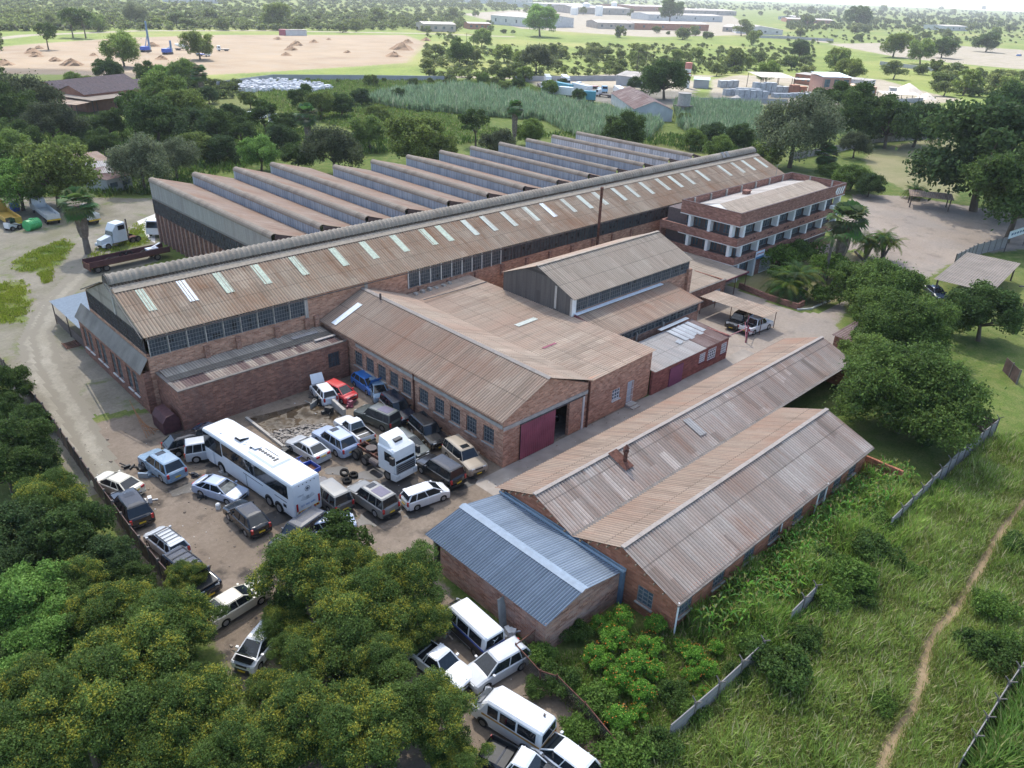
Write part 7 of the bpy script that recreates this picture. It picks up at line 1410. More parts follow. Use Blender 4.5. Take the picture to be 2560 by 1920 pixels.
panelfence([(1712, 345), (1821, 326), (1891, 308), (2032, 299)], 'pale concrete wall behind the lawn beside the office', h=1.9, arms=False, name='boundary_wall')
panelfence([(2060, 575), (2105, 552), (2172, 535)], 'panel fence ending below the sign board at the parking entrance', h=2.0, arms=False)
M_gw = plain('grey_block_wall', (.34, .345, .36), .9, .15, var=.12, sc=.3)
for pix, lab, h in (([(469, 190), (590, 173), (800, 174), (960, 176)], 'long grey wall between the white sacks and the bare field', 2.2), ([(1112, 176), (1335, 174)], 'grey wall behind the parked lorries', 2.2), ([(1475, 222), (1600, 222), (1700, 225)], 'grey wall in front of the block yard', 1.8), ([(1830, 228), (1992, 221)], 'pale wall at the right end of the block yard', 1.8), ([(1640, 82), (1700, 84), (1800, 90)], 'grey wall in front of the far factories', 2.5), ([(1900, 140), (2050, 158)], 'dark wall on the far sandy ground', 2.2), ([(580, 258), (680, 264)], 'weathered low wall in the scrap yard', 1.8)):
    P = GP(pix); t = thing('block_wall', lab, 'wall', (*P[0], 0)); b = MB()
    for a, c in zip(P[:-1], P[1:]): b.bar((*a, h/2), (*c, h/2), .22, h)
    b.build('wall', M_gw, t)
# red brick wing wall of the gabled shed
b = MB(); a = (64.0, 19.5); c = G(1940, 1055); b.bar((*a, .9), (c[0], c[1], .9), .23, 1.8); T(b.build('wing_wall', M_brickr), 'red brick wall standing out from the end of the shorter gabled shed', 'wall')
# sagging wire fence at the blue roofed shed
P = GP([(1183, 1378), (1112, 1432), (1165, 1490), (1200, 1500), (1260, 1560), (1325, 1640)]); t = thing('wire_fence', 'sagging rusty mesh fence with bent top rail below the blue roofed shed', 'fence', (*P[0], 0))
M_mesh = bpy.data.materials.new('wire_mesh'); M_mesh.use_nodes = True; x_ = M_mesh.node_tree; bs = x_.nodes['Principled BSDF']; bs.inputs['Base Color'].default_value = (.12, .1, .09, 1); bs.inputs['Alpha'].default_value = .3
for a, c in zip(P[:-1], P[1:]):
    r_ = MB(); r_.bar((*a, 1.6), (*c, 1.55), .06); r_.build('top_rail', M_rust, t); r_ = MB(); r_.bar((*a, .8), (*c, .77), .01, 1.45); r_.build('mesh', M_mesh, t)
    r_ = MB(); r_.tube((*a, 0), (*a, 1.7), .05, n=6); r_.build('post', M_rust, t)
# garden bed walls beside the office
P = GP([(1432, 640), (1468, 648)]); 
def kerb(pix, label, h, w, m, name='garden_wall', world=None):
    P = world or GP(pix); t = thing(name, label, 'wall', (*P[0], 0)); b = MB()
    for a, c in zip(P[:-1], P[1:]): b.bar((*a, h/2), (*c, h/2), w, h)
    b.build('wall', m, t)
kerb([(1596, 622), (1660, 648), (1722, 668), (1735, 660)], 'low red brick wall round the palm garden', .8, .3, M_bricko)
kerb([(1722, 670), (1752, 668), (1792, 650)], 'thin kerb at the corner of the palm garden', .2, .2, M_concl, 'kerb')
kerb([(1846, 545), (1892, 592)], 'low kerb between palms and parking area', .35, .25, M_concd, 'kerb')
gq = GP([(1600, 618), (1640, 590), (1700, 570), (1850, 545), (1895, 595), (1800, 650), (1752, 666), (1722, 667)])
sheet('garden', lambda P: polysd(P, gq), gq, .8, .003, M_lawn, 1.0)
kerb([(532, 905), (613, 968), (722, 928)], 'low concrete kerb round the muddy rubble pit', .25, .25, M_conc, 'kerb')
kerb([(678, 838), (745, 900)], 'low concrete wall heaped with scrap parts', .8, .3, M_conc, 'low_wall')
# rubble in the pit, one mass
rr = np.random.RandomState(3); b = MB(); rp2 = np.array(GP([(575, 940), (615, 962), (700, 935), (722, 925), (700, 918), (640, 925)])); k = 0
while k < 420:
    p = rr.uniform(rp2.min(0), rp2.max(0), (1, 2))
    if polysd(p, rp2)[0] > 0: continue
    k += 1; s_ = rr.uniform(.05, .18); a = rr.uniform(0, 3.1); b.obox(tuple(p[0]), (math.cos(a), math.sin(a)), s_, s_*rr.uniform(.4, .9), 0, rr.uniform(.06, .3))
T(b.build('rubble', plain('pale_rubble', (.27, .24, .21), .9, .15, var=.35, sc=1)), 'broken brick and concrete rubble at the edge of the muddy pit', kind='stuff')
# scrap parts around the yard
def junk(dx, dy, label, m, seed, n=5, s=.5, name='scrap_part', cat='scrap'):
    r2 = random.Random(seed); x, y = G(dx, dy); b = MB()
    for i in range(n):
        a = r2.uniform(0, 3.1); b.obox((x+r2.uniform(-.25, .25)*s*2, y+r2.uniform(-.25, .25)*s*2), (math.cos(a), math.sin(a)), s*r2.uniform(.3, 1), s*r2.uniform(.1, .4), .01, s*r2.uniform(.2, 1.0))
    for i in range(2): a = r2.uniform(0, 6); b.bar((x, y, .1), (x+math.cos(a)*s*1.6, y+math.sin(a)*s*1.6, s*r2.uniform(.1, 1.2)), .08)
    return T(b.build(name, m), label, cat)
junk(*ZA(345, 500), 'loose blue car door beside the pale blue off-road car', C['iceblue'], 1, 3, .5, 'car_door'); junk(*ZA(325, 465), 'dark bumper parts in front of the pale blue off-road car', M_plastic, 2); junk(*ZA(590, 500), 'dark blue plastic drum parts behind the wrecked silver saloon', C['navy'], 3, 4, .4)
junk(*ZA(1075, 370), 'blue black engine parts beside the coach and rubble kerb', M_plastic, 4); junk(*ZA(750, 480), 'pale heap of parts beside the coach door', M_conc, 5, 6, .5); junk(*ZA(640, 610), 'dark broken pieces under the wrecked silver saloon', M_plastic, 6, 5, .4)
junk(*ZA(350, 630), 'torn white bumper beside the black off-road car', C['white'], 7, 3, .5); junk(*ZA(255, 455), 'black wheel arch liner behind the cream saloon', M_plastic, 8, 3, .45); junk(*ZW(300, 560), 'heap of dark car parts on the low concrete wall', M_plastic, 9, 9, .9); junk(*ZW(350, 640), 'dark bumper leaning off the low concrete wall', M_plastic, 10, 3, .7); junk(*ZW(480, 600), 'reddish car parts near the low concrete wall', M_maroon, 11, 4, .6); junk(*ZW(230, 590), 'grey scrap panel beside the muddy pit', M_frame, 12, 3, .6)
junk(*ZM(230, 565), 'broken pallet boards between the trees and the blue striped minibus', M_wood, 13, 4, .6); junk(*ZM(330, 520), 'grey slab on the ground beside the blue striped minibus', M_conc, 14, 1, .5); junk(*ZM(770, 510), 'white appliance and channels against the blue roofed shed', M_framew, 15, 5, .6)
x, y = G(*ZM(700, 530)); b = MB()
for i in range(5): b.bar((x+.15*i, y+.05*i, 0), (x+.5+.12*i, y+.9, 2.3), .16, .05)
T(b.build('steel_channels', M_frame), 'bundle of steel channels leaning on the blue roofed shed wall', 'steel channels')
x, y = G(*ZA(718, 665)); b = MB(); b.tube((x, y, 0), (x, y, .4), .2, .2, n=10); b.tube((x, y, .4), (x, y, .5), .2, .1, n=10); T(b.build('plastic_canister', M_wpaint), 'white plastic canister standing on the yard dirt', 'canister')
# maroon tank and rusty frames at the annex corner
t = thing('maroon_tank', 'dark maroon sheet metal hood standing against the annex corner', 'tank', (*G(350, 905), 0)); x, y = G(352, 915); b = MB(); b.loft([[(20.0, yy, .1), (20.0, yy, 1.2), (20.4, yy, 1.8), (21.2, yy, 1.9), (21.6, yy, 1.2), (21.6, yy, .1)] for yy in (65.6, 68.2)]); b.build('hood', plain('dark_maroon_steel', (.075, .03, .035), .6, .3, var=.3), t)
t = thing('ladder_stack', 'rusty steel frames and poles stacked against the tank by the annex', 'steel frames', (*G(300, 900), 0))
for i in range(7): a = G(285+i*5, 888+i*9); c = G(318+i*5, 948-i*3); b = MB(); b.bar((*a, 1.2-.1*i), (*c, .1+.08*(i % 3)), .05); b.build('pole', plain('orange_rust', (.27, .13, .06), .85), t)
x, y = G(165, 745); b = MB()
for i in range(5): b.bar((x-1.2, y-.8+.4*i, .15), (x+1.3, y-.7+.4*i, .2), .1)
for i in range(3): b.bar((x-1.2+1.2*i, y-.9, .2), (x-1.2+1.2*i, y+1, .2), .1)
T(b.build('steel_grating', M_rust), 'flat rusty steel grating lying beside the pale side shelter', 'steel grating')

# stones and litter over the yard
rr = np.random.RandomState(12); b = MB(); b2 = MB(); k = 0; yy_ = np.array(yp)
while k < 900:
    p = rr.uniform(yy_.min(0), yy_.max(0), (1, 2))
    if polysd(p, yy_)[0] > -.5: continue
    k += 1; s_ = rr.uniform(.02, .07)*(2 if rr.uniform() < .06 else 1); a = rr.uniform(0, 3.1); (b2 if k % 5 == 0 else b).obox(tuple(p[0]), (math.cos(a), math.sin(a)), s_, s_*rr.uniform(.3, .9), .005, .01+s_*.8)
T(b.build('stones', plain('yard_stones', (.24, .2, .16), .9, .1, var=.5, sc=.5)), 'small stones and lumps scattered over the yard', kind='stuff'); T(b2.build('litter', plain('pale_litter', (.55, .54, .52), .8, .1, var=.4, sc=.5)), 'pale scraps of litter scattered over the yard', kind='stuff')
for i in range(16): stain(*[(1000*0+ZA(*q)[0], ZA(*q)[1]) for q in [(690, 440), (1450, 640), (1620, 560), (1820, 560), (1330, 470), (1540, 480), (880, 770), (560, 560), (1150, 360), (1700, 350), (1980, 540), (1080, 690), (640, 420), (1900, 480), (1560, 700), (1350, 600)]][i], .5+.35*(i % 3), 1.2+.3*(i % 4), i)
# ------------------------------------------------------------------ background buildings and vehicles
def bldg(name, label, A, B, depth, h, rh, wm, rm, cat='building', ridge='depth', ov=.3, wins=0, open_=False, zA=0, wn=None):
    """A,B: pixels of the front base corners; extends depth metres away"""
    a = np.array(G(*A)); b = np.array(G(*B)); L = np.linalg.norm(b-a); u = (b-a)/L; n = np.array([-u[1], u[0]])
    if n@a < 0: n = -n
    t = thing(name, label, cat, (a[0], a[1], 0))
    def P(s, d, z): q = a+u*s+n*d; return (q[0], q[1], z)
    w = MB()
    if not open_:
        for (s0, d0, s1, d1) in ((0, 0, L, 0), (L, 0, L, depth), (L, depth, 0, depth), (0, depth, 0, 0)): w.face([P(s0, d0, 0), P(s1, d1, 0), P(s1, d1, h), P(s0, d0, h)])
        if rh > 0 and ridge == 'depth':
            for d in (0, depth): w.face([P(0, d, h), P(L, d, h), P(L/2, d, h+rh)])
        if rh > 0 and ridge == 'along':
            for s in (0, L): w.face([P(s, 0, h), P(s, depth, h), P(s, depth/2, h+rh)])
        w.build('wall', wm, t)
    else:
        for s in np.linspace(.2, L-.2, max(2, int(L/6)+1)):
            for d in (.2, depth-.2): c = MB(); c.bar(P(s, d, 0), P(s, d, h), .2); c.build('post', M_steel, t)
    o = ov
    sl_ = lambda p0, p1, p3: MB().corr(p0, p1, p3, max(.3, depth/60), .03)
    if ridge == 'depth':
        for k, (s0, s1) in enumerate(((-o, L/2), (L+o, L/2))): sl_(P(s0, -o, h+.02), P(s0, depth+o, h+.02), P(s1, -o, h+rh+.02)).build('roof', rm, t)
    elif ridge == 'along':
        for d0, d1 in ((-o, depth/2), (depth+o, depth/2)): sl_(P(-o, d0, h+.02), P(L+o, d0, h+.02), P(-o, d1, h+rh+.02)).build('roof', rm, t)
    else:
        sl_(P(-o, -o, h+.02), P(L+o, -o, h+.02), P(-o, depth+o, h+rh+.02)).build('roof', rm, t)
    for i in range(wins):
        s = L*(i+.5)/wins; g = MB(); ww = min(1.2, L/wins*.3); z0 = h*.35 if wn is None else wn; q = [P(s-ww, -.05, z0), P(s+ww, -.05, z0), P(s+ww, -.05, z0+h*.35), P(s-ww, -.05, z0+h*.35)]; g.face(q); g.build('window', M_gloff, t)
    return t, P, L
M_brk3 = plain('far_brick', (.30, .15, .105), .9, .15, var=.2, sc=.5); M_wall = plain('whitewashed_wall', (.46, .47, .48), .8, .2, var=.12, sc=.4); M_dusty = plain('dusty_pale_wall', (.33, .30, .27), .9, .15, var=.2, sc=.2)
bldg('brick_warehouse', 'brick warehouse with dark purple gabled roof beside the thicket, farther one of the pair', (84, 226), (135, 232), 30, 5, 2.2, M_brk3, M_purple)
bldg('brick_warehouse', 'brick warehouse with dark purple gabled roof beside the thicket, nearer one of the pair', (131, 235), (190, 243), 32, 5, 2.2, M_brk3, M_purple)
bldg('open_shed', 'open tan roofed shed joined to the dark roofed warehouse', (205, 250), (300, 236), 14, 4.2, .4, M_brk3, M_mon, ridge='mono', open_=True); bldg('lean_to_canopy', 'small tan lean-to canopy at the warehouse gable', (110, 249), (170, 255), 8, 3.6, .3, M_brk3, M_ws2, ridge='mono', open_=True)
bldg('white_outbuilding', 'white outbuilding with grey sheet roof behind the parked lorries', (190, 410), (250, 405), 9, 3.0, .5, M_wall, M_grey, ridge='mono', wins=3)
bldg('white_outbuilding', 'white outbuilding with rusty striped lean-to roof under the drooping tree', (236, 418), (288, 405), 7, 2.6, .7, M_wall, M_rusty, ridge='mono', wins=2)
bldg('roof_terrace_shed', 'low brown roofed shed beyond the white outbuildings', (180, 388), (245, 380), 8, 3.2, .5, M_wall, M_ws, ridge='mono')
bldg('gabled_barn', 'white walled barn with streaked rusty gabled roof beside the reed bed', (1368, 261), (1451, 263), 42, 3.6, 2.6, M_wall, M_rusty, wins=1, wn=.3)
bldg('flat_parking_shelter', 'flat grey brown roofed parking shelter among trees on the right', (2012, 640), (2126, 668), 17, 2.6, .2, M_dusty, plain('brown_weathered_sheet', (.25, .21, .175), .85, var=.15, sc=.6), ridge='mono', open_=True)
bldg('far_parking_shelter', 'weathered flat shelter at the back of the parking area', (1962, 448), (2050, 458), 4.5, 2.4, .3, M_dusty, M_ws, ridge='mono', open_=True)
bldg('low_tin_roof', 'rusty corrugated roof patch behind the longer gabled shed', (1795, 760), (1835, 775), 5, 2.2, .5, M_brickd, M_rusty, ridge='mono')
# block yard
bldg('white_canopy', 'wide white canopy roof over stacked blocks in the block yard', (1640, 198), (1712, 200), 18, 6, .5, M_gw, M_white, ridge='mono', open_=True); bldg('white_canopy', 'smaller lower white canopy beside the brick tower building', (1712, 200), (1762, 203), 14, 5.5, -.6, M_gw, M_white, ridge='mono', open_=True)
bldg('brick_tower_building', 'two storey brick building with pale blue roof in the block yard', (1770, 213), (1830, 214), 11, 8.5, .9, plain('pinkish_brick', (.42, .25, .20), .9, .15), plain('pale_blue_roof', (.45, .58, .68), .5), ridge='mono', wins=3, wn=4.6)
bldg('long_brick_office', 'long low brick building with pale roof right of the brick tower', (1832, 210), (1890, 209), 9, 4, .4, M_brk3, M_ws2, ridge='mono', wins=4); bldg('long_brick_office', 'long brick block behind the brick tower with row of small windows', (1715, 180), (1830, 196), 7, 4.5, .4, M_brk3, M_grey, ridge='mono', wins=9); bldg('white_flat_building', 'white flat roofed building behind the brick tower', (1800, 192), (1870, 200), 8, 5, .2, M_wall, M_white, ridge='mono')
bldg('grey_shed', 'small grey roofed shed by the striped silo', (1497, 190), (1530, 192), 7, 3.6, .5, M_gw, plain('green_grey_roof', (.3, .38, .36), .6), ridge='mono'); bldg('pale_shed', 'pale gabled shed in the truck yard beside the big tree', (1385, 190), (1425, 186), 14, 4, 1.6, M_gw, M_white); bldg('low_canopy', 'low white canopy on posts at the right of the block yard', (1905, 218), (1985, 222), 9, 2.8, .3, M_gw, M_white, ridge='mono', open_=True); bldg('site_hut', 'small white hut right of the low brick office', (1920, 205), (1935, 206), 5, 3, .1, M_wall, M_white, ridge='mono')
# stacks of blocks
k = 0
for (x0, x1, y, h, lab) in [(1552, 1592, 189, 3.5, 'tall grey block stack left of the canopy'), (1563, 1640, 206, 3.0, 'long low run of stacked grey blocks'), (1590, 1655, 212, 3.4, 'grey block stack in front of the canopy'), (1625, 1672, 203, 5, 'tall grey block stack under the canopy'), (1672, 1700, 202, 3.6, 'bluish block stack under the canopy'), (1705, 1738, 204, 4, 'brick coloured stack beside the tower building'), (1668, 1760, 210, 1.8, 'low row of kerb blocks in front of the stacks'), (1740, 1768, 208, 2, 'small stack beside the tower door')]:
    a = np.array(G(x0, y)); b_ = np.array(G(x1, y)); L = np.linalg.norm(b_-a); u = (b_-a)/L; n = max(2, int(L/2.6)); t = thing('block_stack', lab, 'block stack', (*a, 0), 0, 'block stacks')
    for i in range(n):
        c = a+u*(L*(i+.5)/n); q = MB(); q.obox(tuple(c), tuple(u), L/n*.45, 1.4, 0, h*random.uniform(.8, 1)); q.build('pallet_of_blocks', plain('stacked_blocks', (.36, .38, .40), .9, .1, var=.25, sc=1.2) if 'brick col' not in lab else M_brk3, t)
# silo, water tank, poles
x, y = G(1482, 190); t = thing('striped_silo', 'red and white banded silo behind the big tree', 'silo', (x, y, 0)); q = MB(); q.tube((x, y, 0), (x, y, 9), 1.3, n=14); q.build('tower', M_wpaint, t)
for z in (3.2, 4.6, 6.0): q = MB(); q.tube((x, y, z), (x, y, z+.45), 1.33, n=14); q.build('band', M_red, t)
q = MB(); q.tube((x, y, 8), (x, y, 10.5), 1.5, n=14); q.build('top', plain('faded_red', (.5, .2, .16), .7), t)
x, y = G(1473, 256); t = thing('water_tank', 'concrete water tank on a slim stand beside the white gabled barn', 'water tank', (x, y, 0)); q = MB(); q.tube((x, y, 4.2), (x, y, 8.0), 2.1, n=18); q.tube((x, y, 8.0), (x, y, 8.15), 2.25, n=18); q.build('tank', M_conc, t)
q = MB(); q.tube((x, y, 0), (x, y, 4), .6, n=8); q.build('central_column', M_conc, t); q = MB(); q.box(x-2.3, x+2.3, y-2.3, y+2.3, 4.0, 4.2); q.build('platform', M_concd, t)
for sx in (-2, 2):
    for sy in (-2, 2): q = MB(); q.bar((x+sx, y+sy, 0), (x+sx, y+sy, 4), .15); q.build('leg', M_steel, t)
def pole(dx, dy, h, lab, two=False):
    x, y = G(dx, dy); t = thing('utility_pole', lab, 'utility pole', (x, y, 0)); q = MB(); q.tube((x, y, 0), (x, y, h), .16, .12, n=6); q.build('pole', M_steel, t)
    if two: q = MB(); q.tube((x+3, y-3, 0), (x+3, y-3, h), .16, .12, n=6); q.build('pole', M_steel, t)
    q = MB(); q.bar((x-1, y+1, h-.6), (x+(4 if two else 1), y-(4 if two else 1), h-.6), .14); q.build('crossarm', M_steel, t)
pole(1008, 118, 12, 'twin pole line support at the edge of the bare field', True); pole(1375, 160, 11, 'utility pole left of the pale palm like tree', True); pole(1048, 95, 12, 'utility pole behind the bare field'); pole(2190, 720, 7, 'slim pole at the right edge behind the dark tree')
# far factories
fx = [(1060, 55, 70, 1, 12), (1000, 62, 40, 0, 9)]
for i, (x0, y0, x1, y1, dp, h, rh, rg, rm, wm) in enumerate([(915, 68, 985, 69, 26, 6, 1.5, 'along', M_white, M_dusty), (1012, 63, 1060, 64, 20, 5, 1, 'along', M_white, M_brk3), (1060, 52, 1150, 60, 60, 9, 3, 'along', M_white, M_wall), (1290, 62, 1370, 64, 40, 6, 2, 'along', M_white, M_dusty), (1370, 64, 1530, 67, 36, 6.5, 1.5, 'along', M_white, M_brk3), (1400, 44, 1560, 48, 60, 8, 1.5, 'along', M_white, M_wall), (1560, 68, 1640, 72, 50, 5, 1, 'mono', M_grey, M_dusty), (1590, 72, 1690, 76, 40, 5, 3, 'depth', M_white, M_wall), (1180, 20, 1290, 22, 120, 9, 1, 'along', M_white, M_wall), (1240, 30, 1360, 33, 90, 10, 2, 'along', M_white, M_dusty), (1050, 8, 1150, 10, 120, 12, 2, 'along', M_white, M_wall), (1370, 24, 1480, 26, 110, 9, 2, 'along', M_white, M_brk3), (1700, 48, 1800, 52, 60, 5, 1.5, 'along', M_grey, M_brk3), (1680, 42, 1720, 44, 40, 5, 2, 'depth', M_white, M_wall), (2040, 66, 2090, 67, 40, 6, 1, 'along', M_white, M_wall), (860, 60, 960, 61, 10, .1, 0, 'mono', M_grey, M_wall), (1480, 32, 1590, 34, 70, 8, 2, 'along', M_grey, M_dusty), (370, 6, 480, 8, 60, 8, .5, 'mono', M_white, M_wall)]):
    if h < 1: continue
    bldg('far_factory', ['broad low factory with open bays left of the group', 'small brick shed beside the open bays', 'large white gabled factory front', 'pale roofed hall behind the bright green tree', 'long brick and white roofed hall', 'long white open sided hall behind', 'grey flat shed right of the long hall', 'double gabled pale factory at the group end', 'white hall in the far rank, left', 'tall pale hall in the far rank', 'white block on the skyline left', 'brick and white block on the skyline', 'grey arched hall out on the plain', 'little pale hall out on the plain', 'lone pale hall at the far right', '', 'grey hall in the far rank, right', 'long white building at the top left horizon'][i], (x0, y0), (x1, y1), dp, h, rh, wm, rm, 'factory', ridge=rg, wins=4)
for i, (dx, dy, r, h) in enumerate([(1265, 30, 6, 16), (1293, 34, 6, 14), (1325, 30, 5, 18), (1240, 32, 6, 10)]):
    x, y = G(dx, dy); q = MB(); q.tube((x, y, 0), (x, y, h), r, n=18); q.tube((x, y, h), (x, y, h+1.2), r, .5, n=18); T(q.build('storage_tank', M_wpaint), ['pale round tank at the far factories, second from left', 'pale round tank at the far factories, third from left', 'tallest pale round tank at the far factories', 'shortest pale round tank at the far factories'][i], 'storage tank')
# ------------------------------------------------------------------ lorries far and near
def lorry(A, B, label, cabm, bodym=None, kind='box', h=3.4, w=2.4, group='lorries', z=1.2, name='lorry', cat='lorry', deck=None):
    f = G(*A, z); b = G(*B, z); L = max(5.0, min(15, math.hypot(f[0]-b[0], f[1]-b[1]))); a = math.atan2(f[1]-b[1], f[0]-b[0]); t = thing(name, label, cat, ((f[0]+b[0])/2, (f[1]+b[1])/2, 0), a, group); hl = L/2; hw = w/2
    q = MB(); q.loft([[(hl-2.0, -hw, .7), (hl-2.0, hw, .7), (hl-2.0, hw*.95, 2.75), (hl-2.0, -hw*.95, 2.75)], [(hl-.45, -hw, .7), (hl-.45, hw, .7), (hl-.5, hw*.92, 2.7), (hl-.5, -hw*.92, 2.7)], [(hl, -hw, .6), (hl, hw, .6), (hl-.08, hw, 1.6), (hl-.08, -hw, 1.6)]]); q.build('cab', cabm, t, world=False)
    q = MB(); q.face([(hl-.05, -hw*.9, 1.65), (hl-.05, hw*.9, 1.65), (hl-.42, hw*.85, 2.55), (hl-.42, -hw*.85, 2.55)]); q.build('windscreen', M_carglass, t, world=False)
    for s in (-1, 1): q = MB(); q.box(hl-1.6, hl-.75, s*hw*1.0-.02, s*hw*1.0+.02, 1.7, 2.5); q.build('door_window', M_carglass, t, world=False)
    q = MB(); q.box(-hl, hl-1, -.45, .45, .6, .95); q.build('chassis', M_steel, t, world=False)
    if kind == 'box': q = MB(); q.box(-hl, hl-2.15, -hw, hw, .95, h); q.build('box_body', bodym, t, world=False)
    elif kind == 'flat': q = MB(); q.box(-hl, hl-2.15, -hw, hw, .95, 1.1); q.build('deck', bodym, t, world=False)
    elif kind == 'tip':
        q = MB(); q.box(-hl, hl-2.3, -hw, hw, 1.0, 1.1)
        for p in ((-hl, -hl+.06, -hw, hw), (hl-2.36, hl-2.3, -hw, hw), (-hl, hl-2.3, -hw, -hw+.06), (-hl, hl-2.3, hw-.06, hw)): q.box(*p, 1.1, 1.1+(.7 if p[1]-p[0] > 1 or p[0] < 0 else 1.4))
        q.build('tipper_body', bodym, t, world=False); q = MB(); q.box(-hl-.03, -hl, -hw, hw, .75, .98); q.build('reflector_strip', M_plate, t, world=False)
    elif kind == 'mixer': q = MB(); n = 12; rg = lambda x, r, zz: [(x, r*math.cos(2*math.pi*i/n), zz+r*math.sin(2*math.pi*i/n)) for i in range(n)]; q.loft([rg(hl-2.3, .6, 2.0), rg(hl-3.4, 1.25, 2.3), rg(0, 1.3, 2.4), rg(-hl+.3, .5, 2.9)]); q.build('mixer_drum', M_wpaint, t, world=False)
    for x in (hl-1.2, -hl+1.1, -hl+2.2):
        for s in (-1, 1): wheel(t, x, s*(hw-.18), .48, .28, M_srim, s)
    return t
ZT = lambda x, y: ((1300+x*.22604)/SX, (180+y*.22604)/SX)
wh = C['white']; bt = plain('teal_tarpaulin', (.10, .30, .38), .6, .2); gc_ = plain('grey_box', (.42, .46, .5), .5)
for A, B, k_, bm, lab, h in [((330, 140), (285, 70), 'box', wh, 'white box lorry at the left of the truck yard', 3.6), ((270, 170), (215, 110), 'flat', M_steel, 'lorry with dark load at the left of the truck yard', 3), ((540, 140), (470, 80), 'box', wh, 'white high box lorry by the yard wall', 3.6), ((430, 140), (395, 100), 'flat', wh, 'small white lorry between the two box lorries', 3), ((350, 170), (560, 215), 'box', bt, 'lorry with long teal trailer side', 3.8), ((380, 230), (580, 250), 'box', wh, 'long white trailer lorry at the edge of the reeds', 3.8), ((260, 200), (365, 225), 'box', gc_, 'grey box trailer beside the white trailer', 3.6), ((560, 180), (780, 235), 'box', wh, 'white rounded trailer behind the teal curtain trailer', 3.8), ((620, 290), (835, 300), 'box', bt, 'teal curtain sided trailer nearest the barn', 4.0), ((620, 150), (860, 150), 'flat', M_red, 'long low lorry with red frames', 3), ((840, 230), (1050, 255), 'flat', M_steel, 'flatbed lorry with white cab in the middle of the truck yard', 3), ((940, 200), (890, 170), 'flat', plain('pale_blue_cab', (.3, .5, .65), .5), 'pale blue cab lorry beside the flatbed', 3), ((1060, 190), (1130, 240), 'box', wh, 'white leaning van body near the barn', 3), ((1120, 250), (1215, 280), 'box', wh, 'white box body beside the barn roof', 3)]:
    lorry(ZT(*A), ZT(*B), lab, wh if 'blue cab' not in lab else bm, bm, k_, h=h, group='vehicles in the truck yard')
ZL = lambda x, y: ((x*.18083)/SX, (420+y*.18083)/SX)
lorry(ZL(500, 500), ZL(740, 690), 'white tipper truck with dropped sides parked under the wide green tree', paint('dull_white', (.55, .56, .55), .4, .4), paint('dull_white', (.55, .56, .55), .4, .4), 'tip', w=2.1, group=None)
lorry(ZL(-60, 560), ZL(200, 740), 'mustard yellow tipper truck cut by the left edge', plain('mustard_cab', (.45, .28, .04), .5), plain('mustard_body', (.42, .27, .05), .6), 'tip', w=2.3, group=None)
lorry(ZL(1100, 620), ZL(1300, 690), 'pale truck with striped tail behind the fan palm', wh, paint('dull_white', (.55, .56, .55), .4, .4), 'tip', w=2.0, group=None)
lorry(ZL(2120, 870), ZL(2350, 700), 'white lorry cab peeping out behind the sawtooth factory corner', wh, M_steel, 'flat', group=None)
x, y = G(*ZL(460, 850)); t = thing('green_tank', 'ribbed green plastic water tank lying by the small loader', 'tank', (x, y, 0)); q = MB(); u = np.array([.9, .45]); u = u/np.linalg.norm(u); q.tube((x-u[0]*1.1, y-u[1]*1.1, .85), (x+u[0]*1.1, y+u[1]*1.1, .85), .85, n=18); q.build('tank', M_green, t)
for i in range(6): s_ = -1+.4*i; q = MB(); q.tube((x+u[0]*s_, y+u[1]*s_, .85), (x+u[0]*(s_+.15), y+u[1]*(s_+.15), .85), .9, n=18); q.build('rib', M_green, t)
q = MB(); q.tube((x, y, 1.6), (x, y, 1.85), .3, n=12); q.build('lid', M_green, t)
x, y = G(*ZL(215, 590)); t = thing('blue_tank', 'bright blue plastic tank between the parked lorries', 'tank', (x, y, 0)); q = MB(); q.tube((x, y, 0), (x, y, 1.3), .75, n=14); q.tube((x, y, 1.3), (x, y, 1.6), .75, .25, n=14); q.build('tank', M_bluep, t)
x, y = G(*ZL(190, 850)); t = thing('skid_loader', 'small white wheeled loader beside the green tank', 'loader', (x, y, 0), .4); q = MB(); q.loft([[(-1.1, -.6, .4), (-1.1, .6, .4), (-1.1, .6, 1.3), (-1.1, -.6, 1.3)], [(.3, -.6, .35), (.3, .6, .35), (.3, .6, 1.1), (.3, -.6, 1.1)], [(1.0, -.5, .3), (1.0, .5, .3), (1.0, .5, .7), (1.0, -.5, .7)]]); q.build('body', wh, t, world=False)
q = MB(); q.box(-.6, .3, -.5, .5, 1.2, 1.9); q.build('cab', M_carglass, t, world=False); q = MB(); q.bar((-.8, -.75, 1.3), (1.2, -.75, .5), .12); q.bar((-.8, .75, 1.3), (1.2, .75, .5), .12); q.box(1.1, 1.5, -.9, .9, .1, .6); q.build('bucket', M_steel, t, world=False)
for X_ in (-.65, .55):
    for s in (-1, 1): wheel(t, X_, s*.75, .38, .28, M_srim, s)
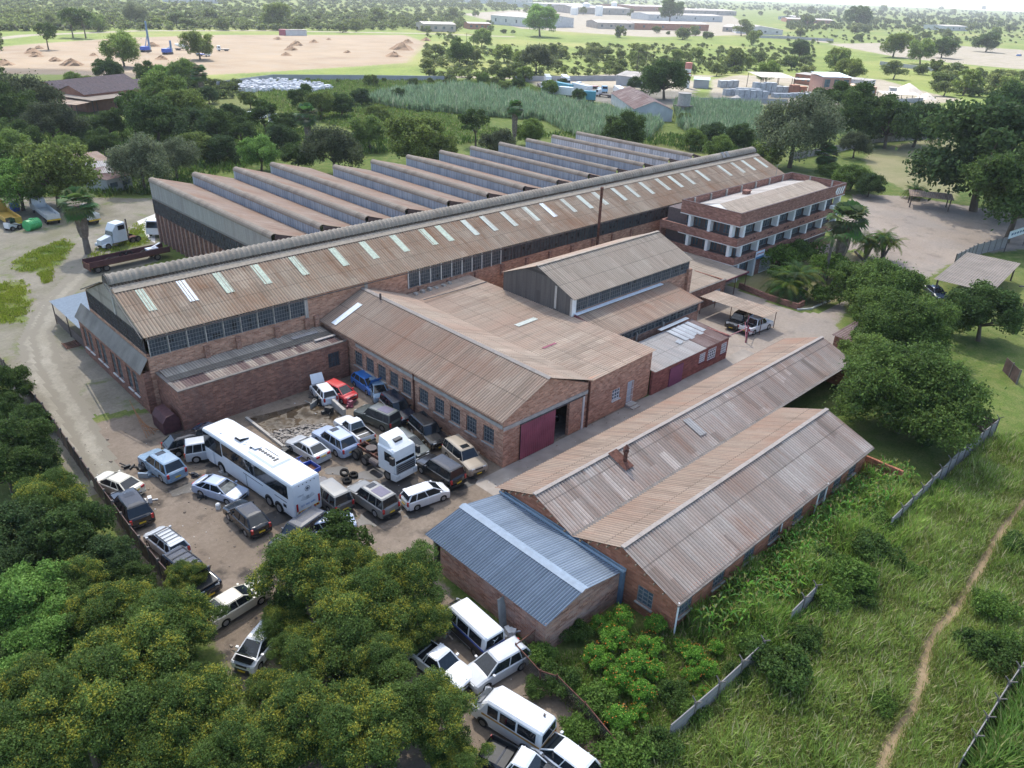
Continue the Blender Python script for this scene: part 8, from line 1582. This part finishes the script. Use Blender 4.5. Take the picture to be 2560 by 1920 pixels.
# bonneted tractor cab and trailer with tyres beside the hall end
def semicab():
    f = G(*ZL(1400, 1130)); b = G(*ZL(1660, 1060)); a = math.atan2(f[1]-b[1], f[0]-b[0]); t = thing('bonneted_tractor_cab', 'pale blue white bonneted truck cab behind the tyre loaded trailer', 'truck', ((f[0]+b[0])/2, (f[1]+b[1])/2, 0), a); m_ = paint('pale_cab', (.56, .62, .68), .25, .4)
    q = MB(); q.loft([[(-2.4, -1.1, .8), (-2.4, 1.1, .8), (-2.4, 1.05, 3.6), (-2.4, -1.05, 3.6)], [(-.9, -1.1, .8), (-.9, 1.1, .8), (-.9, 1.0, 3.5), (-.9, -1.0, 3.5)], [(.0, -1.05, .8), (.0, 1.05, .8), (-.25, .9, 2.6), (-.25, -.9, 2.6)]]); q.build('sleeper_cab', m_, t, world=False)
    q = MB(); q.loft([[(0, -.8, .7), (0, .8, .7), (0, .7, 1.9), (0, -.7, 1.9)], [(1.7, -.65, .7), (1.7, .65, .7), (1.7, .5, 1.5), (1.7, -.5, 1.5)]]); q.build('bonnet', m_, t, world=False)
    for s in (-1, 1): q = MB(); q.loft([[(.3, s*.75-.25, .5), (.3, s*.75+.25, .5), (.3, s*.75+.2, 1.1), (.3, s*.75-.2, 1.1)], [(1.8, s*.85-.25, .5), (1.8, s*.85+.25, .5), (1.8, s*.85+.2, .9), (1.8, s*.85-.2, .9)]]); q.build('wing', m_, t, world=False)
    q = MB(); q.face([(-.02, -.9, 1.85), (-.02, .9, 1.85), (-.24, .82, 2.5), (-.24, -.82, 2.5)]); q.build('windscreen', M_carglass, t, world=False); q = MB(); q.box(-2.42, -2.4, -.9, .9, 2.4, 3.4); q.box(-2.2, -1.1, 1.06, 1.09, 2.6, 3.3); q.build('rear_window', M_carglass, t, world=False)
    q = MB(); q.box(-4.5, 1.6, -.45, .45, .5, .8); q.build('chassis', M_rust, t, world=False); q = MB(); q.bar((-2.7, .9, .6), (-2.7, .9, 4.0), .16); q.build('exhaust', M_steel, t, world=False)
    for X_ in (1.0, -3.2, -4.2):
        for s in (-1, 1): wheel(t, X_, s*.95, .5, .3, M_srim, s)
semicab()
x0, y0 = G(*ZL(1150, 1330), 1.0); x1, y1 = G(*ZL(2250, 1100), 1.0); L = math.hypot(x1-x0, y1-y0); u = ((x1-x0)/L, (y1-y0)/L); cx_, cy_ = (x0+x1)/2+u[1]*1.2, (y0+y1)/2-u[0]*1.2; ang = math.atan2(u[1], u[0]); t = thing('tyre_trailer', 'long rusty maroon trailer bed carrying old tyres beside the hall end', 'trailer', (cx_, cy_, 0), ang); h_ = L/2
q = MB(); q.box(-h_, h_, -1.2, 1.2, .9, 1.05); q.build('deck', M_rust, t, world=False)
for y_ in (-1.2, 1.14): q = MB(); q.box(-h_, h_, y_, y_+.06, 1.05, 1.75); q.build('side_board', plain('dark_maroon_board', (.09, .04, .045), .8), t, world=False)
q = MB(); q.box(-h_-.06, -h_, -1.2, 1.2, .5, 1.5); q.build('tailboard', M_rust, t, world=False)
for X_ in (-h_+1, -h_+2.2, h_-2):
    for s in (-1, 1): wheel(t, X_, s*1.0, .48, .28, M_srim, s)
for i, (s_, o_, tl, lab) in enumerate([(-.45, .1, .15, 'flat tyre at the tail of the trailer load'), (-.3, -.1, .2, 'second tyre from the trailer tail'), (-.1, .2, 1.1, 'leaning tyre in the middle of the trailer'), (.05, .1, 1.3, 'upright tyre in the middle of the trailer'), (.4, 0, .2, 'tyre under the white scrap on the trailer'), (.5, .1, .4, 'tyre farthest along the trailer')]):
    wheelpile([(cx_+u[0]*h_*s_-u[1]*o_, cy_+u[1]*h_*s_+u[0]*o_, 1.1 if tl < .5 else 1.45, tl)], lab, .5, group='tyres on the trailer')
q = MB(); q.obox((cx_+u[0]*h_*.62, cy_+u[1]*h_*.62), u, .8, .5, 1.3, 1.7); q.bar((cx_+u[0]*h_*.5, cy_+u[1]*h_*.5, 1.5), (cx_+u[0]*h_*.85, cy_+u[1]*h_*.85, 2.2), .3, .1); T(q.build('scrap_part', wh), 'white crumpled panels lying on the tyre loaded trailer', 'scrap')
# machines in the bare field
def rig(dx, dy, h, lab):
    x, y = G(dx, dy); t = thing('piling_rig', lab, 'piling rig', (x, y, 0), .5); q = MB(); q.box(-2.5, 2.5, -1.5, -.9, 0, .9); q.box(-2.5, 2.5, .9, 1.5, 0, .9); q.build('tracks', M_steel, t, world=False)
    q = MB(); q.box(-3, 1.5, -1.4, 1.4, 1.0, 2.8); q.build('engine_house', M_bluep, t, world=False); q = MB(); q.box(1.5, 2.6, -1.3, -.1, 1.0, 3.0); q.build('cab', plain('pale_cab_glass', (.3, .4, .45), .3), t, world=False)
    q = MB(); q.bar((3, 0, .3), (3.0, 0, h), .7); q.bar((0, 0, 2.8), (3, 0, h*.6), .3); q.build('mast', plain('blue_grey_mast', (.12, .2, .32), .5), t, world=False)
rig(316, 112, 15, 'blue piling rig with tall mast in the bare field'); rig(363, 117, 6.5, 'low blue piling rig beside the concrete lorries')
lorry((408, 104), (378, 103), 'concrete mixer lorry with white drum in the bare field', wh, wh, 'mixer', group=None, w=2.6); lorry((452, 117), (425, 115), 'white lorry under the round field tree', wh, M_bluep, 'flat', group=None); lorry((468, 105), (495, 105), 'small white flatbed lorry right of the field trees', wh, M_white, 'flat', group=None, h=2)
x, y = G(600, 73); 
bldg('site_container', 'long pale container with maroon end on the bare field', (618, 77), (663, 77), 4, 4, 0, M_wall, M_white, 'container', ridge='mono'); bldg('site_container', 'maroon container end on the bare field', (603, 76), (617, 77), 4, 4, 0, M_maroon, M_maroon, 'container', ridge='mono')
for i, (dx, dy, r) in enumerate([(80, 122, 3), (120, 132, 5), (155, 141, 4), (203, 120, 3), (350, 128, 4.5), (330, 100, 4), (70, 115, 4), (85, 105, 3.5), (618, 120, 4.5), (628, 108, 5), (640, 98, 5), (600, 85, 3.5), (678, 92, 4), (710, 86, 3), (750, 114, 4), (867, 107, 6), (850, 122, 6), (880, 93, 5), (920, 88, 6), (10, 140, 4)]):
    x, y = G(dx, dy); rr = random.Random(i); r = r*rr.uniform(.55, 1.25); q = MB(); n = 12; q.loft([[(x+r*k_*math.cos(2*math.pi*j/n)*rr.uniform(.85, 1.15), y+r*k_*math.sin(2*math.pi*j/n)*rr.uniform(.7, 1.3), z*rr.uniform(.75, 1.2)) for j in range(n)] for k_, z in ((1, 0), (.7, r*.22), (.4, r*.42), (.08, r*.52))]); T(q.build('soil_heap', M_soil), 'heap of dug reddish soil on the bare field', 'soil heap', 'soil heaps on the bare field')
for dx, dy, r, lab in [(1590, 219, 4, 'pale grey sand heap in the block yard'), (1960, 200, 7, 'tan sand heap right of the block yard'), (2000, 214, 4.5, 'smaller tan sand heap right of the block yard')]:
    x, y = G(dx, dy); q = MB(); n = 14; q.loft([[(x+r*k_*math.cos(2*math.pi*j/n), y+r*k_*math.sin(2*math.pi*j/n), z) for j in range(n)] for k_, z in ((1, 0), (.55, r*.3), (.05, r*.58))]); T(q.build('sand_heap', M_sand), lab, 'sand heap')
# white sacks dump, one mass
rr = np.random.RandomState(8); b = MB(); sp_ = np.array(GP([(500, 194), (540, 180), (590, 176), (640, 180), (690, 186), (720, 192), (680, 200), (600, 198), (540, 200)])); k = 0
while k < 900:
    p = rr.uniform(sp_.min(0), sp_.max(0), (1, 2))
    if polysd(p, sp_)[0] > 0: continue
    k += 1; s_ = rr.uniform(.3, .9); a = rr.uniform(0, 3.1); b.obox(tuple(p[0]), (math.cos(a), math.sin(a)), s_, s_*.7, 0, rr.uniform(.3, 1.8))
T(b.build('white_sacks', plain('white_sacks', (.62, .62, .63), .8, .2, var=.3, sc=.4)), 'dump of white sacks and bales beside the grey wall', kind='stuff')
for i, (A, B, cc, lab) in enumerate([((505, 248), (520, 244), 'red', 'red wrecked car in the distant scrap yard'), ((530, 246), (548, 246), 'white', 'white wrecked car beside the red one in the distant scrap yard'), ((480, 246), (492, 242), 'silver', 'silver wreck left of the red one in the distant scrap yard'), ((555, 251), (570, 249), 'white', 'white wreck right of the red one in the distant scrap yard'), ((585, 262), (600, 262), 'white', 'white car alone in the distant scrap yard'), ((125, 248), (150, 252), 'white', 'white van like car under the warehouse canopy'), ((155, 262), (172, 266), 'white', 'white car in front of the dark roofed warehouse'), ((85, 222), (97, 226), 'white', 'white car at the far corner of the dark roofed warehouse'), ((2190, 118), (2212, 120), 'blue', 'blue vehicle on the far sandy ground')]): car('hatch', A, B, C[cc], lab, group=None, plate=False)
# sign board at the entrance, plain pale board with dark marks
a = G(2168, 545); c = G(2210, 530); t = thing('sign_board', 'white and blue sign board on the fence at the parking entrance', 'sign', (*a, 0)); q = MB(); q.bar((*a, 3.0), (*c, 3.0), .08, 1.3); q.build('board', plain('sign_board_white', (.7, .76, .82), .5), t)
L = math.hypot(c[0]-a[0], c[1]-a[1]); u = ((c[0]-a[0])/L, (c[1]-a[1])/L); nn = (-u[1], u[0]) if (-u[1])*a[0]+u[0]*a[1] < 0 else (u[1], -u[0])
for i in range(6): s0 = L*(.1+.14*i); q = MB(); q.bar((a[0]+u[0]*s0+nn[0]*.05, a[1]+u[1]*s0+nn[1]*.05, 3.0), (a[0]+u[0]*(s0+L*.09)+nn[0]*.05, a[1]+u[1]*(s0+L*.09)+nn[1]*.05, 3.05), .03, .35); q.build('mark', plain('sign_dark_blue', (.05, .12, .25), .5), t)
for s0 in (.1, L-.1): q = MB(); q.bar((a[0]+u[0]*s0, a[1]+u[1]*s0, 0), (a[0]+u[0]*s0, a[1]+u[1]*s0, 2.4), .12); q.build('post', M_steel, t)
